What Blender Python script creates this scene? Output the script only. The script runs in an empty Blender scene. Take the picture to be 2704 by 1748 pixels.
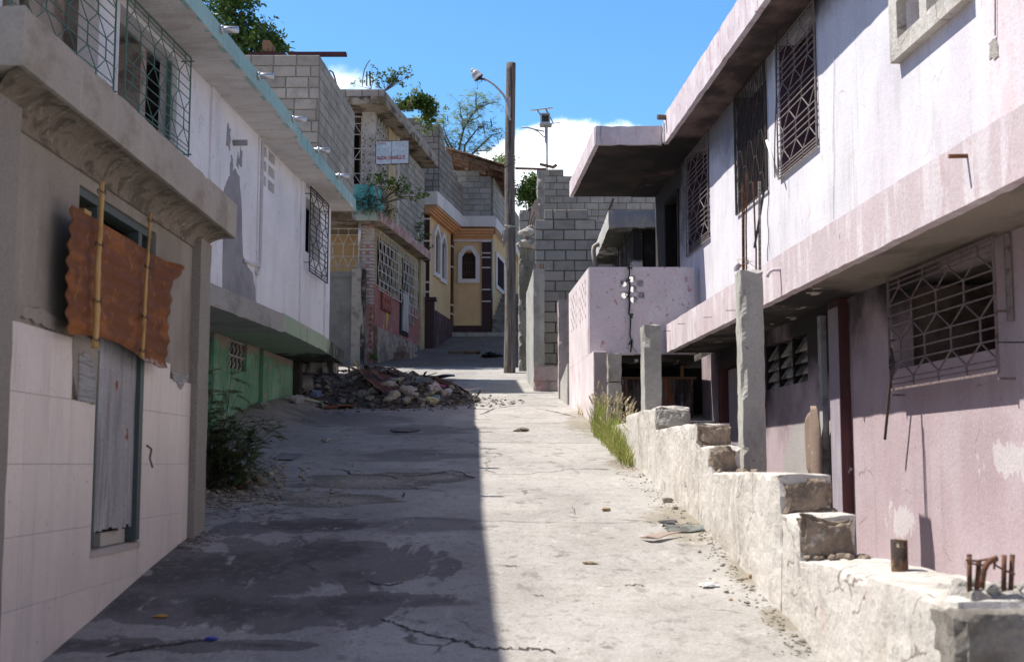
import bpy, math, random
from mathutils import Vector, noise, Matrix
random.seed(7)
R = random.uniform
# ------------------------------------------------------------------ camera, sky, sun
sc = bpy.context.scene
FPX, CX, CY = 3300.0, 1352.0, 874.0          # focal length and centre measured on the 2704 px photograph
PIT = math.atan(351 / 3300)
CP, SP = math.cos(PIT), math.sin(PIT)
cam = bpy.data.cameras.new('camera'); camo = bpy.data.objects.new('camera', cam)
sc.collection.objects.link(camo); sc.camera = camo
cam.sensor_width = 36; cam.lens = FPX / 2704 * 36; cam.clip_start = .05; cam.clip_end = 2000
camo.location = (0, 0, 0); camo.rotation_euler = (math.pi / 2 + PIT, 0, 0)
cam.dof.use_dof = True; cam.dof.focus_distance = 19; cam.dof.aperture_fstop = 4.5

SUN = Vector((-1, .28, 1.67)).normalized()     # towards the sun
elev = math.asin(SUN.z); rot = math.atan2(SUN.x, SUN.y)
w = bpy.data.worlds.new('World'); sc.world = w; w.use_nodes = True
nt = w.node_tree; nt.nodes.clear()
def wn(t, **k):
    n = nt.nodes.new(t)
    for a, b in k.items(): setattr(n, a, b)
    return n
def wm(op, a, b=None, c=None):
    n = wn('ShaderNodeMath', operation=op)
    for i, x in enumerate((a, b, c)):
        if x is None: continue
        if isinstance(x, (int, float)): n.inputs[i].default_value = x
        else: nt.links.new(x, n.inputs[i])
    return n.outputs[0]
sky = wn('ShaderNodeTexSky', sky_type='NISHITA'); sky.sun_disc = False
sky.sun_elevation = elev; sky.sun_rotation = rot
sky.altitude = 200; sky.air_density = 1.0; sky.dust_density = .35; sky.ozone_density = 2.0
bg = wn('ShaderNodeBackground'); out = wn('ShaderNodeOutputWorld')
bg.inputs[1].default_value = .106
tc = wn('ShaderNodeTexCoord'); sep = wn('ShaderNodeSeparateXYZ')
nt.links.new(tc.outputs['Generated'], sep.inputs[0])
dy = wm('MAXIMUM', sep.outputs[1], .05)
az = wm('DIVIDE', sep.outputs[0], dy); el = wm('DIVIDE', sep.outputs[2], dy)
cb = wn('ShaderNodeCombineXYZ'); nt.links.new(az, cb.inputs[0]); nt.links.new(el, cb.inputs[1])
def wnoise(scale, det, rgh=.6):
    n = wn('ShaderNodeTexNoise'); n.inputs['Scale'].default_value = scale; n.inputs['Detail'].default_value = det
    n.inputs['Roughness'].default_value = rgh
    nt.links.new(cb.outputs[0], n.inputs['Vector']); return n.outputs['Fac']
n1 = wnoise(22, 8); n2 = wnoise(9, 5)
da = wm('SUBTRACT', az, .058)
bound = wm('SUBTRACT', .2835, wm('MULTIPLY', wm('MULTIPLY', da, da), 3.6))
bound = wm('ADD', bound, wm('MULTIPLY', wm('SUBTRACT', n1, .5), .035))
m1 = wn('ShaderNodeMapRange', interpolation_type='SMOOTHSTEP')
nt.links.new(wm('SUBTRACT', bound, el), m1.inputs[0]); m1.inputs[1].default_value = -.0015; m1.inputs[2].default_value = .009
side = wn('ShaderNodeMapRange', interpolation_type='SMOOTHSTEP')
nt.links.new(az, side.inputs[0]); side.inputs[1].default_value = .34; side.inputs[2].default_value = .15
low = wn('ShaderNodeMapRange', interpolation_type='SMOOTHSTEP')      # the cloud thins downwards on its right
nt.links.new(wm('ADD', el, wm('MULTIPLY', wm('SUBTRACT', n2, .5), .12)), low.inputs[0]); low.inputs[1].default_value = .17; low.inputs[2].default_value = .25
low.inputs[3].default_value = .55
m1o = wm('MULTIPLY', wm('MULTIPLY', m1.outputs[0], side.outputs[0]), low.outputs[0])
ex = wm('DIVIDE', wm('ADD', az, .139), .03); ey = wm('DIVIDE', wm('SUBTRACT', el, .311), .014)
rr = wm('SQRT', wm('ADD', wm('MULTIPLY', ex, ex), wm('MULTIPLY', ey, ey)))
m2 = wn('ShaderNodeMapRange', interpolation_type='SMOOTHSTEP')
nt.links.new(wm('ADD', wm('SUBTRACT', 1, rr), wm('MULTIPLY', wm('SUBTRACT', n1, .5), 2.2)), m2.inputs[0])
m2.inputs[1].default_value = 0; m2.inputs[2].default_value = 1.1; m2.inputs[4].default_value = .9
msk = wm('MAXIMUM', m1o, m2.outputs[0])
tint = wn('ShaderNodeMix', data_type='RGBA', blend_type='MULTIPLY'); tint.inputs[0].default_value = 1
# deep blue towards the north horizon, unseen part overhead and behind tinted to neutralise the shade light
hz = wn('ShaderNodeMapRange', interpolation_type='SMOOTHSTEP'); nt.links.new(sep.outputs[2], hz.inputs[0]); hz.inputs[1].default_value = .38; hz.inputs[2].default_value = .62
hy = wn('ShaderNodeMapRange', interpolation_type='SMOOTHSTEP'); nt.links.new(sep.outputs[1], hy.inputs[0]); hy.inputs[1].default_value = .6; hy.inputs[2].default_value = .2
tm = wn('ShaderNodeMix', data_type='RGBA'); nt.links.new(wm('MAXIMUM', hz.outputs[0], hy.outputs[0]), tm.inputs[0])
tm.inputs[6].default_value = (.74, 1.19, 1.44, 1); tm.inputs[7].default_value = (.82, .76, .84, 1)
nt.links.new(sky.outputs[0], tint.inputs[6]); nt.links.new(tm.outputs[2], tint.inputs[7])
mx = wn('ShaderNodeMix', data_type='RGBA')
nt.links.new(msk, mx.inputs[0]); nt.links.new(tint.outputs[2], mx.inputs[6]); mx.inputs[7].default_value = (12.0, 12.4, 12.9, 1)
nt.links.new(mx.outputs[2], bg.inputs[0]); nt.links.new(bg.outputs[0], out.inputs[0])

sl = bpy.data.lights.new('sun', 'SUN'); sl.energy = 5.0; sl.angle = math.radians(.55); sl.color = (1, .95, .87)
so = bpy.data.objects.new('sun', sl); sc.collection.objects.link(so)
so.rotation_euler = SUN.to_track_quat('Z', 'Y').to_euler(); so.location = (-20, 4, 30)
sc.view_settings.view_transform = 'Standard'; sc.view_settings.look = 'None'
sc.view_settings.exposure = .55; sc.view_settings.gamma = 1
sc.cycles.max_bounces = 8; sc.cycles.diffuse_bounces = 5
sc.cycles.use_denoising = True

# ------------------------------------------------------------------ measuring helpers
def ray(u, v):
    x = (u - CX) / FPX; y = (CY - v) / FPX
    return Vector((x, CP - y * SP, SP + y * CP))
K = 2704 / 2382.0
def P(u, v, Y):
    d = ray(u, v); return d * (Y / d.y)
def lerp(a, b, t): return a + (b - a) * t
PROF = [(-60, -2.2), (-5, -2.1), (0, -1.77), (5, -.92), (7.9, -.43), (12, .084), (20, 1.086), (31.2, 2.49), (37.3, 3.45), (41.6, 4.30), (42.4, 4.42), (46, 5.0), (60, 6.5), (120, 8), (900, 8)]
def prof0(y):
    for (a, b), (c, d) in zip(PROF, PROF[1:]):
        if y <= c: return lerp(b, d, max(0, (y - a)) / (c - a))
    return PROF[-1][1]
def sstep(a, b, x):
    t = min(1, max(0, (x - a) / (b - a))); return t * t * (3 - 2 * t)
def g(x, y):
    z = (prof0(y - .8) + 2 * prof0(y) + prof0(y + .8)) / 4
    z += .24 * sstep(-2.3, -3.3, x) * sstep(12, 15.5, y) * (1 - sstep(19, 24, y))
    z += .012 * noise.noise((x * .9, y * .9, 0)) + .004 * noise.noise((x * 4, y * 4, 3))
    return z
def G(u, v):
    d = ray(u, v); t = 3.0
    while t < 70:
        p = d * t
        if p.z < g(p.x, p.y): break
        t += .05
    lo, hi = t - .05, t
    for _ in range(12):
        m = (lo + hi) / 2; p = d * m
        if p.z < g(p.x, p.y): hi = m
        else: lo = m
    p = d * hi; return Vector((p.x, p.y, g(p.x, p.y)))
def GD(x, y): return G(x * K, y * K)
class Fr:
    """vertical wall frame: s runs along the wall, z up, n out of the wall"""
    def __init__(s, O, D, N): s.O = Vector(O); s.D = Vector(D); s.N = Vector(N).normalized()
    def pt(s, a, z, n=0): p = s.O + s.D * a + s.N * n; return Vector((p.x, p.y, z))
    def at(s, u, v, n=0):
        d = ray(u, v); nn = Vector((-s.D.y, s.D.x, 0)); O = s.O + s.N * n
        p = d * (O.dot(nn) / d.dot(nn)); q = p - O
        return (q.x * s.D.x + q.y * s.D.y) / s.D.length_squared, p.z
    def ad(s, x, y, n=0): return s.at(x * K, y * K, n)
def lineY(a, b, side): return Fr((a, 0, 0), (b, 1, 0), (side, -side * b, 0))   # X = a + b*Y, faces +X if side 1
def front(Y): return Fr((0, Y, 0), (1, 0, 0), (0, -1, 0))                       # faces the camera

# ------------------------------------------------------------------ materials
MATS = {}
def mat(name, base, layers=(), rough=.88, bump=(40, .25), island=0, metal=0, hsv=None, spec=.3, trans=0, fine=.06):
    if name in MATS: return MATS[name]
    m = bpy.data.materials.new(name); m.use_nodes = True; t = m.node_tree; N = t.nodes
    bs = N['Principled BSDF']; bs.inputs['Roughness'].default_value = rough; bs.inputs['Metallic'].default_value = metal
    bs.inputs['Specular IOR Level'].default_value = spec
    def new(ty, **k):
        n = N.new(ty)
        for a, b in k.items(): setattr(n, a, b)
        return n
    def L(a, b): t.links.new(a, b)
    def ma(op, a, b=None, clamp=False):
        n = new('ShaderNodeMath', operation=op, use_clamp=clamp)
        for i, x in enumerate((a, b)):
            if x is None: continue
            if isinstance(x, (int, float)): n.inputs[i].default_value = x
            else: L(x, n.inputs[i])
        return n.outputs[0]
    geo = new('ShaderNodeNewGeometry'); pos = geo.outputs['Position']
    sp = new('ShaderNodeSeparateXYZ'); L(pos, sp.inputs[0])
    def nz(sv, det=5, dist=0, rg=.6, off=0):
        mp = new('ShaderNodeMapping'); L(pos, mp.inputs[0])
        mp.inputs['Scale'].default_value = sv if isinstance(sv, tuple) else (sv, sv, sv)
        mp.inputs['Location'].default_value = (off, off * .7, off * 1.3)
        n = new('ShaderNodeTexNoise'); n.inputs['Scale'].default_value = 1; n.inputs['Detail'].default_value = det
        n.inputs['Roughness'].default_value = rg; n.inputs['Distortion'].default_value = dist
        L(mp.outputs[0], n.inputs['Vector']); return n.outputs['Fac']
    col = new('ShaderNodeRGB'); col.outputs[0].default_value = (*base, 1); cur = col.outputs[0]
    k = 0
    for ly in layers:
        k += 1
        v = nz(ly.get('s', 2), ly.get('d', 6), ly.get('dist', 0), ly.get('rg', .62), off=k * 7.3)
        reg = None
        def mul(a, b): return b if a is None else ma('MULTIPLY', a, b)
        for ax, key in enumerate('xyz'):
            if key in ly:
                a0, a1 = ly[key]; mr = new('ShaderNodeMapRange'); L(sp.outputs[ax], mr.inputs[0])
                mr.inputs[1].default_value = a0; mr.inputs[2].default_value = a1; reg = mul(reg, mr.outputs[0])
        if 'blobs' in ly:
            best = None
            for (x, y, z, rx, ry, rz) in ly['blobs']:
                mp = new('ShaderNodeMapping', vector_type='TEXTURE'); L(pos, mp.inputs[0])
                mp.inputs['Location'].default_value = (x, y, z); mp.inputs['Scale'].default_value = (rx, ry, rz)
                ln = new('ShaderNodeVectorMath', operation='LENGTH'); L(mp.outputs[0], ln.inputs[0])
                q = ma('SUBTRACT', 1, ln.outputs['Value'])
                best = q if best is None else ma('MAXIMUM', best, q)
            v = ma('ADD', best, ma('MULTIPLY', ma('SUBTRACT', v, .5), ly.get('amp', 2.2)))
        if reg is not None: v = ma('ADD', v, ma('SUBTRACT', reg, 1))
        mr = new('ShaderNodeMapRange', interpolation_type='SMOOTHSTEP'); L(v, mr.inputs[0])
        mr.inputs[1].default_value = ly.get('lo', .45); mr.inputs[2].default_value = ly.get('hi', .6); mr.inputs[4].default_value = ly.get('a', 1)
        mk = mr.outputs[0]
        if 'vor' in ly:      # hairline cracks: distance to warped cell edges, broken up by the noise mask
            wv = new('ShaderNodeTexNoise'); wv.inputs['Scale'].default_value = ly['vor'] * 2.2; wv.inputs['Detail'].default_value = 5; L(pos, wv.inputs['Vector'])
            ad = new('ShaderNodeVectorMath', operation='MULTIPLY_ADD'); L(wv.outputs['Color'], ad.inputs[0]); ad.inputs[1].default_value = (.55 / ly['vor'],) * 3; L(pos, ad.inputs[2])
            vo = new('ShaderNodeTexVoronoi', feature='DISTANCE_TO_EDGE'); vo.inputs['Scale'].default_value = ly['vor']; L(ad.outputs[0], vo.inputs['Vector'])
            m3 = new('ShaderNodeMapRange', interpolation_type='SMOOTHSTEP'); L(vo.outputs['Distance'], m3.inputs[0]); m3.inputs[1].default_value = 0; m3.inputs[2].default_value = ly.get('w', .02); m3.inputs[3].default_value = 1; m3.inputs[4].default_value = 0
            mk = ma('MULTIPLY', mk, m3.outputs[0])
        mx = new('ShaderNodeMix', data_type='RGBA'); L(mk, mx.inputs[0]); L(cur, mx.inputs[6]); mx.inputs[7].default_value = (*ly['c'], 1)
        cur = mx.outputs[2]
    fac = None
    if fine:
        f1 = nz(55, 4, rg=.7, off=31); mr = new('ShaderNodeMapRange'); L(f1, mr.inputs[0]); mr.inputs[1].default_value = .3; mr.inputs[2].default_value = .7
        mr.inputs[3].default_value = 1 - fine * 2; mr.inputs[4].default_value = 1 + fine * 2; fac = mr.outputs[0]
        f2 = nz(1.1, 6, off=77); mr = new('ShaderNodeMapRange'); L(f2, mr.inputs[0]); mr.inputs[1].default_value = .3; mr.inputs[2].default_value = .7
        mr.inputs[3].default_value = 1 - fine * 1.6; mr.inputs[4].default_value = 1 + fine * 1.6; fac = ma('MULTIPLY', fac, mr.outputs[0])
    if island:
        mr = new('ShaderNodeMapRange'); L(geo.outputs['Random Per Island'], mr.inputs[0]); mr.inputs[3].default_value = 1 - island; mr.inputs[4].default_value = 1 + island
        fac = mr.outputs[0] if fac is None else ma('MULTIPLY', fac, mr.outputs[0])
    if fac is not None:
        vm = new('ShaderNodeVectorMath', operation='SCALE'); L(cur, vm.inputs[0]); L(fac, vm.inputs['Scale']); cur = vm.outputs[0]
    L(cur, bs.inputs['Base Color'])
    if bump:
        b1 = nz(bump[0], 6, rg=.65, off=3); bn = new('ShaderNodeBump'); bn.inputs['Strength'].default_value = bump[1]
        bn.inputs['Distance'].default_value = .6 / bump[0]; L(b1, bn.inputs['Height'])
        b2 = nz(3.5, 4, off=9); bn2 = new('ShaderNodeBump'); bn2.inputs['Strength'].default_value = bump[1] * .8; bn2.inputs['Distance'].default_value = .03
        L(b2, bn2.inputs['Height']); L(bn.outputs[0], bn2.inputs['Normal']); L(bn2.outputs[0], bs.inputs['Normal'])
    if trans:
        tr = new('ShaderNodeBsdfTranslucent'); L(cur, tr.inputs[0]); ms = new('ShaderNodeMixShader'); ms.inputs[0].default_value = trans
        L(bs.outputs[0], ms.inputs[1]); L(tr.outputs[0], ms.inputs[2]); L(ms.outputs[0], N['Material Output'].inputs[0])
    MATS[name] = m; return m

# ------------------------------------------------------------------ mesh helpers
class MB:
    def __init__(s): s.v = []; s.f = []; s.mi = []; s.cur = 0
    def add(s, vs, fs):
        b = len(s.v); s.v += [Vector(x) for x in vs]
        for f in fs: s.f.append(tuple(i + b for i in f)); s.mi.append(s.cur)
    def hexa(s, p):   # p: 8 points, bottom 4 then top 4
        s.add(p, [(0, 3, 2, 1), (4, 5, 6, 7), (0, 1, 5, 4), (1, 2, 6, 5), (2, 3, 7, 6), (3, 0, 4, 7)])
    def box(s, fr, a0, a1, z0, z1, n0, n1):
        q = fr.pt
        s.hexa([q(a0, z0, n0), q(a1, z0, n0), q(a1, z0, n1), q(a0, z0, n1), q(a0, z1, n0), q(a1, z1, n0), q(a1, z1, n1), q(a0, z1, n1)])
    def prism(s, pts, off):   # pts: closed outline in 3D, off: extrusion vector
        n = len(pts); off = Vector(off); A = [Vector(p) for p in pts]; B = [p + off for p in A]
        s.add(A + B, [tuple(range(n))[::-1], tuple(range(n, 2 * n))] + [(i, (i + 1) % n, n + (i + 1) % n, n + i) for i in range(n)])
    def poly(s, fr, sz, n0, n1): s.prism([fr.pt(a, z, n0) for a, z in sz], fr.N * (n1 - n0))
    def chamf(s, fr, a0, a1, z0, z1, n0, n1, c=.008, j=0):
        q = fr.pt; L_ = fr.D.length; c2 = c / L_
        jj = lambda: R(-j, j)
        o = [q(a0, z0, n0), q(a1, z0, n0), q(a1, z1, n0), q(a0, z1, n0)]
        m = [q(a0 + jj(), z0 + jj(), n1 - c), q(a1 + jj(), z0 + jj(), n1 - c), q(a1 + jj(), z1 + jj(), n1 - c), q(a0 + jj(), z1 + jj(), n1 - c)]
        i = [q(a0 + c2, z0 + c, n1), q(a1 - c2, z0 + c, n1), q(a1 - c2, z1 - c, n1), q(a0 + c2, z1 - c, n1)]
        V_ = o + m + i; F_ = [(8, 9, 10, 11)]
        for k in range(4):
            k2 = (k + 1) % 4; F_ += [(k, k2, 4 + k2, 4 + k), (4 + k, 4 + k2, 8 + k2, 8 + k)]
        s.add(V_, F_)
    def tube(s, pts, r, seg=6, r1=None, cap=True):
        pts = [Vector(p) for p in pts]; n = len(pts); base = len(s.v); ref = None
        for i, p in enumerate(pts):
            t = (pts[min(i + 1, n - 1)] - pts[max(i - 1, 0)]).normalized()
            if ref is None: ref = t.orthogonal().normalized()
            ref = (ref - t * ref.dot(t)).normalized(); b = t.cross(ref)
            rr = r if r1 is None else lerp(r, r1, i / max(1, n - 1))
            if isinstance(r, (list, tuple)): rr = r[i]
            for k in range(seg):
                a = 2 * math.pi * k / seg; s.v.append(p + ref * math.cos(a) * rr + b * math.sin(a) * rr)
        for i in range(n - 1):
            for k in range(seg):
                k2 = (k + 1) % seg; s.f.append((base + i * seg + k, base + i * seg + k2, base + (i + 1) * seg + k2, base + (i + 1) * seg + k)); s.mi.append(s.cur)
        if cap:
            s.f.append(tuple(base + k for k in range(seg))[::-1]); s.mi.append(s.cur)
            s.f.append(tuple(base + (n - 1) * seg + k for k in range(seg))); s.mi.append(s.cur)
    def bar(s, a, b, r, seg=4): s.tube([a, b], r, seg)
    def gbox(s, fr, a0, a1, z0, z1, n0, n1, st=.06, amp=.012, chip=.03, fq=6, slope=0):
        """box with noisy faces and chipped edges; slope tilts the top along s"""
        D = fr.D.length; na = max(1, int((a1 - a0) * D / st)); nz_ = max(1, int((z1 - z0) / st)); nn = max(1, int(abs(n1 - n0) / st))
        c = Vector(((a0 + a1) / 2, (z0 + z1) / 2, (n0 + n1) / 2))
        def PT(i, j, k):
            a = lerp(a0, a1, i / na); z = lerp(z0, z1, j / nz_); n = lerp(n0, n1, k / nn)
            z += slope * (a - a0) * (j / nz_)
            p = fr.pt(a, z, n); e = (i in (0, na)) + (j in (0, nz_)) + (k in (0, nn))
            p = p + noise.noise_vector(p * fq) * amp + noise.noise_vector(p * fq * 4) * amp * .4
            if e >= 2 and chip:
                q = max(0, noise.noise(p * 7 + Vector((5, 1, 2)))) * 1.5 + .25
                cc = fr.pt(c.x, c.y, c.z); inn = (fr.pt(a if i not in (0, na) else lerp(a, c.x, .3), z if j not in (0, nz_) else lerp(z, c.y, .3), n if k not in (0, nn) else lerp(n, c.z, .3)) - fr.pt(a, z, n))
                if inn.length > 0: p += inn.normalized() * chip * q
            return p
        for fixed, (A, B) in ((2, (0, 1)), (1, (0, 2)), (0, (1, 2))):
            mxs = (na, nz_, nn)
            for side in (0, mxs[fixed]):
                b = len(s.v); cA, cB = mxs[A], mxs[B]
                for x in range(cA + 1):
                    for y in range(cB + 1):
                        t = [0, 0, 0]; t[fixed] = side; t[A] = x; t[B] = y; s.v.append(PT(*t))
                for x in range(cA):
                    for y in range(cB):
                        q = b + x * (cB + 1) + y; s.f.append((q, q + 1, q + cB + 2, q + cB + 1)); s.mi.append(s.cur)
    def walls(s, fr, a0, a1, z0, z1, n0, n1, holes=()):
        """a slab with rectangular holes (a0,a1,z0,z1), reveals included"""
        A = sorted({a0, a1, *[h[0] for h in holes], *[h[1] for h in holes]}); Z = sorted({z0, z1, *[h[2] for h in holes], *[h[3] for h in holes]})
        A = [a for a in A if a0 <= a <= a1]; Z = [z for z in Z if z0 <= z <= z1]
        def solid(i, j):
            if i < 0 or j < 0 or i >= len(A) - 1 or j >= len(Z) - 1: return False
            a = (A[i] + A[i + 1]) / 2; z = (Z[j] + Z[j + 1]) / 2
            return not any(h[0] < a < h[1] and h[2] < z < h[3] for h in holes)
        ids = {}
        def vid(i, j, k):
            if (i, j, k) not in ids: ids[i, j, k] = len(s.v); s.v.append(fr.pt(A[i], Z[j], (n0, n1)[k]))
            return ids[i, j, k]
        def F(*f): s.f.append(f); s.mi.append(s.cur)
        for i in range(len(A) - 1):
            for j in range(len(Z) - 1):
                if not solid(i, j): continue
                F(vid(i, j, 1), vid(i + 1, j, 1), vid(i + 1, j + 1, 1), vid(i, j + 1, 1)); F(vid(i, j, 0), vid(i, j + 1, 0), vid(i + 1, j + 1, 0), vid(i + 1, j, 0))
                if not solid(i - 1, j): F(vid(i, j, 0), vid(i, j, 1), vid(i, j + 1, 1), vid(i, j + 1, 0))
                if not solid(i + 1, j): F(vid(i + 1, j, 1), vid(i + 1, j, 0), vid(i + 1, j + 1, 0), vid(i + 1, j + 1, 1))
                if not solid(i, j - 1): F(vid(i, j, 0), vid(i + 1, j, 0), vid(i + 1, j, 1), vid(i, j, 1))
                if not solid(i, j + 1): F(vid(i, j + 1, 1), vid(i + 1, j + 1, 1), vid(i + 1, j + 1, 0), vid(i, j + 1, 0))
    def blocks(s, fr, a0, a1, z0, ztop, n0, n1, bl=.405, bh=.2, mi_mortar=1, off=0, miss=0, gap=.02):
        """coursed concrete blocks on a mortar core; ztop is a number or a function of s"""
        top = ztop if callable(ztop) else (lambda a: ztop)
        bl = bl / fr.D.length; zc = z0; row = off; zmax = max(top(a0 + (a1 - a0) * t / 40) for t in range(41))
        blockm = s.cur
        while zc + bh <= zmax + .03:
            a = a0 - (bl * .5 if row % 2 else 0) - R(0, .12) * bl
            if row % 2 == 0: a += 0
            run = None
            while a < a1 - .02:
                x0 = max(a, a0); w_ = bl * (1 if R(0, 1) > .1 else R(.45, .7)); x1 = min(a + w_, a1); a += w_
                if x1 - x0 < .05 * bl: continue
                ok = zc + bh <= top((x0 + x1) / 2) + .03
                if ok:
                    run = (x0, x1) if run is None else (run[0], x1)
                    if R(0, 1) > miss:
                        s.cur = blockm; g_ = gap / 2
                        s.chamf(fr, x0 + g_, x1 - g_, zc + g_, zc + bh - g_, n0 + .02, n1 + R(-.004, .004), .009, .003)
                if (not ok or a >= a1 - .02) and run:
                    s.cur = mi_mortar; s.box(fr, run[0], run[1], zc, zc + bh - .001, n0, n1 - .018); run = None
            zc += bh; row += 1
        s.cur = blockm
    def stone(s, c, r, fl=.7, seed=0, sub=1):
        t = (1 + 5 ** .5) / 2
        V_ = [Vector(x).normalized() for x in ((-1, t, 0), (1, t, 0), (-1, -t, 0), (1, -t, 0), (0, -1, t), (0, 1, t), (0, -1, -t), (0, 1, -t), (t, 0, -1), (t, 0, 1), (-t, 0, -1), (-t, 0, 1))]
        F_ = [(0, 11, 5), (0, 5, 1), (0, 1, 7), (0, 7, 10), (0, 10, 11), (1, 5, 9), (5, 11, 4), (11, 10, 2), (10, 7, 6), (7, 1, 8), (3, 9, 4), (3, 4, 2), (3, 2, 6), (3, 6, 8), (3, 8, 9), (4, 9, 5), (2, 4, 11), (6, 2, 10), (8, 6, 7), (9, 8, 1)]
        for _ in range(sub):
            cache = {}; F2 = []
            def mid(a, b):
                k = (min(a, b), max(a, b))
                if k not in cache: cache[k] = len(V_); V_.append(((V_[a] + V_[b]) / 2).normalized())
                return cache[k]
            for a, b, c_ in F_:
                x, y, z = mid(a, b), mid(b, c_), mid(c_, a); F2 += [(a, x, z), (b, y, x), (c_, z, y), (x, y, z)]
            F_ = F2
        sd = Vector((seed * 3.1, seed * 1.7, seed)); rx, ry = R(.7, 1.2), R(.7, 1.2)
        cut = [(Vector((R(-1, 1), R(-1, 1), R(-1, 1))).normalized(), R(.55, .85)) for _ in range(5)]
        out_ = []
        for p in V_:
            q = p * (1 + .35 * noise.noise(p * 1.6 + sd))
            for nrm, dd in cut:
                e = q.dot(nrm) - dd
                if e > 0: q = q - nrm * e
            out_.append(Vector(c) + Vector((q.x * r * rx, q.y * r * ry, q.z * r * fl)))
        s.add(out_, F_)
    def leaf(s, p, d, size, wid=.45, up=None):
        d = d.normalized(); u = (up or Vector((R(-1, 1), R(-1, 1), R(-1, 1)))); x = d.cross(u)
        if x.length < .01: x = d.orthogonal()
        x = x.normalized() * size * wid / 2
        s.add([p, p + d * size * .5 + x, p + d * size, p + d * size * .5 - x], [(0, 1, 2, 3)])
    def sheet(s, fn, nu, nv, th=None):
        b = len(s.v); 
        for i in range(nu + 1):
            for j in range(nv + 1): s.v.append(Vector(fn(i / nu, j / nv)))
        for i in range(nu):
            for j in range(nv):
                q = b + i * (nv + 1) + j; s.f.append((q, q + nv + 1, q + nv + 2, q + 1)); s.mi.append(s.cur)
    def build(s, name, mats, parent=None, smooth=False, bevel=0, solid=0):
        me = bpy.data.meshes.new(name); o = bpy.data.objects.new(name, me); sc.collection.objects.link(o)
        if parent is None:
            xs = [p.x for p in s.v]; ys = [p.y for p in s.v]; loc = Vector(((min(xs) + max(xs)) / 2, (min(ys) + max(ys)) / 2, min(p.z for p in s.v)))
            o.location = loc; w0 = loc
        else: o.parent = parent; w0 = wloc(parent)
        me.from_pydata([p - w0 for p in s.v], [], s.f); me.update()
        if not isinstance(mats, (list, tuple)): mats = [mats]
        for m in mats: me.materials.append(m)
        if len(mats) > 1: me.polygons.foreach_set('material_index', s.mi)
        if smooth: me.polygons.foreach_set('use_smooth', [True] * len(me.polygons))
        if solid:
            md = o.modifiers.new('solid', 'SOLIDIFY'); md.thickness = solid; md.offset = 0
        if bevel:
            md = o.modifiers.new('bevel', 'BEVEL'); md.width = bevel; md.segments = 2; md.limit_method = 'ANGLE'; md.angle_limit = math.radians(50)
        return o
def wloc(o):
    v = Vector((0, 0, 0))
    while o: v = v + o.location; o = o.parent
    return v
def tag(o, label=None, cat=None, group=None, kind=None):
    if label: o['label'] = label
    if cat: o['category'] = cat
    if group: o['group'] = group
    if kind: o['kind'] = kind
    return o
def thing(name, label, cat, loc, group=None):
    o = bpy.data.objects.new(name, None); sc.collection.objects.link(o); o.location = loc; o.empty_display_size = .2
    return tag(o, label, cat, group)
def grille(mb, fr, a0, a1, z0, z1, n, cols=3, rows=3, r=.008, nh=3, swap=False, edge=1.5, seg=4):
    """window grille of staggered uprights joined by diagonals and crossed by bars"""
    def q(a, z):
        if swap: a, z = z, a
        return fr.pt(lerp(a0, a1, a), lerp(z0, z1, z), n)
    re = r * edge
    for (p, w_) in (((0, 0), (1, 0)), ((1, 0), (1, 1)), ((1, 1), (0, 1)), ((0, 1), (0, 0))): mb.tube([q(*p), q(*w_)], re, seg)
    H = 1 / rows; seg_h = H * .56
    for j in range(rows + 1):
        zc = j * H; sh = .5 if j % 2 else 0; lo, hi = max(0, zc - seg_h / 2), min(1, zc + seg_h / 2)
        for i in range(cols + 1):
            a = (i + sh) / cols
            if a > 1.001: continue
            if 0 < a < 1: mb.bar(q(a, lo), q(a, hi), r, seg)
            if j < rows:
                for s_ in (-.5, .5):
                    b = a + s_ / cols
                    if -.001 <= b <= 1.001: mb.bar(q(a, hi), q(b, (j + 1) * H - seg_h / 2), r * .8, seg)
        for k in range(nh):
            z = lo + (hi - lo) * (k / (nh - 1)) if nh > 1 else zc
            if .01 < z < .99: mb.bar(q(0, z), q(1, z), r * .85, seg)

# ------------------------------------------------------------------ palette
c_dark = (.035, .032, .03)
plaster_grey = mat('grey_cement_render', (.30, .275, .235), [dict(c=(.20, .175, .14), s=(2, 2, 1.2), lo=.4, hi=.65, a=.8), dict(c=(.40, .37, .34), s=(9, 9, .8), lo=.55, hi=.75, a=.5), dict(c=(.16, .13, .10), s=(14, 14, .7), lo=.62, hi=.75, a=.5)], bump=(50, .25))
cornice_m = mat('cornice_cement', (.36, .335, .30), [dict(c=(.24, .215, .17), s=(3, 3, 5), lo=.45, hi=.68, a=.85), dict(c=(.50, .48, .46), s=(12, 12, 1.2), lo=.58, hi=.8, a=.5)], bump=(30, .3))
cove_m = mat('stained_cove_plaster', (.22, .19, .15), [dict(c=(.10, .085, .065), s=(6, 6, 9), lo=.45, hi=.62, a=.9, dist=1.5), dict(c=(.42, .40, .37), s=(9, 9, 12), lo=.58, hi=.7, a=.7, dist=2.5)], bump=(20, .5))
pebble_m = mat('pebbledash', (.27, .25, .22), [dict(c=(.18, .165, .14), s=90, lo=.45, hi=.6, a=.55), dict(c=(.37, .345, .31), s=130, lo=.58, hi=.68, a=.5)], bump=(120, .5))
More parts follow.
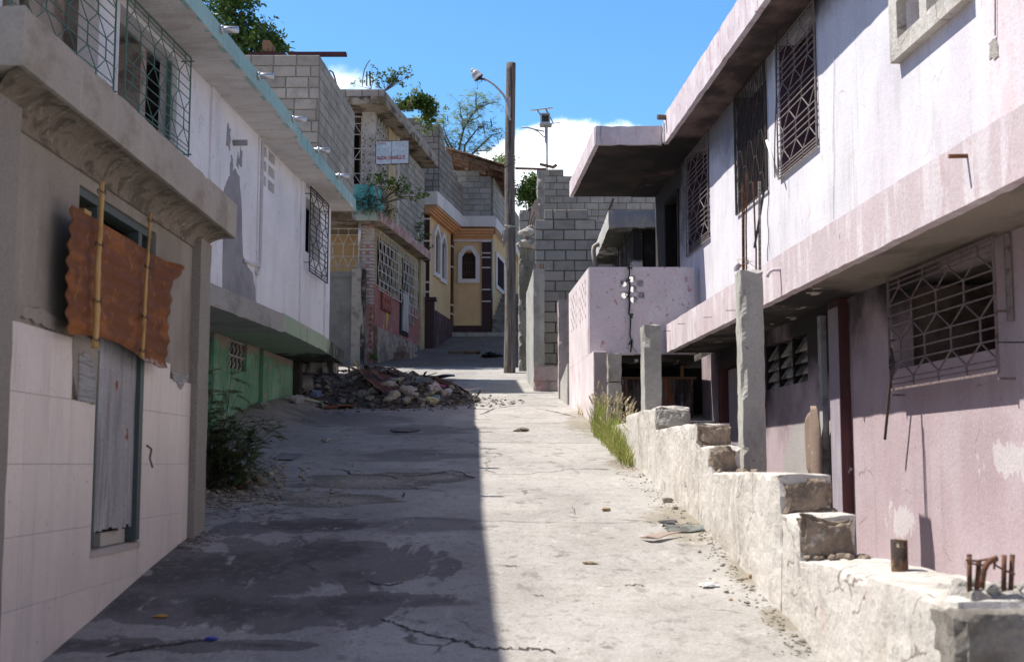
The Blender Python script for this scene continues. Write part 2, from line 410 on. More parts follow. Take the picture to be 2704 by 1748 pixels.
tile_m = mat('cream_wall_tile', (.70, .63, .59), [dict(c=(.62, .565, .54), s=(9, 9, 1.4), lo=.45, hi=.65, a=.8), dict(c=(.42, .38, .34), s=3, lo=.62, hi=.8, a=.5), dict(c=(.30, .235, .175), s=(9, 9, 4), lo=.25, hi=.75, a=.75, z=(-.2, -1.0)), dict(c=(.45, .37, .31), s=(30, 30, 1.2), lo=.58, hi=.70, a=.4), dict(c=(.25, .21, .18), s=22, lo=.66, hi=.70, a=.6)], rough=.38, bump=(8, .05), island=.04, spec=.5, fine=.03)
mortar_m = mat('mortar', (.27, .245, .21), [dict(c=(.16, .145, .12), s=9, lo=.5, hi=.65)], bump=(35, .7))
white_m = mat('white_limewash', (.83, .81, .82), [dict(c=(.60, .585, .62), s=(1.6, 1.6, .7), lo=.5, hi=.72, a=.7), dict(c=(.50, .47, .46), s=(12, 12, .6), lo=.60, hi=.75, a=.5), dict(c=(.30, .28, .27), s=16, lo=.66, hi=.72, a=.7), dict(c=(.34, .32, .32), s=2.4, lo=.52, hi=.60, a=.6, vor=1.1, w=.010), dict(c=(.55, .45, .38), s=(3, 3, 1.6), lo=.5, hi=.7, a=.7, z=(2.6, 1.6)), dict(c=(.16, .155, .16), s=(9, 9, 2.5), lo=.62, hi=.74, a=.7, z=(3.0, 1.6))], bump=(45, .2))
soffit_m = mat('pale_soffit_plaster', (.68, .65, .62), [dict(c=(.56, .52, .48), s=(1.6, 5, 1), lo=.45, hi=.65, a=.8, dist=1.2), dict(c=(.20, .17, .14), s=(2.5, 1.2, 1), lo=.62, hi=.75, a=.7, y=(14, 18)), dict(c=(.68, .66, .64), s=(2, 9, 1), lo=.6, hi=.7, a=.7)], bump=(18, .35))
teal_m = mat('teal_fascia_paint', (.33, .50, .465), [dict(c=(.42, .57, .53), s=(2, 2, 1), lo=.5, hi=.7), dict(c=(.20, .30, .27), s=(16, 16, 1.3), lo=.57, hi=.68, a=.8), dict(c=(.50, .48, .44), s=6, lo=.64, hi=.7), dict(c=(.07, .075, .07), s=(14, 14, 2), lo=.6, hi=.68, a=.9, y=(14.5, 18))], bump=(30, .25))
patch_m = mat('grey_patch_cement', (.33, .32, .33), [dict(c=(.25, .24, .245), s=2.2, lo=.4, hi=.7)], bump=(30, .2))
green_m = mat('green_peeling_wall', (.15, .33, .21), [dict(c=(.24, .45, .33), s=(1.8, 1.8, 1.8), lo=.42, hi=.62), dict(c=(.07, .17, .10), s=(7, 7, 1.2), lo=.55, hi=.7, a=.7), dict(c=(.40, .31, .24), s=(13, 13, 8), lo=.58, hi=.62, d=8), dict(c=(.05, .06, .05), s=16, lo=.66, hi=.7), dict(c=(.38, .31, .23), s=(2, 2, 1.2), lo=.26, hi=.44, z=(.95, 1.40), d=8)], bump=(28, .4))
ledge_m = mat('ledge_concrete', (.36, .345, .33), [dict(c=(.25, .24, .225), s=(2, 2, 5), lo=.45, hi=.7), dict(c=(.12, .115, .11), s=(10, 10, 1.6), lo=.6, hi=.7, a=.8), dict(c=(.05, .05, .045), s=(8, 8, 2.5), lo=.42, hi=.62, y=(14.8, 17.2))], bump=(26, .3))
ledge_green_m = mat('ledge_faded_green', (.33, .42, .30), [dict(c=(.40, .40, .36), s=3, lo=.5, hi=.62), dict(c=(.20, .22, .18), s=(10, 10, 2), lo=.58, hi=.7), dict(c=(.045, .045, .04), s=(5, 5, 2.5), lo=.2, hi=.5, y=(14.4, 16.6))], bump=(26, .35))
def blockmats(tag_, c, m_):
    return [mat('blocks_' + tag_, c, [dict(c=tuple(x * .68 for x in c), s=3.5, lo=.45, hi=.7, a=.8), dict(c=tuple(x * .45 for x in c), s=90, lo=.58, hi=.68, a=.8), dict(c=tuple(min(.8, x * 1.35) for x in c), s=70, lo=.6, hi=.7, a=.5)], bump=(90, .7), island=.16),
            mat('mortar_' + tag_, m_, [dict(c=tuple(x * .6 for x in m_), s=20, lo=.45, hi=.65)], bump=(50, .8))]
blk_a = blockmats('warm', (.36, .335, .30), (.25, .23, .20))
blk_b = blockmats('pale', (.38, .37, .34), (.30, .29, .265))
blk_c = blockmats('grey', (.30, .285, .26), (.12, .112, .10))
blk_k = blockmats('bleached', (.39, .37, .33), (.24, .22, .19))
iron_green = mat('green_iron', (.10, .185, .15), [dict(c=(.14, .09, .06), s=20, lo=.6, hi=.68)], rough=.6, bump=None)
iron_white = mat('white_iron', (.55, .52, .47), [dict(c=(.22, .13, .09), s=25, lo=.55, hi=.66)], rough=.6, bump=None)
iron_lilac = mat('scorched_iron', (.25, .22, .21), [dict(c=(.14, .09, .075), s=22, lo=.5, hi=.65)], rough=.65, bump=None)
iron_dark = mat('dark_iron', (.06, .055, .05), [dict(c=(.14, .07, .04), s=25, lo=.55, hi=.66)], rough=.6, bump=None)
rust_iron = mat('rusty_rebar', (.16, .075, .045), [dict(c=(.07, .04, .03), s=40, lo=.45, hi=.6)], rough=.9, bump=(120, .6))
zinc_m = mat('galvanised_steel', (.62, .62, .62), [dict(c=(.4, .38, .36), s=15, lo=.5, hi=.7)], rough=.4, metal=.7, bump=None)
upper_pink = mat('lilac_white_limewash', (.70, .68, .72), [dict(c=(.64, .60, .655), s=(1.6, 1.6, .8), lo=.45, hi=.65), dict(c=(.56, .54, .54), s=(5, 5, 1.0), lo=.52, hi=.68, a=.55), dict(c=(.40, .40, .36), s=(10, 10, 2.2), lo=.64, hi=.72, a=.5), dict(c=(.30, .27, .27), s=2.4, lo=.54, hi=.62, a=.6, vor=1.3, w=.010), dict(c=(.46, .43, .44), s=(16, 16, .45), lo=.60, hi=.72, a=.5), dict(c=(.035, .03, .032), s=(1.5, 1.5, 1.2), lo=-.1, hi=.55, a=.97, amp=1.3, blobs=[(2.25, 17.6, 4.1, 1.6, 2.2, 1.5), (2.1, 18.6, 3.0, .8, 1.2, 1.6), (2.62, 10.2, 4.35, 1, 1.6, .6)]), dict(c=(.10, .09, .095), s=(1.5, 1.5, 1.2), lo=.0, hi=.6, a=.8, amp=1.3, blobs=[(2.4, 14, 4.1, 1.2, 2.6, .7)])], bump=(40, .22))
band_pink = mat('worn_pink_band', (.55, .465, .485), [dict(c=(.66, .61, .64), s=(7, 7, 1.3), lo=.46, hi=.60, a=.85), dict(c=(.47, .33, .33), s=(5, 5, 2.4), lo=.56, hi=.70, a=.7), dict(c=(.12, .10, .10), s=(9, 9, 5), lo=.69, hi=.73)], bump=(40, .3))
lower_pink = mat('dusty_pink_wall', (.45, .355, .38), [dict(c=(.49, .41, .44), s=(2, 2, 1.2), lo=.45, hi=.65, a=.8), dict(c=(.44, .40, .36), s=(2, 2, 1.5), lo=.50, hi=.62, a=.6, z=(.1, -.9)), dict(c=(.62, .60, .60), s=(7, 7, 3), lo=.0, hi=.12, a=.65, amp=3.4, blobs=[(2.95, 7.35, .02, .5, .42, .12), (2.95, 6.75, .05, .5, .1, .1), (2.82, 9.3, -.42, .5, .25, .12)]), dict(c=(.30, .16, .15), s=14, lo=.68, hi=.72), dict(c=(.22, .15, .14), s=2.1, lo=.53, hi=.60, a=.8, vor=1.6, w=.012), dict(c=(.36, .29, .28), s=(13, 13, .5), lo=.57, hi=.70, a=.5),
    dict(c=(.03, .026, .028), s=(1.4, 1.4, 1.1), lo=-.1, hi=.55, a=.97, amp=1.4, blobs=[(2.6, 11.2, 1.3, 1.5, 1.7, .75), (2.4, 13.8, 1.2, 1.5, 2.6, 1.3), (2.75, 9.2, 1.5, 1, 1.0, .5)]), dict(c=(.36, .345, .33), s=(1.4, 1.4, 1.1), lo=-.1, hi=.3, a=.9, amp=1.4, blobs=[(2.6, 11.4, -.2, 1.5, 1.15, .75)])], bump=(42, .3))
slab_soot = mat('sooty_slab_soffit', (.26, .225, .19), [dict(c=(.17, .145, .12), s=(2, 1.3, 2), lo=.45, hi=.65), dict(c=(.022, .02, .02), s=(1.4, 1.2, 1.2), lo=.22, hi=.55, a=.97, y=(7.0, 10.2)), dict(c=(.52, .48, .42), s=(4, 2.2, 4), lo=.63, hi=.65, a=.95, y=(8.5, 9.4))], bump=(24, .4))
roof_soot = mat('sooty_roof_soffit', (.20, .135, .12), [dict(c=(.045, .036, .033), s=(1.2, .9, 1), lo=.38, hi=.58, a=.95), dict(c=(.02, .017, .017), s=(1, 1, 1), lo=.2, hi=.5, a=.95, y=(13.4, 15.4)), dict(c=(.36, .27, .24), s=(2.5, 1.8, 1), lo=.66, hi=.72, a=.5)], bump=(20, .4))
fascia_pink = mat('faded_pink_fascia', (.60, .51, .54), [dict(c=(.68, .61, .63), s=(4, 4, 2), lo=.45, hi=.62), dict(c=(.46, .25, .26), s=(7, 7, 3), lo=.58, hi=.66, a=.8), dict(c=(.20, .17, .17), s=(18, 18, 2), lo=.60, hi=.70, a=.6)], bump=(34, .35))
parapet_m = mat('chipped_pink_parapet', (.62, .55, .59), [dict(c=(.66, .61, .65), s=(2, 2, 1.6), lo=.45, hi=.62), dict(c=(.40, .17, .15), s=(9, 9, 7), lo=.62, hi=.65, a=.7), dict(c=(.42, .20, .18), s=(22, 22, 16), lo=.62, hi=.67, a=.7), dict(c=(.33, .30, .29), s=(10, 10, 2), lo=.55, hi=.7, a=.7, z=(2.1, 2.5)), dict(c=(.46, .42, .41), s=(6, 6, 2), lo=.42, hi=.60, a=.8, z=(1.2, .5))], bump=(34, .35))
rough_conc = mat('rough_concrete', (.38, .36, .325), [dict(c=(.27, .25, .22), s=4, lo=.45, hi=.65), dict(c=(.11, .105, .09), s=(7, 7, 2.5), lo=.60, hi=.70, a=.7), dict(c=(.5, .48, .45), s=30, lo=.6, hi=.68, a=.6)], bump=(45, .8))
rough_conc2 = mat('weathered_fin_concrete', (.42, .41, .38), [dict(c=(.30, .295, .27), s=(3, 3, 2), lo=.45, hi=.65), dict(c=(.14, .13, .11), s=(10, 10, 1.5), lo=.62, hi=.72, a=.7), dict(c=(.55, .53, .5), s=26, lo=.6, hi=.68, a=.6)], bump=(45, .6))
lowwall_m = mat('chalky_low_wall', (.55, .52, .48), [dict(c=(.44, .405, .36), s=(3, 3, 1.6), lo=.45, hi=.65), dict(c=(.62, .60, .57), s=(8, 8, 3), lo=.55, hi=.66, a=.7), dict(c=(.52, .37, .36), s=(2.5, 2.5, 1.5), lo=.62, hi=.70, a=.5), dict(c=(.15, .13, .11), s=(16, 16, 9), lo=.68, hi=.72, a=.8), dict(c=(.16, .13, .11), s=2.4, lo=.50, hi=.58, a=.9, vor=2.4, w=.02), dict(c=(.33, .29, .24), s=(6, 6, 4), lo=.40, hi=.62, a=.8, z=(-.2, -1.1))], bump=(16, .5))
lowwall_in = mat('broken_block_core', (.31, .245, .185), [dict(c=(.20, .16, .125), s=7, lo=.45, hi=.6), dict(c=(.52, .48, .43), s=20, lo=.58, hi=.7, a=.7)], bump=(40, .9))
maroon_m = mat('maroon_post_paint', (.075, .026, .028), [dict(c=(.11, .05, .048), s=(6, 6, 1), lo=.5, hi=.7), dict(c=(.42, .38, .36), s=(16, 16, 8), lo=.68, hi=.72)], rough=.55, bump=(40, .2))
purple_m = mat('purple_grey_paint', (.33, .29, .33), [dict(c=(.42, .39, .43), s=(8, 8, 1), lo=.5, hi=.7), dict(c=(.18, .14, .15), s=12, lo=.66, hi=.72)], bump=(40, .2))
black_m = mat('char_and_shade_black', (.018, .016, .016), [dict(c=(.05, .04, .04), s=6, lo=.55, hi=.7)], bump=(20, .3))  # real char, and black backing where there is only shade
yellow_m = mat('ochre_wall', (.70, .50, .27), [dict(c=(.62, .44, .24), s=(2, 2, 1), lo=.5, hi=.7), dict(c=(.40, .29, .17), s=(2, 2, 1.4), lo=.60, hi=.8, a=.6)], bump=(40, .1))
brown_m = mat('brown_pillar_paint', (.045, .018, .018), [dict(c=(.09, .06, .055), s=(9, 9, 2), lo=.6, hi=.7, a=.8)], rough=.5, bump=(40, .1))
base_brown = mat('streaked_brown_wall', (.075, .03, .03), [dict(c=(.19, .15, .14), s=(6, 6, 1.6), lo=.55, hi=.66, a=.8)], bump=(40, .2))
orange_m = mat('orange_moulding', (.66, .35, .17), [dict(c=(.55, .29, .15), s=3, lo=.5, hi=.7)], bump=(40, .1))
trim_w = mat('white_trim', (.74, .71, .69), [dict(c=(.6, .57, .55), s=(3, 3, 1), lo=.5, hi=.75)], bump=(40, .1))
c_conc = mat('stained_slab_concrete', (.36, .31, .245), [dict(c=(.16, .125, .085), s=(2.2, 2.2, 2), lo=.45, hi=.6), dict(c=(.055, .05, .045), s=(2, 2, 4), lo=.56, hi=.64), dict(c=(.48, .44, .38), s=7, lo=.6, hi=.7, a=.7)], bump=(22, .7))
c_red = mat('faded_red_wall', (.33, .12, .10), [dict(c=(.38, .17, .145), s=(2, 2, 2), lo=.45, hi=.65), dict(c=(.20, .08, .07), s=(6, 6, 1.5), lo=.58, hi=.7, a=.7), dict(c=(.52, .42, .33), s=(3, 3, 4), lo=.66, hi=.68), dict(c=(.30, .26, .21), s=4, lo=.67, hi=.7)], bump=(30, .3))
c_plinth = mat('stained_stone_plinth', (.34, .255, .20), [dict(c=(.18, .13, .095), s=(3, 3, 1.5), lo=.45, hi=.62), dict(c=(.46, .40, .34), s=5, lo=.56, hi=.66)], bump=(14, .7))
c_yel = mat('aged_cream_wall', (.46, .36, .20), [dict(c=(.34, .27, .16), s=(2, 2, 1), lo=.45, hi=.65), dict(c=(.52, .47, .37), s=4, lo=.56, hi=.66)], bump=(30, .3))
c_pink = mat('worn_rose_edge', (.42, .22, .20), [dict(c=(.50, .42, .38), s=(7, 7, 4), lo=.48, hi=.58), dict(c=(.14, .09, .08), s=(3, 3, 2), lo=.58, hi=.68)], bump=(25, .5))
c_blue = mat('worn_blue_edge', (.36, .46, .44), [dict(c=(.46, .46, .38), s=5, lo=.5, hi=.6), dict(c=(.18, .20, .18), s=(6, 6, 2), lo=.6, hi=.68)], bump=(25, .4))
turq_m = mat('turquoise_parapet', (.11, .40, .37), [dict(c=(.18, .48, .44), s=(5, 5, 1), lo=.5, hi=.65), dict(c=(.09, .30, .26), s=(12, 12, 1.5), lo=.6, hi=.7, a=.7)], bump=(25, .3))
gate_m = mat('mottled_gate_render', (.20, .195, .175), [dict(c=(.27, .265, .24), s=(2.4, 2.4, 2), lo=.45, hi=.75), dict(c=(.15, .148, .13), s=3, lo=.5, hi=.75)], bump=(30, .3))
gate_post_m = mat('mossy_gate_post', (.36, .33, .285), [dict(c=(.035, .032, .025), s=(4, 4, .8), lo=.36, hi=.48, x=(-3.84, -3.74)), dict(c=(.22, .19, .15), s=5, lo=.5, hi=.65)], bump=(26, .6))
screen_m = mat('pale_screen_block', (.50, .47, .44), [dict(c=(.32, .28, .23), s=6, lo=.5, hi=.66)], bump=(30, .5))
bark_m = mat('split_grey_timber', (.165, .14, .125), [dict(c=(.07, .06, .053), s=(38, 38, 1.1), lo=.48, hi=.58, dist=.4), dict(c=(.34, .31, .285), s=(26, 26, .9), lo=.55, hi=.66, a=.8), dict(c=(.11, .085, .075), s=(2, 2, .5), lo=.45, hi=.7, a=.75, z=(4.2, 6.5))], bump=(30, .9))
wood_m = mat('old_brown_wood', (.22, .14, .085), [dict(c=(.10, .065, .045), s=(14, 14, 4), lo=.48, hi=.62), dict(c=(.36, .28, .2), s=20, lo=.6, hi=.7, a=.6)], bump=(40, .5))
bamboo_m = mat('dry_bamboo', (.50, .31, .11), [dict(c=(.36, .20, .07), s=(9, 9, 3), lo=.5, hi=.65), dict(c=(.58, .40, .18), s=(30, 30, 3), lo=.55, hi=.65, a=.6)], rough=.5, bump=(30, .2))
rust_m = mat('rusted_sheet', (.165, .062, .026), [dict(c=(.27, .10, .03), s=(3.5, 3.5, 8), lo=.48, hi=.62), dict(c=(.16, .065, .035), s=(2.5, 2.5, 9), lo=.5, hi=.64, a=.8), dict(c=(.10, .05, .035), s=9, lo=.6, hi=.7, a=.7), dict(c=(.075, .035, .025), s=(3, 3, 1.2), lo=.52, hi=.66, a=.7), dict(c=(.36, .17, .06), s=(24, 24, 10), lo=.60, hi=.66, a=.7), dict(c=(.03, .02, .02), s=60, lo=.72, hi=.74), dict(c=(.42, .36, .31), s=(8, 8, 14), lo=.52, hi=.6, a=.8, z=(.66, .56))], rough=.8, bump=(40, .4))
tin_m = mat('grey_tin_sheet', (.34, .34, .36), [dict(c=(.24, .24, .26), s=(20, 20, 1.6), lo=.45, hi=.62), dict(c=(.45, .45, .47), s=(30, 30, 2), lo=.56, hi=.66, a=.7), dict(c=(.24, .09, .04), s=(9, 9, 6), lo=.66, hi=.69)], rough=.55, metal=.25, bump=(40, .25))
tin_brown = mat('burnt_tin_sheet', (.20, .155, .14), [dict(c=(.30, .12, .06), s=(6, 6, 2), lo=.52, hi=.62), dict(c=(.05, .04, .04), s=(3, 3, 1.5), lo=.45, hi=.6), dict(c=(.36, .34, .34), s=(9, 9, 3), lo=.62, hi=.68)], rough=.6, metal=.2, bump=(40, .3))
leaf_dark = mat('dark_green_leaves', (.045, .095, .022), [dict(c=(.09, .15, .03), s=2, lo=.45, hi=.6)], rough=.5, bump=None, trans=.3, island=.35)
leaf_mid = mat('mid_green_leaves', (.07, .14, .03), [dict(c=(.14, .19, .05), s=3, lo=.45, hi=.6)], rough=.5, bump=None, trans=.35, island=.35)
leaf_pale = mat('pale_feathery_leaves', (.22, .31, .13), [dict(c=(.42, .44, .22), s=3, lo=.55, hi=.65)], rough=.55, bump=None, trans=.4, island=.35)
leaf_bush = mat('feathery_bush_leaves', (.17, .25, .085), [dict(c=(.18, .25, .08), s=4, lo=.5, hi=.62)], rough=.55, bump=None, trans=.3, island=.4)
grass_m = mat('green_grass_blades', (.24, .30, .06), [dict(c=(.44, .38, .16), s=9, lo=.48, hi=.60)], rough=.6, bump=None, trans=.35, island=.35)
seed_m = mat('straw_seed_heads', (.58, .50, .32), [], rough=.8, bump=None, island=.25)
twig_m = mat('twig_bark', (.13, .10, .075), [dict(c=(.22, .18, .14), s=20, lo=.5, hi=.65)], bump=(40, .4))
stone_m = mat('pale_rubble', (.33, .295, .24), [dict(c=(.25, .22, .18), s=9, lo=.45, hi=.62), dict(c=(.47, .44, .38), s=26, lo=.58, hi=.68, a=.7)], bump=(40, .7), island=.2)
soil_m = mat('grey_debris_soil', (.085, .076, .066), [dict(c=(.28, .25, .21), s=26, lo=.55, hi=.62), dict(c=(.06, .053, .048), s=7, lo=.5, hi=.64)], bump=(50, 1))

exec_parts = []
# ------------------------------------------------------------------ ground
def gb(x, y, rx, ry):
    p = GD(x, y); return (p.x, p.y, p.z, rx, ry, 3)
stains = [gb(520, 1325, 1.05, .62), gb(330, 1400, .8, .34), gb(760, 1290, .55, .5), gb(860, 1395, .5, .16), gb(560, 1420, .8, .3), gb(300, 1500, .5, .12), gb(700, 1225, .6, .25), gb(600, 1500, .3, .07)]
gravel = [gb(860, 1120, .62, .55), gb(1010, 1110, .35, .3), gb(790, 1165, .4, .3), gb(720, 1150, .3, .3)]
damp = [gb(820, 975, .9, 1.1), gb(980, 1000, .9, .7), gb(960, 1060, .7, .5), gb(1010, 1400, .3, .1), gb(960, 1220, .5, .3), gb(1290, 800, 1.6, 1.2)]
dirt = [gb(1600, 1210, .3, .8), gb(1750, 1330, .22, .45), gb(1360, 985, .3, 1.8), gb(1830, 1440, .12, .3), gb(1490, 1080, .35, .8)]
ground_m = mat('street_concrete', (.385, .366, .342), [dict(c=(.29, .275, .265), s=(1.2, 1.2, 2), lo=.25, hi=.55, a=.9, x=(-.2, -.9)),  # first layer paints extra shade into the street's shadowed left half
    dict(c=(.315, .295, .27), s=1.7, lo=.42, hi=.65, a=.8), dict(c=(.44, .42, .39), s=(3, 3, 3), lo=.55, hi=.75, a=.6), dict(c=(.22, .20, .175), s=45, lo=.60, hi=.68, a=.5), dict(c=(.50, .48, .45), s=80, lo=.62, hi=.70, a=.6),
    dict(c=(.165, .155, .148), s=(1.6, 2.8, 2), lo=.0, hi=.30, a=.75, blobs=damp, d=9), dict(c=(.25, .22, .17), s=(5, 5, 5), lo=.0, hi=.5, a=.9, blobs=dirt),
    dict(c=(.125, .115, .112), s=(2.4, 1.2, 2), lo=-.02, hi=.10, a=.82, blobs=stains, d=12, rg=.68, amp=3.0, dist=.6), dict(c=(.062, .057, .056), s=(2.6, 1.5, 2), lo=.2, hi=.9, a=.7, blobs=stains, d=10, rg=.6, amp=3), dict(c=(.15, .132, .108), s=(2.0, 4.4, 2), lo=.0, hi=.12, a=.92, blobs=gravel, d=9, amp=2.6), dict(c=(.36, .33, .27), s=42, lo=.3, hi=.6, a=.7, blobs=gravel, d=2, amp=2.4),
    dict(c=(.165, .128, .092), s=(1.2, 1.2, 2), lo=.12, hi=.5, a=.97, y=(27.5, 30)), dict(c=(.25, .205, .155), s=(2.5, 1.5, 2), lo=.52, hi=.66, a=.7, y=(29, 33)), dict(c=(.12, .115, .105), s=6, lo=.6, hi=.7, a=.7), dict(c=(.08, .07, .06), s=1.3, lo=.50, hi=.60, a=.85, vor=.55, w=.012), dict(c=(.22, .20, .18), s=14, lo=.52, hi=.66, a=.5), dict(c=(.48, .46, .43), s=(9, 4, 5), lo=.60, hi=.68, a=.5), dict(c=(.15, .14, .13), s=(5, 2.4, 5), lo=.60, hi=.66, a=.45)], bump=(60, .6), fine=.09)
def bx(y): return 1.58 - .043 * y + .12
mb = MB()
ys = [-300, -80, -30, -10, -4, -1, 1] + [2 + .12 * i for i in range(100)] + [14 + .22 * i for i in range(80)] + [31.6 + .6 * i for i in range(26)] + [50, 58, 70, 100, 160, 300, 700]
ncol = 0
for y in ys:
    b = bx(max(2, min(y, 15.4))) if y < 15.45 else 1.04
    xs = [-300, -80, -30, -14, -8, -5.5] + [lerp(-4.6, b, i / 64) for i in range(65)] + [b + .004, 2.4, 3.4, 5, 9, 30, 80, 300]
    ncol = len(xs)
    for i, x in enumerate(xs):
        z = g(x, y)
        if i > 70 and y < 15.45 and x < 29: z = -.95
        mb.v.append(Vector((x, y, z)))
for j in range(len(ys) - 1):
    for i in range(ncol - 1):
        q = j * ncol + i; mb.f.append((q, q + 1, q + ncol + 1, q + ncol)); mb.mi.append(0)
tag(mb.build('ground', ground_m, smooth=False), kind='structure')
# cracks and slab joints: narrow fissures lying in the street
def ribbon(mb, pts, w0, jit=.012, n=9, dz=.004):
    W = [GD(*p) for p in pts]; Q = []
    for a, b in zip(W, W[1:]):
        for k in range(n): Q.append(a.lerp(b, k / n))
    Q.append(W[-1]); Q = [Vector((p.x + R(-jit, jit), p.y + R(-jit, jit) * 1.6, 0)) for p in Q]
    b0 = len(mb.v)
    for i, p in enumerate(Q):
        t = (Q[min(i + 1, len(Q) - 1)] - Q[max(i - 1, 0)]).normalized(); nrm = Vector((-t.y, t.x, 0))
        w_ = w0 * R(.35, 1.3) * min(1, i / 3 + .2, (len(Q) - 1 - i) / 3 + .2)
        for s_ in (-1, 1):
            q = p + nrm * w_ * s_; mb.v.append(Vector((q.x, q.y, g(q.x, q.y) + dz)))
    for i in range(len(Q) - 1): mb.f.append((b0 + 2 * i, b0 + 2 * i + 1, b0 + 2 * i + 3, b0 + 2 * i + 2)); mb.mi.append(0)
crack_m = mat('crack_dirt', (.06, .053, .046), [dict(c=(.16, .14, .12), s=30, lo=.55, hi=.65)], bump=None)
mb = MB()
for pts, w_ in (([(885, 1437), (915, 1449), (960, 1466), (1000, 1478), (1050, 1489), (1080, 1493), (1110, 1507), (1150, 1509), (1190, 1508), (1240, 1510), (1300, 1517)], .008),
                ([(240, 1530), (280, 1518), (330, 1508), (400, 1498), (470, 1489), (500, 1486)], .012),
                ([(762, 1092), (800, 1092), (815, 1103), (860, 1105), (905, 1106), (930, 1116)], .012), ([(930, 1110), (1000, 1104), (1050, 1095), (1070, 1098), (1105, 1115)], .011),
                ([(905, 1130), (960, 1133), (975, 1140)], .008), ([(940, 1145), (935, 1160)], .008),
                ([(1115, 965), (1135, 958), (1150, 950), (1200, 944), (1270, 943), (1300, 947)], .012), ([(1245, 950), (1290, 958), (1340, 970)], .012),
                ([(700, 1196), (850, 1204), (1000, 1207), (1200, 1213), (1400, 1217), (1560, 1212)], .0035), ([(900, 1024), (1050, 1026), (1250, 1030), (1400, 1031)], .006),
                ([(1150, 1316), (1215, 1318)], .006), ([(1235, 1385), (1265, 1386)], .006), ([(1452, 1362), (1480, 1360), (1505, 1364)], .005), ([(1330, 1176), (1340, 1200)], .003), ([(840, 1350), (900, 1362), (940, 1356)], .008), ([(940, 906), (1020, 908), (1170, 908)], .014), ([(1060, 893), (1200, 893), (1235, 892)], .008)):
    ribbon(mb, pts, w_)
tag(mb.build('street_cracks', crack_m), kind='structure')

# ------------------------------------------------------------------ tiled grey house (front left)
FA = lineY(-2.03, .0015, 1)
hA = thing('tiled_house', 'grey rendered house with cream wall tiles and heavy cornice, boarded with rusty metal', 'house', (-3.5, 6.4, -1))
mb = MB(); mb.walls(FA, 4.72, 8.05, -1.6, 1.49, -.18, 0, [(6.04, 6.78, -.41, .60), (5.74, 7.0, .60, 1.30)])
mb.build('wall', plaster_grey, hA)
mb = MB(); q = FA.pt
mb.box(front(4.72), -7, -2.03, -1.6, 1.49, -.18, 0)            # near end wall
mb.box(front(8.05), -7, -2.22, -1.6, 1.49, 0, .18)
mb.box(FA, 4.9, 7.87, -1.6, 1.49, -2.6, -2.4); mb.box(FA, 4.9, 7.87, -.46, -.412, -2.4, -.18)
mb.build('inner_wall', plaster_grey, hA)
# pillars
for a0, a1 in ((4.60, 4.90), (7.80, 8.07)):
    mb = MB(); mb.gbox(FA, a0, a1, -1.6, 1.42, -.2, .055, .045, .003, .004); mb.build('corner_pillar', pebble_m, hA)
# cove under the cornice
mb = MB(); b0 = 0; nseg = 10
rows_ = []
for i in range(61):
    a = lerp(4.72, 8.07, i / 60)
    rows_.append([FA.pt(a + (.15 * (1 - math.cos(t * math.pi / 2)) * (1 if i > 30 else -1) if i in (0, 60) else 0), 1.36 + .13 * math.sin(t * math.pi / 2) , .012 + .15 * (1 - math.cos(t * math.pi / 2)) + .004 * noise.noise((a * 6, t * 5, 0))) for t in [k / nseg for k in range(nseg + 1)]])
vs = [p for r_ in rows_ for p in r_]; fs = []
for i in range(60):
    for k in range(nseg): c = i * (nseg + 1) + k; fs.append((c, c + nseg + 1, c + nseg + 2, c + 1))
mb.add(vs, fs); mb.build('cove', cove_m, hA, smooth=True)
mb = MB(); mb.gbox(FA, 4.56, 8.2, 1.49, 1.72, -.1, .185, .09, .003, .010); mb.build('cornice', cornice_m, hA, bevel=.006)
mb = MB(); mb.box(FA, 4.6, 8.15, 1.50, 1.70, -5, -.1); mb.build('roof_slab', cornice_m, hA)
# tiles
mb = MB(); tw = .27; th_ = .293
def tile(a0, a1, z0, z1):
    if a1 - a0 > .015: mb.chamf(FA, a0 + .0006, a1 - .0006, z0 + .0006, z1 - .0006, .002, .013, .0012)
a = 4.89
while a < 7.8:
    a1 = min(a + tw, 7.8)
    for r_ in range(-5, 2):
        z0, z1 = r_ * th_, (r_ + 1) * th_
        segs = [(a, a1)]
        if z0 < .6 and z1 > -.41 + .01:          # door cuts the tiling
            segs = []
            if a < 6.03: segs.append((a, min(a1, 6.03)))
            if a1 > 6.79: segs.append((max(a, 6.79), a1))
            if z0 < -.41 and a < 6.79 and a1 > 6.03: tile(max(a, 6.03), min(a1, 6.79), z0, -.412)
        for s0, s1 in segs:
            zt = z1
            if r_ == 1:
                if s0 > 6.5: zt = z1 if s0 < 6.9 else z1
                if s0 < 6.5 and s0 > 5.6: continue
                if s0 < 6.5: zt = z1 - .01
                if s0 > 7.3: zt = .50
            tile(s0, s1, z0, zt)
    a += tw
mb.build('tiling', tile_m, hA)
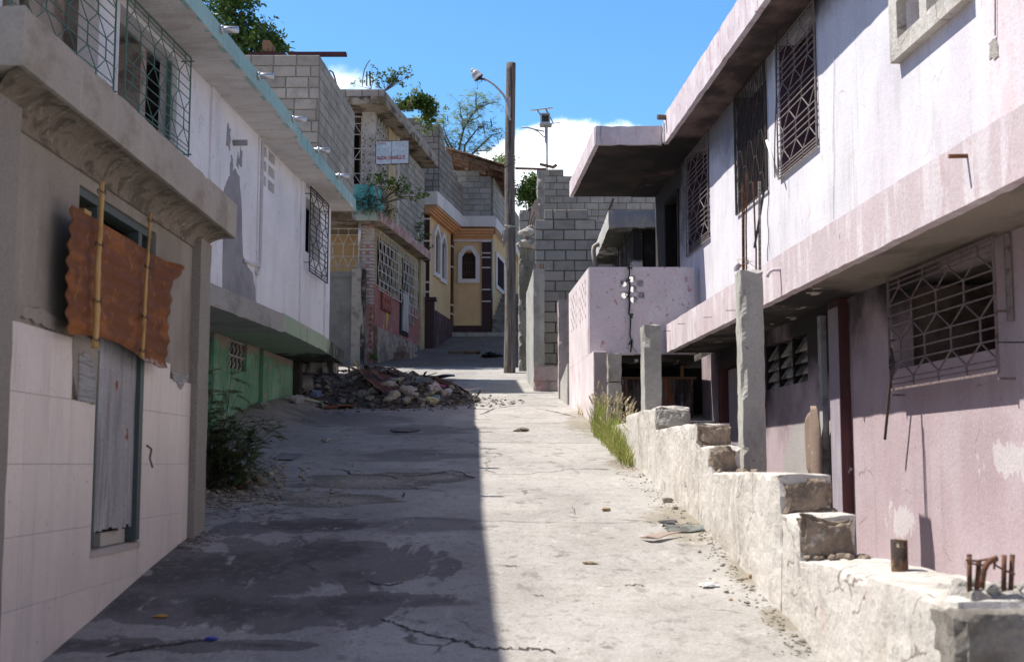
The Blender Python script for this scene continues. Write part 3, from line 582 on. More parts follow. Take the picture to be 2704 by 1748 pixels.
# grey mortar scars where tiles fell, ragged outlines
def ragged(fr, pts, n0, n1, mb, jit=.012, n=5):
    Q = []
    for (a, z), (b, w_) in zip(pts, pts[1:] + pts[:1]):
        for k in range(n): Q.append((lerp(a, b, k / n) + R(-jit, jit), lerp(z, w_, k / n) + R(-jit, jit)))
    mb.poly(fr, Q, n0, n1)
mb = MB()
ragged(FA, [FA.at(185, 885), FA.at(176, 850), FA.at(215, 880), FA.at(250, 925), FA.at(243, 1065), FA.at(196, 1058), FA.at(183, 985)], .002, .017, mb, .008)
ragged(FA, [(4.9, .565), (5.1, .60), (5.35, .585), (5.6, .58), (5.6, .64), (4.9, .66)], .002, .016, mb, .012, 9)
mb.build('render_scar', plaster_grey, hA)
mb = MB()
ragged(FA, [FA.at(197, 940), FA.at(212, 931), FA.at(230, 945), FA.at(238, 985), FA.at(240, 1062), FA.at(194, 1056)], .017, .024, mb, .006)
ragged(FA, [FA.at(445, 984), FA.at(490, 990), FA.at(478, 1015), FA.at(470, 1030), FA.at(462, 1012), FA.at(452, 1005)], .008, .020, mb, .006)
mb.build('notched_adhesive', mat('notched_adhesive', (.36, .36, .36), [dict(c=(.24, .24, .235), s=(5, 5, 90), lo=.45, hi=.6)], bump=(30, .8)), hA)
# window and door frame
fr_m = mat('blue_green_frame', (.07, .10, .10), [dict(c=(.04, .05, .05), s=20, lo=.6, hi=.7)], rough=.5, bump=None)
mb = MB()
for a0, a1, z0, z1 in ((5.74, 5.78, .6, 1.30), (6.96, 7.0, .6, 1.30), (5.78, 6.96, 1.26, 1.30), (6.04, 6.10, .602, 1.258), (6.72, 6.78, .602, 1.258)): mb.box(FA, a0, a1, z0, z1, -.07, -.015)
wf = mb.build('window_frame', fr_m, hA)
mb = MB(); mb.box(FA, 6.70, 6.765, -.40, .58, -.06, .025); mb.box(FA, 6.045, 6.07, -.40, .55, -.06, .012); mb.build('door_frame', fr_m, hA)
mb = MB(); mb.box(FA, 6.02, 6.80, -.445, -.413, -.18, .02); mb.build('sill', mat('sill_tile', (.42, .38, .36), rough=.5), hA)
mb = MB()
def cs(fr, a0, a1, z0, z1, n, amp, per, vert=True, nu=40, nv=8, tear=0):
    def fn(u, v):
        a = lerp(a0, a1, u); z = lerp(z0, z1, v)
        if tear and v == 0: z += tear * noise.noise((a * 7, 3, 0)) + tear * .5 * (int(a * 21) % 2)
        ph = (a if vert else z) / per * 2 * math.pi
        return fr.pt(a + (0 if vert else .01 * noise.noise((z * 9, a, 1)) * (u in (0, 1))), z, n + amp * math.sin(ph) + .006 * noise.noise((a * 3, z * 3, 5)))
    return fn
mb.sheet(cs(FA, 6.075, 6.70, -.33, .66, -.004, .007, .062, nu=70, nv=10, tear=.02), 70, 10)
mb.build('door_sheet', tin_m, hA, solid=.002)
mb = MB(); mb.box(FA, 6.3, 6.69, -.408, -.34, -.12, -.03); mb.build('door_kickboard', mat('pale_board', (.46, .43, .40)), hA)
mb = MB(); mb.sheet(lambda u, v: FA.pt(lerp(6.12, 6.74, u), lerp(.9, 1.22 - .17 * abs(u - .25) - .05 * noise.noise((u * 9, 0, 0)), v), -.10 + .008 * math.sin(u * 62)), 50, 4)
mb.build('window_sheet', tin_m, hA, solid=.002)
mb = MB(); mb.box(FA, 5.90, 6.0, 1.08, 1.22, -.10, -.03); mb.box(FA, 5.8, 6.02, 1.05, 1.10, -.10, -.02); mb.build('timber_block', bamboo_m, hA)

# rusty sheet and its two bamboo poles hang in front
mb = MB()
def rs(u, v):
    z = lerp(.56 + .03 * math.sin(u * 5) , lerp(1.13, 1.17, u), v)
    L_ = 5.37 + .12 * (1 - v) * .6 - .03 * math.sin(v * 5) + .005 * math.sin(z * 84)
    Rr = 6.90 + .02 * math.sin(z * 30) + (.20 * sstep(.66, .97, v)) + .1 * sstep(.45, .0, v) * .8
    a = lerp(L_, Rr, u)
    z += .012 * noise.noise((a * 5, z * 3, 0)) - .04 * u * sstep(.9, 1, v)
    return FA.pt(a, z, .085 + .0055 * math.sin(z * 84 + .4 * math.sin(a * 3)) + .05 * sstep(.85, 1, u) * v + .02 * noise.noise((a * 2, z * 3, 2)))
mb.sheet(rs, 60, 72)
o = mb.build('rusted_sheet', rust_m, smooth=True, solid=.003); tag(o, 'rust orange corrugated sheet with a torn right edge covering the window of the tiled house', 'metal sheet')
for (x0, y0, x1, y1, r_, lab) in ((268, 480, 249, 918, .0145, 'thicker left bamboo pole tied across the rusty sheet'), (396, 560, 373, 945, .010, 'thinner right bamboo pole tied across the rusty sheet')):
    a, z = FA.at(x0, y0, .12); b, w_ = FA.at(x1, y1, .12)
    mb = MB(); pts = []; rad = []
    for k in range(19):
        t = k / 18; pts.append(FA.pt(lerp(a, b, t) + .006 * math.sin(t * 9), lerp(z, w_, t), .122)); rad.append(r_ * (1.18 if k % 4 == 2 else 1) * lerp(.75, 1.1, t))
    mb.tube(pts, rad, 8); po = tag(mb.build('bamboo_pole', bamboo_m, smooth=True), lab, 'pole', 'bamboo poles holding the rusty sheet')
    for t in (.06, .38, .72, .95):
        p = FA.pt(lerp(a, b, t), lerp(z, w_, t), .122); mb = MB()
        mb.tube([p + Vector((math.cos(an) * r_ * 1.3, math.sin(an) * r_ * 1.3, .01 * math.sin(an * 2))) for an in [k * .7 for k in range(10)]] + [p + Vector((.03, -.03, -.02))], .0025, 4)
        mb.build('wire_tie', iron_dark, po)
mb = MB(); c = FA.pt(*FA.at(362, 1195), .05)
mb.tube([c + Vector((0, 0, .04)), c + Vector((.03, -.01, .02)), c + Vector((.02, 0, -.03)), c + Vector((.03, .02, -.08))], .006, 5)
mb.build('door_rope', twig_m, hA)

# ------------------------------------------------------------------ white house with the teal eave
FB = lineY(-3.99, .056, 1)
hB = thing('white_house', 'whitewashed two-storey house with teal eave, green iron grilles and peeling green ground floor', 'house', (-5.5, 13, 0))
Bend = 19.5
vents = []
for c0 in ((15.42, 15.56), (15.66, 15.98)):
    for zz in (3.86, 3.67, 3.48): vents.append((c0[0], c0[1], zz, zz + .13))
gr = [(8.25, 10.15, 3.08, 4.0), (10.4, 12.15, 3.05, 4.0)]
ra, rz = FB.at(801, 473); rb, rz2 = FB.at(846, 728)
gw = (ra, rb, min(FB.at(804, 690)[1], rz2) , 3.86)
mb = MB(); mb.walls(FB, 2.5, Bend, 1.5, 4.1, -.18, 0, [(8.35, 10.05, 3.12, 3.98), (10.5, 12.05, 3.12, 3.98), (gw[0] + .05, gw[1] - .05, gw[2] + .2, gw[3])] + vents)
mb.build('upper_wall', white_m, hB)
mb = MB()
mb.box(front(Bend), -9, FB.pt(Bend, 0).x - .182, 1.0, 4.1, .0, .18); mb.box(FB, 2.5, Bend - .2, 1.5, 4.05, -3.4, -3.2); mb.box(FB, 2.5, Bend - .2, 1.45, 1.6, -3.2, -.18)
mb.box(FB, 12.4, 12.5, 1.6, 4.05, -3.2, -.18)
mb.build('inner_wall', mat('shade_dark_plaster', (.09, .085, .08), [dict(c=(.04, .035, .03), s=2, lo=.45, hi=.65)]), hB)  # near-black colour stands in for the darkness of the rooms
mb = MB()
for a0, a1 in ((13.15, 13.42), (17.5, 17.72), (19.2, 19.5)): mb.box(FB, a0, a1, 1.6, 4.05, .0, .03)
mb.box(FB, 15.15, 15.3, 1.6, 4.03, .0, .02)
mb.build('pilaster', white_m, hB, bevel=.006)
mb = MB()
pp = [(587, 760), (590, 508), (598, 480), (611, 456), (620, 447), (631, 468), (637, 555), (640, 672), (650, 700), (666, 719), (672, 760), (675, 812)]
ragged(FB, [FB.at(*p) for p in pp], .001, .006, mb, .012, 4); mb.build('cement_patch', patch_m, hB)
mb = MB()
for x, y, r_ in ((604, 360, .09), (612, 440, .07), (636, 415, .07), (628, 425, .05)):
    a, z = FB.at(x, y); ragged(FB, [(a - r_, z - r_ * 1.5), (a - r_ * .6, z + r_ * 1.7), (a + r_ * .5, z + r_), (a + r_ * .7, z - r_ * 1.6)], .001, .005, mb, .02, 4)
mb.build('damp_scar', patch_m, hB)
mb = MB(); mb.box(FB, 15.3, 16.1, 3.4, 4.04, -.5, -.19); mb.build('vent_shade_box', black_m, hB)  # black box painted as the shade inside the vents
# soffit slab and fascia
FE = lineY(-3.35, .0445, 1)
def slab(mb, frI, nI, frO, a0, a1, z0, z1):
    p = [frI.pt(a0, 0, nI), frI.pt(a1, 0, nI), frO.pt(a1, 0), frO.pt(a0, 0)]
    mb.hexa([Vector((v.x, v.y, z0)) for v in p] + [Vector((v.x, v.y, z1)) for v in p])
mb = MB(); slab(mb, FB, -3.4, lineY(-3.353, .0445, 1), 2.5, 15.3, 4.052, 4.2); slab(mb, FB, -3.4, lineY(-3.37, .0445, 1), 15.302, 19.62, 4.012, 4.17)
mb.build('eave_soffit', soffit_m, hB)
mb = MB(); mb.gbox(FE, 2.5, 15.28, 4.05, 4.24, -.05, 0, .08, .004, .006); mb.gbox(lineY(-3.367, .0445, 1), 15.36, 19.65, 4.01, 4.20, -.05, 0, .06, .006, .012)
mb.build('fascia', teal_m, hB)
mb = MB(); mb.gbox(lineY(-3.38, .0445, 1), 15.0, 15.6, 4.06, 4.235, -.06, .012, .05, .012, .02); mb.build('broken_fascia_patch', patch_m, hB)
mb = MB(); mb.box(front(19.66), -4.9, -2.56, 3.93, 4.008, -.5, .0); mb.build('end_beam', c_conc, hB)
mb = MB(); mb.box(lineY(-3.75, .0445, 1), 2.5, 19.5, 4.2, 4.32, -3.2, 0); mb.build('roof_slab', soffit_m, hB)
for i, (x, y) in enumerate(((514, 57), (600, 162), (680, 263), (738, 333), (786, 387), (395, -120))):
    a, z = FE.ad(x, y); mb = MB(); z = 4.19
    a = FE.ad(x, y + 2)[0]
    mb.tube([FE.pt(a, z, -.05), FE.pt(a, z - .004, .17)], .034, 12); mb.tube([FE.pt(a, z, 0.0), FE.pt(a, z, .03)], .043, 12)
    mb.build('drain_spout', zinc_m, hB, smooth=True)
a, z = FB.at(616, 378); mb = MB(); mb.tube([FB.pt(a, z), FB.pt(a, z, .16)], .035, 10); mb.build('stub_pipe', patch_m, hB, smooth=True)
mb = MB(); a, z = FB.at(690, 640, .03); mb.tube([FB.pt(15.22, 4.0, .035), FB.pt(15.22, 2.4, .035), FB.pt(15.1, 2.3, .035)], .022, 8)
a1_, z1_ = FB.at(647, 690, .03); a2_, z2_ = FB.at(684, 703, .03); mb.tube([FB.pt(a1_, z1_, .03), FB.pt(a2_, z2_, .03)], .02, 6)
mb.build('wall_pipe', trim_w, hB, smooth=True)
for k, (a0, a1, z0, z1) in enumerate(gr):
    mb = MB(); grille(mb, FB, a0, a1, z0 - .02, z1 + .03, .10, 5, 3, .006)
    for a in (a0, a1):
        for z in (z0, z1): mb.bar(FB.pt(a, z, 0), FB.pt(a, z, .13), .008)
    mb.build('window_grille', iron_green, hB)
mb = MB(); mb.box(FB, 11.55, 11.7, 3.12, 3.98, -.5, -.19); mb.box(FB, 8.9, 9.0, 3.12, 3.98, -.5, -.19); mb.box(FB, 11.7, 12.3, 3.0, 3.98, -1.0, -.9); mb.box(FB, 9.4, 10.05, 3.0, 3.98, -.35, -.3); mb.build('window_jamb', mat('jamb_plaster', (.42, .36, .31), [dict(c=(.25, .2, .17), s=4, lo=.5, hi=.6)]), hB)
mb = MB(); mb.box(FB, 12.0, 12.03, 3.14, 3.96, -.09, -.05); mb.build('shutter', iron_green, hB)
mb = MB(); grille(mb, FB, gw[0], gw[1], gw[2] - .12, gw[3] + .1, .11, 3, 4, .008)
for z in (gw[2], gw[3]): 
    for a in (gw[0], gw[1]): mb.bar(FB.pt(a, z, 0), FB.pt(a, z, .11), .008)
mb.build('window_grille', iron_dark, hB)
# ledge
LP = [(-2.95, 8.0), (-2.72, 10.74), (-2.47, 13.41), (-2.39, 15.75), (-2.43, 17.95)]
def ledge(mb, pts, z0, z1, seg=16, xin=-3.9):
    for (xa, ya), (xb, yb) in zip(pts, pts[1:]):
        b = len(mb.v)
        for k in range(seg + 1):
            t = k / seg; x, y = lerp(xa, xb, t), lerp(ya, yb, t); e = .012 * noise.noise((y * 5, 1, 2)); c_ = .02 * max(0, noise.noise((y * 7, 8, 2)))
            for (xx, zz) in ((xin, z0), (x - c_, z0 + e), (x + e * .5, z0 + .02 + c_), (x + e * .5, z1 - .02), (x - c_, z1), (xin, z1)): mb.v.append(Vector((xx, y, zz)))
        for k in range(seg):
            for j in range(6): q0 = b + k * 6; j2 = (j + 1) % 6; mb.f.append((q0 + j, q0 + j2, q0 + 6 + j2, q0 + 6 + j)); mb.mi.append(mb.cur)
        for k in (0, seg): mb.f.append(tuple(b + k * 6 + j for j in range(6))); mb.mi.append(mb.cur)
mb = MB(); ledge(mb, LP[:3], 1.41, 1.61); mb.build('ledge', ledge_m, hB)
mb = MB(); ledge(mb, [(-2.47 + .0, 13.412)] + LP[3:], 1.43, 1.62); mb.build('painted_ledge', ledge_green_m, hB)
mb = MB(); mb.gbox(front(18.0), -3.7, -2.5, 1.28, 1.43, 0, .4, .06, .02, .02); mb.build('ledge_rib', ledge_m, hB)
FBl = lineY(-4.02, .056, 1)
va, vz = FBl.at(606, 892); vb, vz2 = FBl.at(651, 990)
mb = MB(); mb.walls(FBl, 7.5, 18.4, -.6, 1.5, -.15, 0, [(va, vb, vz2 + .03, vz)]); mb.build('ground_floor_wall', green_m, hB)
mb = MB(); mb.box(FBl, 7.5, 18.4, -.6, 1.45, -1.6, -1.5)
mb.build('cellar_wall', black_m, hB)
mb = MB()
for x in (562, 692):
    a = FBl.at(x, 950)[0]; mb.box(FBl, a - .12, a + .12, -.6, 1.42, 0, .05)
mb.build('ground_floor_pilaster', green_m, hB, bevel=.005)
mb = MB(); zc0, zc1 = vz2 + .03, vz; zm = (zc0 + zc1) / 2
for zz0, zz1 in ((zc0, zm), (zm, zc1)):
    for k in range(5):
        a = lerp(va, vb, (k + .5) / 5); mb.tube([FBl.pt(a - .05, zz0, -.06), FBl.pt(a + .03, lerp(zz0, zz1, .4), -.06), FBl.pt(a - .03, lerp(zz0, zz1, .7), -.06), FBl.pt(a + .05, zz1, -.06)], .016, 6)
    mb.box(FBl, va, vb, zz1 - .02, zz1 - .001, -.09, -.03)
mb.build('screen_vent', screen_m, hB)
mb = MB(); mb.gbox(front(17.6), -3.2, -2.95, .6, 1.43, 0, .25, .06, .008, .01); mb.build('support_post', ledge_green_m, hB)
# block-built storey on the roof beyond
FK = lineY(-4.36, .0435, 1)
bB = thing('block_storey', 'unfinished storey of bare concrete blocks rising behind the teal eave', 'block building', (-6, 23.5, 4))
def ragtop(a): return 7.24 - (.2 if a > 22.4 else 0) - (.2 if a > 24.2 else 0) - (.2 if a > 25.0 else 0)
mb = MB(); mb.blocks(FK, 21.64, 25.3, 5.24, 7.24, -.2, 0, off=1); mb.build('side_wall', blk_a, bB)
mb = MB(); mb.blocks(front(21.6), -9.5, FK.pt(21.6, 0).x, 5.24, 7.24, -.2, 0); mb.build('front_wall', blk_a, bB)
mb = MB(); mb.box(FK, 21.5, 25.35, 5.06, 5.235, -5, .02); mb.build('slab', c_conc, bB); mb = MB(); mb.box(front(25.2), -9, -5.6, .5, 5.05, 0, 3.6); mb.build('lower_storey', blk_a[0], bB)
def stick(name, mat_, pts, r_, label, cat, seg=6, r1=None, group=None):
    mb = MB(); mb.tube(pts, r_, seg, r1); return tag(mb.build(name, mat_), label, cat, group)
mb = MB(); mb.box(front(21.7), -4.0, -2.96, 7.26, 7.31, -.1, .05); mb.box(front(21.7), -4.7, -4.05, 7.26, 7.29, -.1, .05)
tag(mb.build('steel_channel', mat('dark_red_steel', (.07, .02, .03), rough=.5)), 'dark maroon steel channel lying along the top of the block storey', 'steel beam')
p = P(712, 130, 21.7); mb = MB(); mb.prism([p + Vector((-.14, 0, -.02)), p + Vector((.08, 0, -.06)), p + Vector((.10, 0, .02)), p + Vector((0, 0, .16)), p + Vector((-.13, 0, .17))], (0, .08, 0))
tag(mb.build('wood_offcut', wood_m), 'short brown wood offcut standing on the block storey', 'wood offcut')
p0 = [P(*q, 25.4) for q in ((873, 228), (868, 208), (867, 192), (872, 187), (879, 192), (884, 206), (890, 230))]
stick('rebar_hoop', rust_iron, p0 + [], .018, 'bent iron hoop standing on the far corner of the block storey', 'rebar hoop', 5)

# ------------------------------------------------------------------ red and cream house C
FC = lineY(-3.49 - .137 * 31.2, .137, 1); CF = front(31.2)
hC = thing('screened_house', 'weathered two-storey house with red ground floor, white grilles and patterned screen blocks', 'house', (-5.5, 34, 2))
q = CF.pt
zs, zr = 6.0, 8.95
FCs = lineY(-3.16 - .139 * 31.2, .139, 1)
mb = MB()
g1a = FC.at(993, 700)[0]; g1b = FC.at(1053, 700)[0]; g2a = FC.at(1058, 720)[0]; g2b = FC.at(1099, 720)[0]
mb.walls(FC, 31.45, 37.3, 1.6, zs, -.15, 0, [(g1a + .1, g1b - .1, 4.55, 5.8), (g2a + .1, g2b - .3, 4.55, 5.7)])
mb.build('side_wall', c_yel, hC)
mb = MB(); mb.gbox(FC, 31.2, g2b + 1.0, 2.0, 4.5, .005, .03, .15, .006, .01); mb.build('red_dado', c_red, hC)
mb = MB(); mb.gbox(FC, 31.2, g2b + .2, 1.7, 3.45, .0, .10, .12, .03, .05); mb.build('plinth', c_plinth, hC)
mb = MB(); mb.box(FC, 31.5, 37.2, 2, zr, -3.2, -3.0); mb.box(FC, 31.5, 37.2, zs + .24, zr, -1.9, -1.8); mb.build('inner_wall', c_yel, hC)
mb = MB(); slab(mb, FC, -4, lineY(-3.19 - .139 * 31.2, .139, 1), 30.52, 36.6, zs, zs + .24); mb.build('floor_slab', c_conc, hC)
mb = MB(); mb.gbox(FCs, 30.45, 36.7, zs - .01, zs + .25, -.04, .0, .12, .012, .02); mb.build('slab_edge', c_pink, hC)
mb = MB(); mb.gbox(front(30.48), -6.5, FCs.pt(30.45, 0).x - .03, zs - .01, zs + .26, -.03, .03, .12, .01, .02); mb.build('slab_front_edge', c_blue, hC)
FCr = lineY(-3.16 - .137 * 30.5, .137, 1)
mb = MB(); b = MB
mb.gbox(FCr, 30.4, 37.3, zr, zr + .19, -4.5, 0, .16, .012, .03, 5); mb.build('roof_slab', c_conc, hC)
mb = MB(); mb.blocks(front(30.55), -7, FCr.pt(30.5, 0).x - .04, zr + .2, zr + .42, -.15, 0, bl=.41); mb.blocks(FCr, 30.75, 37.2, zr + .2, zr + .42, -.2, -.05); mb.build('roof_kerb_blocks', blk_a, hC)
# brickwork quoins of the ground floor corner
mb = MB(); mb.box(CF, -3.85, -3.49, 1.9, zs, -.25, 0); mb.build('corner_column', c_pink, hC)
mb = MB(); z = 4.0; k = 0
while z < zs - .12:
    if k % 2 == 0: mb.box(CF, -3.87, -3.47, z, z + .055, -.27, .02)
    else: mb.box(CF, -3.80, -3.70, z, z + .055, -.2, .02); mb.box(CF, -3.60, -3.47, z, z + .055, -.27, .02)
    z += .085; k += 1
mb.build('quoin', screen_m, hC)
mb = MB()
for z in [2.6 + .14 * i for i in range(10)]:
    mb.box(CF, -3.83, -3.76, z, z + .06, .0, .02); mb.box(CF, -3.58, -3.52, z, z + .06, 0, .02); mb.box(FC, 31.24, 31.32, z, z + .06, .03, .045)
mb.build('lower_quoin', c_plinth, hC)
for (a0, a1, z0, z1, nm) in ((g1a, g1b, 4.4, 5.9, 6), (g2a, g2b - .1, 4.2, 5.85, 5)):
    mb = MB()
    for k in range(nm * 2 + 1):
        a = lerp(a0, a1, k / (nm * 2)); wv = [FC.pt(a + .05 * math.sin(t * 14 + (k % 2) * math.pi), lerp(z0, z1, t / 1.0), .08) for t in [i / 16 for i in range(17)]]
        mb.tube(wv, .012, 4)
    for k in range(7): z = lerp(z0, z1, k / 6); mb.bar(FC.pt(a0, z, .08), FC.pt(a1, z, .08), .014)
    mb.build('window_grille', iron_white, hC)
# balusters
ba, bz = FC.at(1002, 790); bb = FC.at(1028, 790)[0]
mb = MB(); mb.box(FC, ba, bb, bz - .27, bz + .27, .032, .040); mb.build('baluster_recess', mat('dark_red_recess', (.10, .035, .03)), hC)
mb = MB()
for k in range(4):
    a = lerp(ba, bb, (k + .5) / 4); mb.tube([FC.pt(a, bz - .26 + .52 * t, .06) for t in (0, .1, .25, .5, .75, .9, 1)], [.03, .04, .07, .035, .07, .04, .03], 8)
mb.build('balusters', c_red, hC, smooth=True)
da, dz0 = FC.at(1054, 868); mb = MB(); mb.box(FC, da - .1, da + .9, dz0 - .15, FC.at(1062, 770)[1], .032, .06); mb.build('gap', black_m, hC)
mb = MB(); mb.gbox(FC, da + .05, da + .75, dz0 - .05, FC.at(1062, 775)[1], .06, .10, .15, .01, .02); mb.build('white_door', mat('dirty_white_door', (.46, .42, .39), [dict(c=(.3, .26, .22), s=(5, 5, 2), lo=.5, hi=.65)]), hC)
a, z = FC.at(1080, 830); mb = MB(); mb.box(FC, a - .25, a + .35, z - .3, z + .35, .03, .06); mb.build('panel_scar', c_plinth, hC)
a, z = FC.at(1017, 825); mb = MB(); ragged(FC, [(a - .2, z + .35), (a + .3, z + .15), (a + .25, z - .1), (a + .02, z - .45), (a, z)], .031, .036, mb, .02, 3); mb.build('yellow_paint_mark', mat('yellow_mark', (.55, .36, .05)), hC)
mb = MB(); a = FC.at(1110, 800)[0]; mb.box(FC, a - .35, a + .3, 2.6, zs, .03, .09); mb.build('end_pilaster', c_yel, hC)
for k, (u, v) in enumerate(((1070, 935), (1078, 915))):
    p = FC.at(u, v, .3); mb = MB(); mb.gbox(FC, p[0] - .5 + .1 * k, p[0] + .5 + .1 * k, 2.2, 2.95 + .22 * k, .1, .55 - .2 * k, .12, .02, .03); mb.build('door_step', c_plinth, hC)
mb = MB(); mb.box(front(38.3), -7.5, -3.15, 2.5, 9.0, -.1, .85); mb.build('sun_blocking_wall', blk_a[0], hC)  # added wall that stops sun reaching the ramp through the gap
# upper floor of C
mb = MB(); mb.gbox(CF, -3.83, -3.50, zs + .25, zr, -.3, 0, .12, .008, .01); mb.build('upper_column', screen_m, hC)
mb = MB(); z = zs + .35
while z < zr - .5:
    for (x0, x1) in ((-3.80, -3.68), (-3.63, -3.53)):
        mb.box(CF, x0, x1, z, z + .03, 0, .03); mb.box(CF, x0, x0 + .03, z, z + .15, 0, .03)
        mb.box(CF, x0 + .05, x1, z + .08, z + .11, 0, .03)
    mb.box(FC, 31.24, 31.32, z, z + .1, .012, .03); mb.box(FC, 31.36, 31.44, z + .06, z + .16, .012, .03)
    z += .21
mb.build('column_relief', screen_m, hC)
def screen(mb, fr, a0, a1, z0, z1, n, cell=.3):
    na, nz = max(1, int((a1 - a0) / cell)), max(1, int((z1 - z0) / cell)); r_ = .02
    for i in range(na):
        for j in range(nz):
            c0, c1 = lerp(a0, a1, i / na), lerp(a0, a1, (i + 1) / na); d0, d1 = lerp(z0, z1, j / nz), lerp(z0, z1, (j + 1) / nz); m, h = (c0 + c1) / 2, (d0 + d1) / 2
            for (p, q_) in (((c0, d0), (c1, d0)), ((c0, d0), (c0, d1)), ((c0, d0), (m, h)), ((c1, d0), (m, h)), ((c0, d1), (m, h)), ((c1, d1), (m, h))): mb.bar(fr.pt(*p, n), fr.pt(*q_, n), r_)
s1, s2, s3 = FC.at(1027, 400)[0], FC.at(1046, 480)[0], 37.3
mb = MB(); screen(mb, FC, 31.5, s1, zs + .3, zr, -.05, .28); mb.build('screen_wall', screen_m, hC)
mb = MB(); mb.box(FC, 31.5, s1, zs + .24, zr, -.5, -.45); mb.build('screen_backing', mat('dim_brown', (.10, .075, .055)), hC)
mb = MB(); mb.box(FC, s1, s2, zs + .24, zr, -.1, 0); mb.build('cream_panel', c_yel, hC)
mb = MB(); mb.box(FC, s2, s2 + .3, zs + .24, zr, -.1, .03); mb.build('pale_post', screen_m, hC)
mb = MB(); mb.blocks(FC, s2 + .3, s3, zs + .25, zr, -.15, 0); mb.build('block_infill', blk_a, hC)
mb = MB(); mb.box(FC, 31.3, 32.0, zs + .25, zs + 1.02, .01, .05); mb.gbox(front(31.0), -4.15, -3.62, zs + .26, zs + 1.0, 0, .06, .1, .008, .01); mb.gbox(FC, 31.0, 31.25, zs + .26, zs + 1.0, -.1, .03, .1, .008, .01); mb.build('balcony_parapet', turq_m, hC)
mb = MB(); mb.box(front(33.5), -8, -3.6, zs + .24, zr, 0, .1); mb.build('dark_room', black_m, hC)
mb = MB(); grille(mb, CF, -5.0, -3.85, zs + .9, zr - .1, -.1, 3, 3, .014, nh=2); mb.build('upper_grille', iron_white, hC)
# porch side: cream wall and thin grille over the gate wall
mb = MB(); mb.box(front(32.6), -8, -3.7, 3, zs, 0, .1); mb.build('porch_wall', yellow_m, hC)
mb = MB(); grille(mb, front(31.1), -4.65, -3.86, 4.8, 5.9, 0, 3, 2, .012, nh=2); mb.build('porch_grille', iron_white, hC)
mb = MB(); mb.tube([P(948, 648, 30.7), P(951, 578, 30.7)], .035, 8); mb.build('porch_pipe', zinc_m, hC, smooth=True)
mb = MB(); mb.gbox(front(30.8), -5.6, -3.98, 1.6, 4.75, -.15, 0, .15, .004, .004); mb.box(front(30.8), -5.6, -3.98, 4.62, 4.76, .0, .04); mb.box(front(30.8), -5.6, -3.98, 2.3, 2.75, .0, .03)
tag(mb.build('gate_wall', gate_m), 'mottled grey rendered wall closing the gap beside the red house', 'wall')
mb = MB(); mb.gbox(front(30.75), -3.98, -3.64, 1.6, 4.82, -.2, .05, .1, .008, .012)
tag(mb.build('gate_post', gate_post_m), 'concrete post with a black mould streak at the end of the grey wall', 'gate post')
# the faded sign
sg = thing('street_sign', 'faded blue and white sign board with a red address line on the screened house', 'sign', P(1036, 440, 30.2))
SF = front(30.2)
def spx(u, v): p = P(u, v, 30.2); return p.x, p.z
x0, z0 = spx(992.5, 434); x1, z1 = spx(1080, 375)
sign_m = mat('faded_sign_paint', (.52, .58, .64), [dict(c=(.34, .50, .57), s=(9, 9, 22), lo=.48, hi=.6, a=.8), dict(c=(.62, .60, .66), s=(12, 12, 6), lo=.52, hi=.64, a=.7), dict(c=(.26, .18, .13), s=(18, 18, 9), lo=.62, hi=.68, a=.8)], rough=.6, bump=None)
SG = Fr((x0, 30.2, 0), (1, -.12, 0), (-.12, -1, 0)); W = x1 - x0
mb = MB(); mb.box(SG, 0, W, z0, z1, -.01, 0); mb.build('board', sign_m, sg)
mb = MB(); fm = mat('sign_frame', (.10, .05, .05), [dict(c=(.25, .25, .2), s=20, lo=.5, hi=.6)])
for a in ((-.015, W + .015, z0 - .03, z0), (-.015, W + .015, z1, z1 + .015), (-.015, 0, z0, z1), (W, W + .015, z0, z1)): mb.box(SG, *a, -.015, .008)
mb.box(SG, W * .475, W * .49, z0, z1, .001, .004); mb.build('frame', fm, sg)
def text(body, s, z, size, m_, n=.004, sx=1.0, par=sg, fr=SG, al='LEFT'):
    c = bpy.data.curves.new('lettering', 'FONT'); c.body = body; c.size = size; c.extrude = .001; c.offset = .0035; c.align_x = al; t_ = bpy.data.objects.new('tmp', c)
    me = bpy.data.meshes.new_from_object(t_); bpy.data.objects.remove(t_); me.materials.clear(); me.materials.append(m_)
    p = fr.pt(s, z, n); X = fr.D.normalized(); Nn = fr.N; M_ = Matrix((X, Vector((0, 0, 1)), Nn)).transposed().to_4x4(); M_.translation = p - wloc(par)
    me.transform(M_ @ Matrix.Diagonal((sx, 1, 1, 1))); o = bpy.data.objects.new('lettering', me); sc.collection.objects.link(o); o.parent = par; return o
red_l = mat('faded_red_lettering', (.33, .05, .06), [dict(c=(.50, .35, .38), s=30, lo=.6, hi=.68)], bump=None); blue_l = mat('faded_blue_lettering', (.16, .46, .54), [dict(c=(.45, .55, .62), s=30, lo=.45, hi=.55)], bump=None)
H = z1 - z0
text('NAZON, CARAVELLE 37', .022, z0 + H * .19, .125, red_l, sx=.53); 
for (a0, a1, zf) in ((.02, .06, .60), (.30, .37, .60), (.02, .06, .66), (.30, .36, .72), (.03, .08, .54), (.06, .30, .10)): 
    mb = MB(); mb.box(SG, a0, a1, z0 + H * zf, z0 + H * zf + .008, .001, .003); mb.build('blue_stroke', blue_l, sg)
mb = MB(); cc = (.185, z0 + H * .64)
for k in range(26):
    an = k / 26 * 2 * math.pi
    if 3.4 < an < 3.9: continue
    p = SG.pt(cc[0] + .11 * math.cos(an), cc[1] + .13 * math.sin(an), .003); q_ = SG.pt(cc[0] + .11 * math.cos(an + .2), cc[1] + .13 * math.sin(an + .2), .003); mb.bar(p, q_, .008)
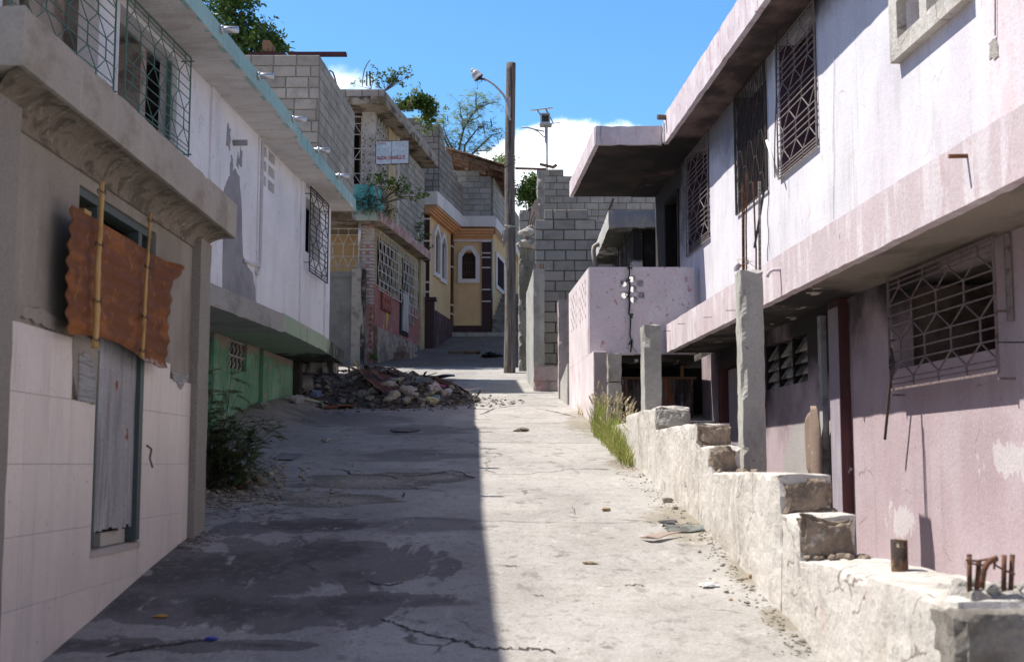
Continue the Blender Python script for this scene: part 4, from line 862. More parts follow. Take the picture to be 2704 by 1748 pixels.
for k, zf in enumerate((.02, -.02, -.06)): mb.bar(SG.pt(.12, cc[1] + zf, .003), SG.pt(.24, cc[1] + zf, .003), .003)
mb.build('round_emblem', blue_l, sg)
for zf, a0, a1 in ((.84, .47, .80), (.74, .46, .72), (.56, .46, .78), (.46, .46, .74), (.36, .05, .38), (.34, .47, .70)):
    mb = MB(); a = a0
    while a < a1:
        w_ = R(.018, .035)
        if R(0, 1) > .2: mb.box(SG, a, a + .006, z0 + H * zf, z0 + H * zf + .05, .001, .003); mb.box(SG, a, a + w_ * .7, z0 + H * zf + R(0, .045), z0 + H * zf + .05, .0012, .0028)
        a += w_
    mb.build('faded_stroke', mat('very_faded_blue', (.30, .47, .56), [dict(c=(.50, .57, .63), s=25, lo=.42, hi=.55)], bump=None), sg)
mb = MB(); a = .05
for k in range(7): mb.box(SG, a + k * .03, a + k * .03 + .018, z0 + H * .90, z0 + H * .95, .001, .003)
mb.build('red_stroke', red_l, sg)
mb = MB(); mb.bar(SG.pt(W * .2, z1, .0), FC.pt(31.7, z1 + .3, 0), .012); mb.bar(SG.pt(0, z0, 0), Vector((x0 + .0, 30.55, zs + .25)), .02); mb.build('sign_bracket', iron_white, sg)

# ------------------------------------------------------------------ yellow house D
FD = lineY(-2.6 - .17 * 38.6, .17, 1)
hD = thing('yellow_house', 'ochre yellow house with brown corner pillars, white cornice and bare block upper walls', 'house', (-3, 43, 4))
mb = MB(); w1a, w1z = FD.at(1142, 600); w1b = FD.at(1175, 640)[0]
mb.walls(FD, 38.6, 42.0, 2.8, 8.1, -.2, 0, [(w1a + .15, (w1a + w1b) / 2 - .12, 6.05, 7.5), ((w1a + w1b) / 2 + .12, w1b - .15, 6.0, 7.4)]); mb.box(front(38.6), -5, -2.6, 2.8, 8, -.2, 0); mb.build('near_wall', yellow_m, hD)
mb = MB(); mb.box(FD, 38.7, 41.8, 3, 8, -1.2, -1.0); mb.box(front(43.2), -2.6, -.9, 4, 8.6, -.1, 0); mb.build('room_backing', black_m, hD)
for j, (a0, a1) in enumerate(((w1a, (w1a + w1b) / 2), ((w1a + w1b) / 2, w1b))):
    mb = MB(); m = (a0 + a1) / 2; z0, z1 = 5.92 - .05 * j, 7.62 - .1 * j
    out_ = [(a0, z0), (a1, z0), (a1, z1 - .35), (m + .08, z1), (m - .08, z1), (a0, z1 - .35)]; inn = [(a0 + .13, z0 + .13), (a1 - .13, z0 + .13), (a1 - .13, z1 - .42), (m + .04, z1 - .16), (m - .04, z1 - .16), (a0 + .13, z1 - .42)]
    for k in range(6): k2 = (k + 1) % 6; mb.poly(FD, [out_[k], out_[k2], inn[k2], inn[k]], -.02, .09)
    wfo = mb.build('window', trim_w, hD)
    mb = MB()
    for k in range(4): a = lerp(a0 + .13, a1 - .13, (k + .5) / 4); mb.bar(FD.pt(a, z0, .0), FD.pt(a, z1 - .2, .0), .012)
    mb.build('window_bars', iron_dark, wfo)
mb = MB(); mb.poly(FD, [(38.2, 8.0), (38.2, 8.42), (42.3, 8.42), (42.3, 8.0)], -3, .36); mb.box(front(38.2), -6, FD.pt(38.2, 0, .36).x - .0, 8.02, 8.40, -.5, .02)
mb.build('cornice', trim_w, hD)
mb = MB()
for k in range(4): mb.box(FD, 38.22, 42.3, 7.98 - .06 * k - .055, 7.98 - .06 * k, -.05, .33 - .06 * k)
mb.build('moulding', orange_m, hD)
mb = MB(); mb.box(front(38.58), -2.98, -2.58, 3.0, 7.97, -.15, .03); mb.box(FD, 41.7, 42.05, 3.5, 7.9, 0, .04); bp = mb.build('brown_pillar', brown_m, hD)
mb = MB()
for z in (4.6, 5.3, 5.6, 6.9, 7.6): mb.box(front(38.55), -2.99, -2.57, z, z + .05, -.13, .03); mb.box(FD, 41.68, 42.07, z - .3, z - .26, .0, .055)
mb.build('white_line', trim_w, hD)
F2 = front(42.0); F2s = lineY(-.75 - .136 * 42, .136, 1)
mb = MB(); ocx0, ocz = P(1209, 748, 42).x, P(1209, 748, 42).z; ocx1, oct_ = P(1267, 650, 42).x, P(1267, 650, 42).z
mb.walls(F2, -2.2, -.75, 4.65, 7.6, -.2, 0, [(ocx0 + .13, ocx1 - .13, ocz + .13, oct_ - .2)]); mb.walls(F2s, 42.2, 60, 4.2, 8, -.2, 0, [(43.4, 45.0, 6.2, 7.3)]); mb.build('gable_wall', yellow_m, hD)
m0, m1 = ocx0, ocx1; out_ = [(m0, ocz), (m1, ocz), (m1, oct_ - .32), (m1 - .24, oct_), (m0 + .24, oct_), (m0, oct_ - .32)]; inn = [(m0 + .14, ocz + .14), (m1 - .14, ocz + .14), (m1 - .14, oct_ - .38), (m1 - .30, oct_ - .14), (m0 + .30, oct_ - .14), (m0 + .14, oct_ - .38)]
mb = MB()
for k in range(6): k2 = (k + 1) % 6; mb.poly(F2, [out_[k], out_[k2], inn[k2], inn[k]], -.02, .07)
wo = mb.build('window', trim_w, hD)
mb = MB()
for k in range(8): x = lerp(m0 + .14, m1 - .14, (k + .5) / 8); mb.bar(F2.pt(x, ocz + .1, -.04), F2.pt(x, oct_ - .15, -.04), .011)
for z in (.3, .55, .8): mb.bar(F2.pt(m0 + .14, lerp(ocz, oct_, z), -.04), F2.pt(m1 - .14, lerp(ocz, oct_, z), -.04), .011)
mb.build('window_bars', mat('brown_iron', (.09, .06, .05)), wo)
mb = MB(); mb.box(F2, -2.2, -.75, 3.9, 4.648, -.2, .03); mb.box(F2s, 42.2, 60, 3.9, 4.9, 0, .03); mb.build('brown_base', brown_m, hD)
mb = MB(); mb.box(F2, -1.02, -.73, 3.9, 7.6, .03, .06); mb.box(F2s, 42.0, 42.25, 3.9, 7.6, .03, .06); mb.build('brown_pillar', brown_m, hD)
mb = MB()
for z in (4.3, 5.45, 5.85, 6.6, 6.95, 7.5, 7.1): mb.box(F2, -1.03, -.72, z, z + .04, .03, .075)
mb.build('white_line', trim_w, hD)
mb = MB(); mb.box(F2, -2.25, -.58, 8.0, 8.36, -1.5, .25); mb.box(F2s, 42.0, 60, 8.0, 8.36, -1, .22); mb.build('cornice', trim_w, hD)
mb = MB()
for k in range(4): mb.box(F2, -2.22, -.60 - .02 * k, 7.94 - .09 * k - .085, 7.94 - .09 * k, -.1, .22 - .05 * k)
mb.build('moulding', orange_m, hD)
mb = MB(); mb.box(F2, -2.2, -.7, 7.52, 7.578, .0, .08); mb.build('string_line', trim_w, hD)
mb = MB(); mb.poly(F2s, [(43.2, 6.1), (45.2, 6.1), (45.2, 7.4), (43.2, 7.4)], .01, .05); mb.build('side_window_frame', trim_w, hD)
mb = MB(); mb.box(F2s, 43.45, 44.95, 6.25, 7.25, .05, .06); mb.build('side_window', mat('dark_louvre', (.03, .02, .02), rough=.95, spec=.05), hD)
# upper blocks of D
def dtop(a): return 11.9 if a < 39.2 else (11.6 if a < 39.8 else 10.0 - (a - 39.8) * .12)
mb = MB(); mb.blocks(lineY(-2.24 - .17 * 38.6, .17, 1), 38.4, 42.4, 8.42, lambda a: 10.6 if a < 39.1 else (10.0 if a < 40 else 9.9 - .25 * (a - 40)), -.2, 0); mb.blocks(front(38.38), -5.5, -2.3, 8.42, lambda x: 10.6 if x > -2.9 else 10.8, -.2, 0)
mb.build('upper_block_wall', blk_c, hD)
mb = MB(); mb.blocks(F2, -2.3, -.72, 8.37, lambda x: 10.1 - .2 * sstep(-1.9, -.8, x), -.2, .1); mb.blocks(F2s, 42.15, 52, 8.37, lambda a: 9.75, -.2, .1); mb.build('upper_block_wall', blk_b, hD)
tn = mat('rusty_roof_tin', (.20, .12, .085), [dict(c=(.10, .06, .045), s=4, lo=.45, hi=.6), dict(c=(.40, .36, .32), s=(3, 9, 9), lo=.58, hi=.66)], rough=.7, bump=(30, .4))
mb = MB()
def tinroof(u, v):
    x = lerp(-2.25, -.05, u); y = lerp(41.2, 48, v); return Vector((x, y, lerp(10.62, 9.95, u) + .06 * math.sin(y * 26) * .4 - .02 * (y - 41) + .03 * noise.noise((x, y, 1))))
mb.sheet(tinroof, 12, 160); mb.build('tin_roof', tn, hD, solid=.03)
mb = MB()
for y in (41.35, 43.4, 45.5, 47.5): mb.hexa([Vector((lerp(-2.2, -.1, a), y + b, lerp(10.54, 9.88, a) + c_ - .02 * (y - 41))) for c_ in (-.16, 0) for (a, b) in ((0, 0), (1, 0), (1, .1), (0, .1))])
for x in (-2.1, -1.5, -.9, -.3): mb.hexa([Vector((x + a, y, lerp(10.54, 9.88, (x + 2.2) / 2.1) - .2 + c_ - (.13 if y > 45 else 0))) for c_ in (-.05, .05) for (a, y) in ((0, 41.3), (.07, 41.3), (.07, 48), (0, 48))])
mb.build('roof_timber', wood_m, hD)
# brown gate pillar and low streaked wall
mb = MB(); mb.box(front(37.0), -2.64, -2.32, 3.0, 4.85, -.3, 0); mb.box(front(37.0), -2.70, -2.26, 4.85, 4.95, -.36, .05)
tag(mb.build('brown_gate_pillar', brown_m, bevel=.01), 'dark brown square pillar with a flat cap before the yellow house', 'pillar')
FW2 = lineY(-2.3 - .085 * 37.3, .085, 1)
mb = MB(); mb.hexa([FW2.pt(37.3, 3, 0), FW2.pt(41.4, 3.5, 0), FW2.pt(41.4, 3.5, -.12), FW2.pt(37.3, 3, -.12), FW2.pt(37.3, 4.6, 0), FW2.pt(41.4, 4.72, 0), FW2.pt(41.4, 4.72, -.12), FW2.pt(37.3, 4.6, -.12)])
tag(mb.build('streaked_low_wall', base_brown), 'low dark brown garden wall with pale streaks running up to the yellow house', 'wall')
mb = MB(); mb.gbox(front(41.1), -2.0, 1.6, 3.9, 4.33, -.9, 0, .2, .01, .02); tag(mb.build('kerb', rough_conc2), kind='structure')
st = thing('outdoor_stairs', 'worn grey concrete steps climbing beside the yellow house', 'stairs', (.2, 44, 4.3))
mb = MB()
for k in range(9): mb.gbox(front(41.6 + .4 * k), -.68, 1.6, 4.0, 4.52 + .2 * k, -.8, 0, .2, .008, .015)
mb.build('steps', mat('dim_step_concrete', (.24, .24, .215), [dict(c=(.13, .13, .115), s=4, lo=.45, hi=.65)]), st)

# ------------------------------------------------------------------ pink house F (right)
FR = lineY(3.25, -.0564, -1); FBd = lineY(2.79, -.0564, -1); FL = lineY(3.38, -.0564, -1); FO = lineY(2.82, -.0564, -1); FG = lineY(1.85, -.0564, -1)
hF = thing('pink_house', 'fire-scorched pink two-storey house with white grilles and a soot-blackened overhanging roof', 'house', (4.5, 11, -.95))
def panel(mb, fr, a0, a1, z0, z1, n0, n1, circ, seg=16):
    """slab with round holes; circ = (a, z, radius)"""
    D = fr.D.length; hs = [(a - r * 1.04 / D, a + r * 1.04 / D, z - r * 1.04, z + r * 1.04) for a, z, r in circ]
    mb.walls(fr, a0, a1, z0, z1, n0, n1, hs)
    for (a, z, r) in circ:
        h = r * 1.04; b = len(mb.v)
        for k in range(seg):
            an = (k + .5) / seg * 2 * math.pi; c, s_ = math.cos(an), math.sin(an); m = h / max(abs(c), abs(s_))
            for n in (n0, n1): mb.v.append(fr.pt(a + m * c / D, z + m * s_, n)); mb.v.append(fr.pt(a + r * c / D, z + r * s_, n))
        for k in range(seg):
            i, j = b + 4 * k, b + 4 * ((k + 1) % seg)
            for f in ((i, i + 1, j + 1, j), (i + 2, j + 2, j + 3, i + 3), (i + 1, i + 3, j + 3, j + 1)): mb.f.append(f); mb.mi.append(mb.cur)
GR = [(10.56, 11.80, 2.72, 4.03), (12.22, 13.54, 2.72, 4.03), (14.95, 16.32, 2.72, 4.03)]
door = (16.92, 17.93, 1.75, 3.75)
vx = [(7.56, 7.97), (8.09, 8.50)]; vz_ = [(2.96, 3.23), (3.32, 3.58), (3.67, 3.92)]
vholes = [(a, b, c, d) for a, b in vx for c, d in vz_]
mb = MB(); mb.walls(FR, 1.5, 18.8, 1.73, 4.1, -.16, 0, [(a + .02, b - .02, c + .02, d) for a, b, c, d in GR] + [door] + vholes); mb.build('upper_wall', upper_pink, hF)
mb = MB(); mb.box(FR, 1.5, 7.24, 1.731, 4.05, 0, .02); mb.build('pink_pilaster', mat('pinkish_pilaster', (.70, .58, .60), [dict(c=(.72, .66, .70), s=(3, 3, 1.3), lo=.45, hi=.6), dict(c=(.55, .32, .32), s=5, lo=.64, hi=.7, a=.7)], bump=(40, .3)), hF)
# vent surround
mb = MB(); mb.walls(FR, 7.41, 8.65, 2.83, 4.03, .001, .07, vholes); mb.build('vent_frame', lowwall_m, hF)
# interior
purple_in = mat('dark_plum_wall', (.085, .05, .075), [dict(c=(.05, .035, .05), s=1.5, lo=.45, hi=.65), dict(c=(.13, .10, .12), s=(7, 7, 1), lo=.6, hi=.7, a=.5)], bump=(30, .3))
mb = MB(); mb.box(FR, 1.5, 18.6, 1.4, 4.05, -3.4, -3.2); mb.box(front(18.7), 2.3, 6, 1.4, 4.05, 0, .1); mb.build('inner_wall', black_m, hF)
mb = MB()
for a, b, c, d in GR: mb.box(FR, b - .05, b - .021, c + .021, d - .001, -.5, -.004)
mb.build('plum_jamb', purple_in, hF)  # dark plum lining over the far reveal of each window
mb = MB(); mb.box(FR, 17.80, 17.859, 1.74, 3.7, -.5, -.11); mb.build('dark_jamb', black_m, hF)
mb = MB(); mb.box(FR, 16.97, 17.32, 1.74, 3.7, -.10, -.05); mb.build('door_leaf', mat('orange_brown_door', (.26, .13, .07), [dict(c=(.07, .04, .03), s=(8, 8, 1.5), lo=.5, hi=.62)]), hF)
mb = MB(); mb.box(FR, 17.86, 17.94, 1.74, 3.76, -.1, .02); mb.box(FR, 16.90, 16.97, 1.74, 3.76, -.1, .012); mb.box(FR, 16.97, 17.86, 3.72, 3.78, -.1, .015); mb.build('door_frame', black_m, hF)
# band (floor slab edge), the slab itself
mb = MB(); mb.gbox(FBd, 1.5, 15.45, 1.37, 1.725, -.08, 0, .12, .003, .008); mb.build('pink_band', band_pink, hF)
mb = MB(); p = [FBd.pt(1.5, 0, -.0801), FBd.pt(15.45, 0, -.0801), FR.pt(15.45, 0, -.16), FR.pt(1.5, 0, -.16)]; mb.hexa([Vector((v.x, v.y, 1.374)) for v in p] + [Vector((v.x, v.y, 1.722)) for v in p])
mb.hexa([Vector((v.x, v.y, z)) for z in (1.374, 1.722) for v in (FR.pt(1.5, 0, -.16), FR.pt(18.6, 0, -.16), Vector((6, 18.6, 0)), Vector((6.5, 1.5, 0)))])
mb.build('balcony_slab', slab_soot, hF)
# roof and the deeper canopy at its far end
mb = MB(); mb.gbox(FO, 1.5, 15.62, 4.05, 4.43, -.06, 0, .12, .005, .014); mb.build('roof_fascia', fascia_pink, hF)
mb = MB(); p = [FO.pt(1.5, 0, -.061), FO.pt(18.8, 0, -.061), Vector((6, 18.8, 0)), Vector((6.5, 1.5, 0))]
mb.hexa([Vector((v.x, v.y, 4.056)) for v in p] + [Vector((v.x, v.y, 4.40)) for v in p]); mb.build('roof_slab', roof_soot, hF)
FCn = lineY(1.06 + .0564 * 15.6, -.0564, -1)
cx0, cx1 = 1.06, FO.pt(15.6, 0).x
mb = MB(); mb.gbox(front(15.62), cx0 - .0, cx1 - .02, 4.05, 4.30, -.06, 0, .1, .005, .012); mb.build('canopy_front', fascia_pink, hF)
mb = MB(); mb.gbox(FCn, 15.66, 18.8, 4.05, 4.30, -.06, 0, .1, .005, .012); mb.build('canopy_side', fascia_pink, hF)
mb = MB(); p = [FCn.pt(15.68, 0, -.061), FCn.pt(18.78, 0, -.061), FO.pt(18.78, 0, -.06), FO.pt(15.68, 0, -.06)]
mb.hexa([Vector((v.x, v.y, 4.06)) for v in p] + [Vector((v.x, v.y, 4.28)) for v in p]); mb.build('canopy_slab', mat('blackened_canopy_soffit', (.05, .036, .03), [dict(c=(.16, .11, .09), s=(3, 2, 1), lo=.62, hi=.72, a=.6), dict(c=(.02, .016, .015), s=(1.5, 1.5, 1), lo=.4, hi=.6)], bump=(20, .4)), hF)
mb = MB(); mb.gbox(front(15.55), cx1 - .02, cx1 + .10, 4.06, 4.32, -.06, .02, .05, .008, .01); mb.build('scupper', trim_w, hF)
mb = MB(); mb.tube([Vector((cx1 + .02, 15.45, 4.36)), Vector((cx1 - .10, 15.42, 4.355))], .035, 8); mb.build('roof_spout', twig_m, hF)
# grilles
for k, (a, b, c, d) in enumerate(GR):
    mb = MB(); grille(mb, FR, a, b, c, d, .022, 3 if k != 1 else 3, 4 if k != 1 else 6, .0065, nh=4 if k != 1 else 3, swap=(k == 1))
    mb.build('window_grille', iron_lilac if k != 1 else iron_dark, hF)
# pipes of the band
for (u, v, L_, m_) in ((2554, 412, .10, rust_m), ):
    a, z = FBd.at(u, v); mb = MB(); mb.tube([FBd.pt(a, z, -.02), FBd.pt(a, z - .004, L_)], .012, 8); mb.build('drain_stub', m_, hF)
a, z = FBd.at(2060, 716); mb = MB(); mb.tube([FBd.pt(a, z + .01, -.02), FBd.pt(a, z + .01, .06), FBd.pt(a, z - .01, .09), FBd.pt(a, z - .05, .11)], .014, 8); mb.build('bent_stub', parapet_m, hF, smooth=True)
for (x, y) in ((1560, 770), (1594, 753), (1656, 738), (1710, 722)):
    a, z = FBd.ad(x, y); mb = MB(); mb.bar(FBd.pt(a, z), FBd.pt(a, z - .003, .09), .004); mb.build('nail', rust_iron, hF)
# box balcony at the far end
circ = [front(15.6).at(u, v) + (.044,) for u, v in ((1647, 748), (1690, 748), (1668.5, 736), (1672, 763), (1650, 779.5), (1693, 780), (1674, 791))]
mb = MB(); panel(mb, front(15.6), .972, 2.30, 1.37, 2.47, -.10, 0, circ); mb.build('balcony_front', parapet_m, hF)
circ = []
for (ua, ub, v0) in ((1531, 1545, 745), (1508, 1521, 776)):
    a0, z0 = FG.at(ub, v0); a1, _ = FG.at(ua, v0)
    for r_ in range(7):
        for c_ in range(3 if r_ % 2 == 0 else 2):
            circ.append((lerp(a0, a1, (c_ + (.5 if r_ % 2 else 0)) / 2), z0 - .075 * r_, .036))
mb = MB(); panel(mb, FG, 15.701, 18.1, 1.37, 2.47, -.10, 0, circ, 10); mb.build('balcony_side', mat('pale_pink_side', (.64, .57, .59), [dict(c=(.70, .63, .65), s=(2, 2, 1.4), lo=.45, hi=.6), dict(c=(.55, .33, .32), s=(4, 4, 2), lo=.56, hi=.68, a=.7), dict(c=(.50, .47, .44), s=(5, 5, 2), lo=.42, hi=.62, a=.7, z=(1.4, .6))], bump=(36, .3)), hF)
mb = MB(); mb.box(front(15.72), 1.1, 2.3, 1.28, 1.37, -3.0, 0); mb.build('balcony_floor', slab_soot, hF)
mb = MB(); mb.walls(FG, 15.2, 18.1, .2, 1.369, -.16, 0, []); mb.build('stair_wall', MATS['pale_pink_side'], hF, bevel=.006)
mb = MB(); mb.gbox(front(15.19), FG.pt(15.2, 0).x + .005, FG.pt(15.2, 0).x + .165, .2, 1.36, -.05, .012, .08, .006, .012); mb.build('wall_end', mat('scaly_mauve_end', (.36, .31, .30), [dict(c=(.48, .42, .41), s=4, lo=.5, hi=.62), dict(c=(.30, .15, .14), s=7, lo=.6, hi=.66)], bump=(24, .5)), hF)
mb = MB(); pts = [front(15.5).at(u, v) for u, v in ()]
# ground floor
w1 = [FL.at(u, v) for u, v in ((2359, 975), (2634, 922), (2352, 740), (2612, 615))]
wa, wb = w1[0][0], w1[1][0]; wz0 = (w1[0][1] + w1[1][1]) / 2; wz1 = 1.30
lv = [FL.at(u, v) for u, v in ((2024, 1035), (2134, 1000))]; la, lb = lv[0][0], lv[1][0]; lz0 = (lv[0][1] + lv[1][1]) / 2
da_, db_ = FL.at(1905, 1100)[0], FL.at(1996, 1100)[0]
mb = MB(); mb.walls(FL, 1.5, 16.2, -1.1, 1.372, -.16, 0, [(wb, wa, wz0, wz1), (lb, la, lz0, 1.22), (db_, da_, -.949, 1.15)]); mb.build('ground_floor_wall', lower_pink, hF)
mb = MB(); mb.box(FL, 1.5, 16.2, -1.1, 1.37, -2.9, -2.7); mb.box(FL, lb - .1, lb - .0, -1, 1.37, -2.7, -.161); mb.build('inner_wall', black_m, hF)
mb = MB(); mb.box(FL, wa + .1, wa + .2, -.5, 1.36, -1.3, -.161); mb.box(FL, lerp(wa, wb, .22), lerp(wa, wb, .30), -.4, 1.36, -.9, -.8); mb.build('brown_partition', mat('scorched_brown_room', (.20, .15, .125), [dict(c=(.09, .065, .055), s=2, lo=.45, hi=.6)]), hF)
mb = MB(); mb.box(FL, wb - .1, lerp(wa, wb, .75), 1.0, 1.36, -1.6, -1.5); mb.build('pink_lintel', lower_pink, hF)
ga, gz = FL.at(2334, 734, .1); gb_, gz2 = FL.at(2618, 607, .1); gc, gz3 = FL.at(2353, 1034, .1); gd, gz4 = FL.at(2636, 977, .1)
mb = MB(); grille(mb, FL, gd + .0, gc, (gz3 + gz4) / 2, 1.34, .10, 4, 3, .0075, nh=3)
for a in (gd, gc):
    for z in (.5, .9): mb.bar(FL.pt(a, z, 0), FL.pt(a, z, .1), .01)
mb.build('window_grille', mat('mauve_iron', (.21, .165, .165), [dict(c=(.12, .07, .055), s=22, lo=.5, hi=.65), dict(c=(.42, .38, .36), s=35, lo=.64, hi=.70)], rough=.65, bump=None), hF)
mb = MB(); mb.box(FL, gd - .035, gd - .005, (gz3 + gz4) / 2 + .3, 1.36, .01, .04); mb.build('hinge_post', iron_lilac, hF)
# louvres
mb = MB()
for k in range(4):
    z = lerp(lz0, 1.2, (k + .5) / 4)
    for j in range(3):
        a0, a1 = lerp(lb, la, j / 3) + .02, lerp(lb, la, (j + 1) / 3) - .02; sg_ = .02
        mb.hexa([FL.pt(a0, z - .09, -.02), FL.pt(a1, z - .09, -.02), FL.pt(a1, z + .06, -.12), FL.pt(a0, z + .06, -.12), FL.pt(a0, z - .07, -.02), FL.pt(a1, z - .07, -.02), FL.pt(a1, z + .08, -.12), FL.pt(a0, z + .08, -.12)])
mb.build('louvre_slats', mat('sooty_pale_louvre', (.42, .39, .36), [dict(c=(.10, .09, .085), s=4, lo=.45, hi=.6)]), hF)
mb = MB()
for j in (0, 1, 2, 3): a = lerp(lb, la, j / 3); mb.box(FL, a - .02, a + .02, lz0, 1.2, -.13, -.005)
mb.build('louvre_mullion', black_m, hF)
# maroon post, door frame
pa, _ = FL.at(2221, 1100, .09)
mb = MB(); mb.gbox(FL, pa, pa + .27, -1.0, 1.37, .0, .09, .1, .002, .006); mb.build('maroon_post', maroon_m, hF)
mb = MB(); mb.box(FL, pa + .008, pa + .262, -1.0, 1.30, .0905, .096); mb.build('post_sunlit_face', purple_m, hF)  # lighter cladding paints the sunlit side of the dark post
mb = MB(); mb.box(FL, da_ - .06, da_ + .02, -.95, 1.2, -.1, .03); mb.build('maroon_jamb', maroon_m, hF)
mb = MB(); mb.box(FL, db_ + .02, da_ - .1, -.93, 1.12, -.12, -.07); mb.build('lower_door', purple_m, hF)
a, z = FL.at(2180, 1200, .02); mb = MB(); mb.box(FL, a - .045, a + .045, -.95, 1.3, .0, .05); mb.build('pale_strip', mat('pale_blue_strip', (.40, .40, .41), [dict(c=(.2, .2, .2), s=5, lo=.5, hi=.65)]), hF)
# rolled tan sheet leaning by the wall
def roll(u, v):
    z = lerp(-.93, .50, v); tip = 1 if v < .86 else math.sqrt(max(0, 1 - ((v - .86) / .14) ** 2)) + .03
    w_ = (.055 + .02 * sstep(.5, .9, v)) * tip; fl = .045 * sstep(.55, .62, v) * (1 - sstep(.93, 1, v)) * sstep(.3, 0, u)
    an = lerp(-1.7, 1.5, u); ac = FL.at(2153, 1200, .14)[0]
    return FL.pt(ac - math.sin(an) * w_ * 1.6 * (1 - .35 * sstep(.8, 1, v)) + fl * 2, z, .10 + math.cos(an) * .05 + .02 * v + fl * 1.2)
mb = MB(); mb.sheet(roll, 18, 40)
tag(mb.build('rolled_sheet', mat('tan_rolled_sheet', (.27, .20, .16), [dict(c=(.30, .22, .18), s=(4, 4, 1), lo=.5, hi=.65), dict(c=(.52, .46, .42), s=6, lo=.6, hi=.7)]), smooth=True, solid=.008), 'tan curled sheet leaning upright against the pink wall beside the louvred window', 'rolled sheet')
# dark recess with tin doors under the balcony
mb = MB(); mb.box(front(16.6), 1.1, 3.2, -.95, 1.27, -.1, 0); mb.build('dark_back_wall', black_m, hF)
mb = MB()
mb.sheet(lambda u, v: Vector((lerp(1.18, 2.32, u), 16.0 + .018 * math.sin(u * 70) , lerp(-.9, 1.08, v))), 160, 3); mb.build('tin_door', tin_brown, hF)
mb = MB(); mb.box(front(16.0), 1.15, 2.36, 1.08, 1.11, -.04, .03); mb.build('door_rail', mat('brown_rail', (.15, .09, .055)), hF); mb = MB(); mb.box(front(15.98), 2.16, 2.20, 1.112, 1.25, -.04, .0); mb.build('door_post', mat('orange_wood', (.22, .11, .045)), hF)
# wires on the house
def wire(name, pts, r_, label, par=None, m_=iron_dark, cat='wire'):
    mb = MB(); mb.tube(pts, r_, 5); o = mb.build(name, m_, par)
    if par is None: tag(o, label, cat)
    return o
a, z = FR.at(2049, 60, .1); a2, z2 = FR.at(2050, 240, .1)
wire('cable', [FO.pt(10.9, 4.05, .01)] + [FR.pt(*FR.at(2048 + (u_ > .8) * 5 * (u_ - .8) + 3 * math.sin(u_ * 5), lerp(40, 470, u_), .12), .12) for u_ in [i / 14 for i in range(15)]], .006, None, hF)
a3, z3 = FR.at(2030, 372, .08); a4, z4 = FR.at(2060, 472, .05)
mb = MB(); mb.tube([FR.pt(a3, z3, .10), FR.pt(a4, z4 + .02, .07)], .014, 8); mb.build('conduit', trim_w, hF, smooth=True)
wire('hanging_cable', [FR.pt(*FR.at(2028 + 2 * math.sin(k), lerp(498, 690, k / 12), .012), .012) for k in range(13)], .004, None, hF)
wire('thin_cable', [FR.pt(*FR.at(2201 + 1.0 * math.sin(k), lerp(140, 580, k / 12), .01), .008) for k in range(13)], .003, None, hF, MATS['lilac_white_limewash'])
wire('roof_cable', [FR.pt(*FR.at(2628, lerp(-20, 95, k / 5), .03), .03) for k in range(6)], .004, None, hF)
mb = MB(); a, z = FR.at(2634, 134); ragged(FR, [(a - .06, z - .06), (a + .05, z - .04), (a + .05, z + .06), (a - .04, z + .07)], .02, .026, mb, .015, 4); mb.build('wall_chip', rough_conc, hF)
st_pts = [FL.at(u, v, .16) for u, v in ((2342, 920), (2346, 940), (2350, 958), (2346, 985), (2340, 1010), (2334, 1080), (2326, 1160))]
wire('black_strap', [FL.pt(a, z, .13) for a, z in st_pts], .011, 'black strap hanging from the corner of the large lower grille', cat='strap')
mb = MB(); c = FL.pt(*FL.at(2345, 950, .16), .14); mb.tube([c + Vector((0, .03 * math.cos(t), -.03 + .05 * math.sin(t))) for t in [k * .55 for k in range(12)]], .008, 5); mb.build('strap_loop', iron_dark, hF)
wire('stay_wire', [FL.pt(*FL.at(2634, 904, .1), .1), FL.pt(*FL.at(2760, 904, .1), .1)], .005, None, hF)

# green twine hanging on the balcony front
tw_m = mat('green_black_twine', (.03, .075, .055), [dict(c=(.02, .02, .02), s=20, lo=.45, hi=.55)])
mb = MB(); F15 = front(15.6)
for off in (0, .012, -.01):
    mb.tube([F15.pt(*F15.at(u + off * 60 + R(-.6, .6), v), .02 + R(0, .01)) for u, v in ((1661, 704), (1662, 720), (1659, 738), (1663, 755), (1661, 780), (1662, 805), (1661, 828), (1665, 836), (1664, 860), (1663, 885), (1668, 905), (1665, 930))], .007, 5)
for u, v in ((1662, 706), (1659, 742), (1664, 834), (1667, 904), (1657, 782)):
    c = F15.pt(*F15.at(u, v), .03)
    for k in range(6): mb.bar(c + Vector((R(-.03, .03), R(-.01, .01), R(-.03, .03))), c + Vector((R(-.04, .04), R(-.01, .01), R(-.04, .04))), .007)
mb.tube([F15.pt(*F15.at(u, v), .02) for u, v in ((1664, 900), (1672, 920), (1682, 931))], .004, 4)
tag(mb.build('hanging_twine', tw_m), 'knotted green and black twine hanging down the pink balcony front', 'twine')

# ------------------------------------------------------------------ low broken wall with its columns
FW = lineY(1.58, -.043, -1)
lw = thing('low_wall', 'broken stepped low wall of chalky concrete along the street before the pink house', 'wall', (1.3, 8, -.6))
lwm = [lowwall_m]
for (a0, a1, z1, n1) in ((4.02, 5.87, -.43, -.40), (5.84, 6.21, -.235, -.27), (6.19, 7.88, -.05, -.26), (7.86, 8.31, .11, -.20), (8.29, 10.02, .275, -.22), (10.0, 11.75, .455, -.27)):
    mb = MB(); mb.gbox(FW, a0, a1, -1.5, z1, n1, 0, .035, .016, .034, 3); mb.build('wall_course', lowwall_m, lw, smooth=False)
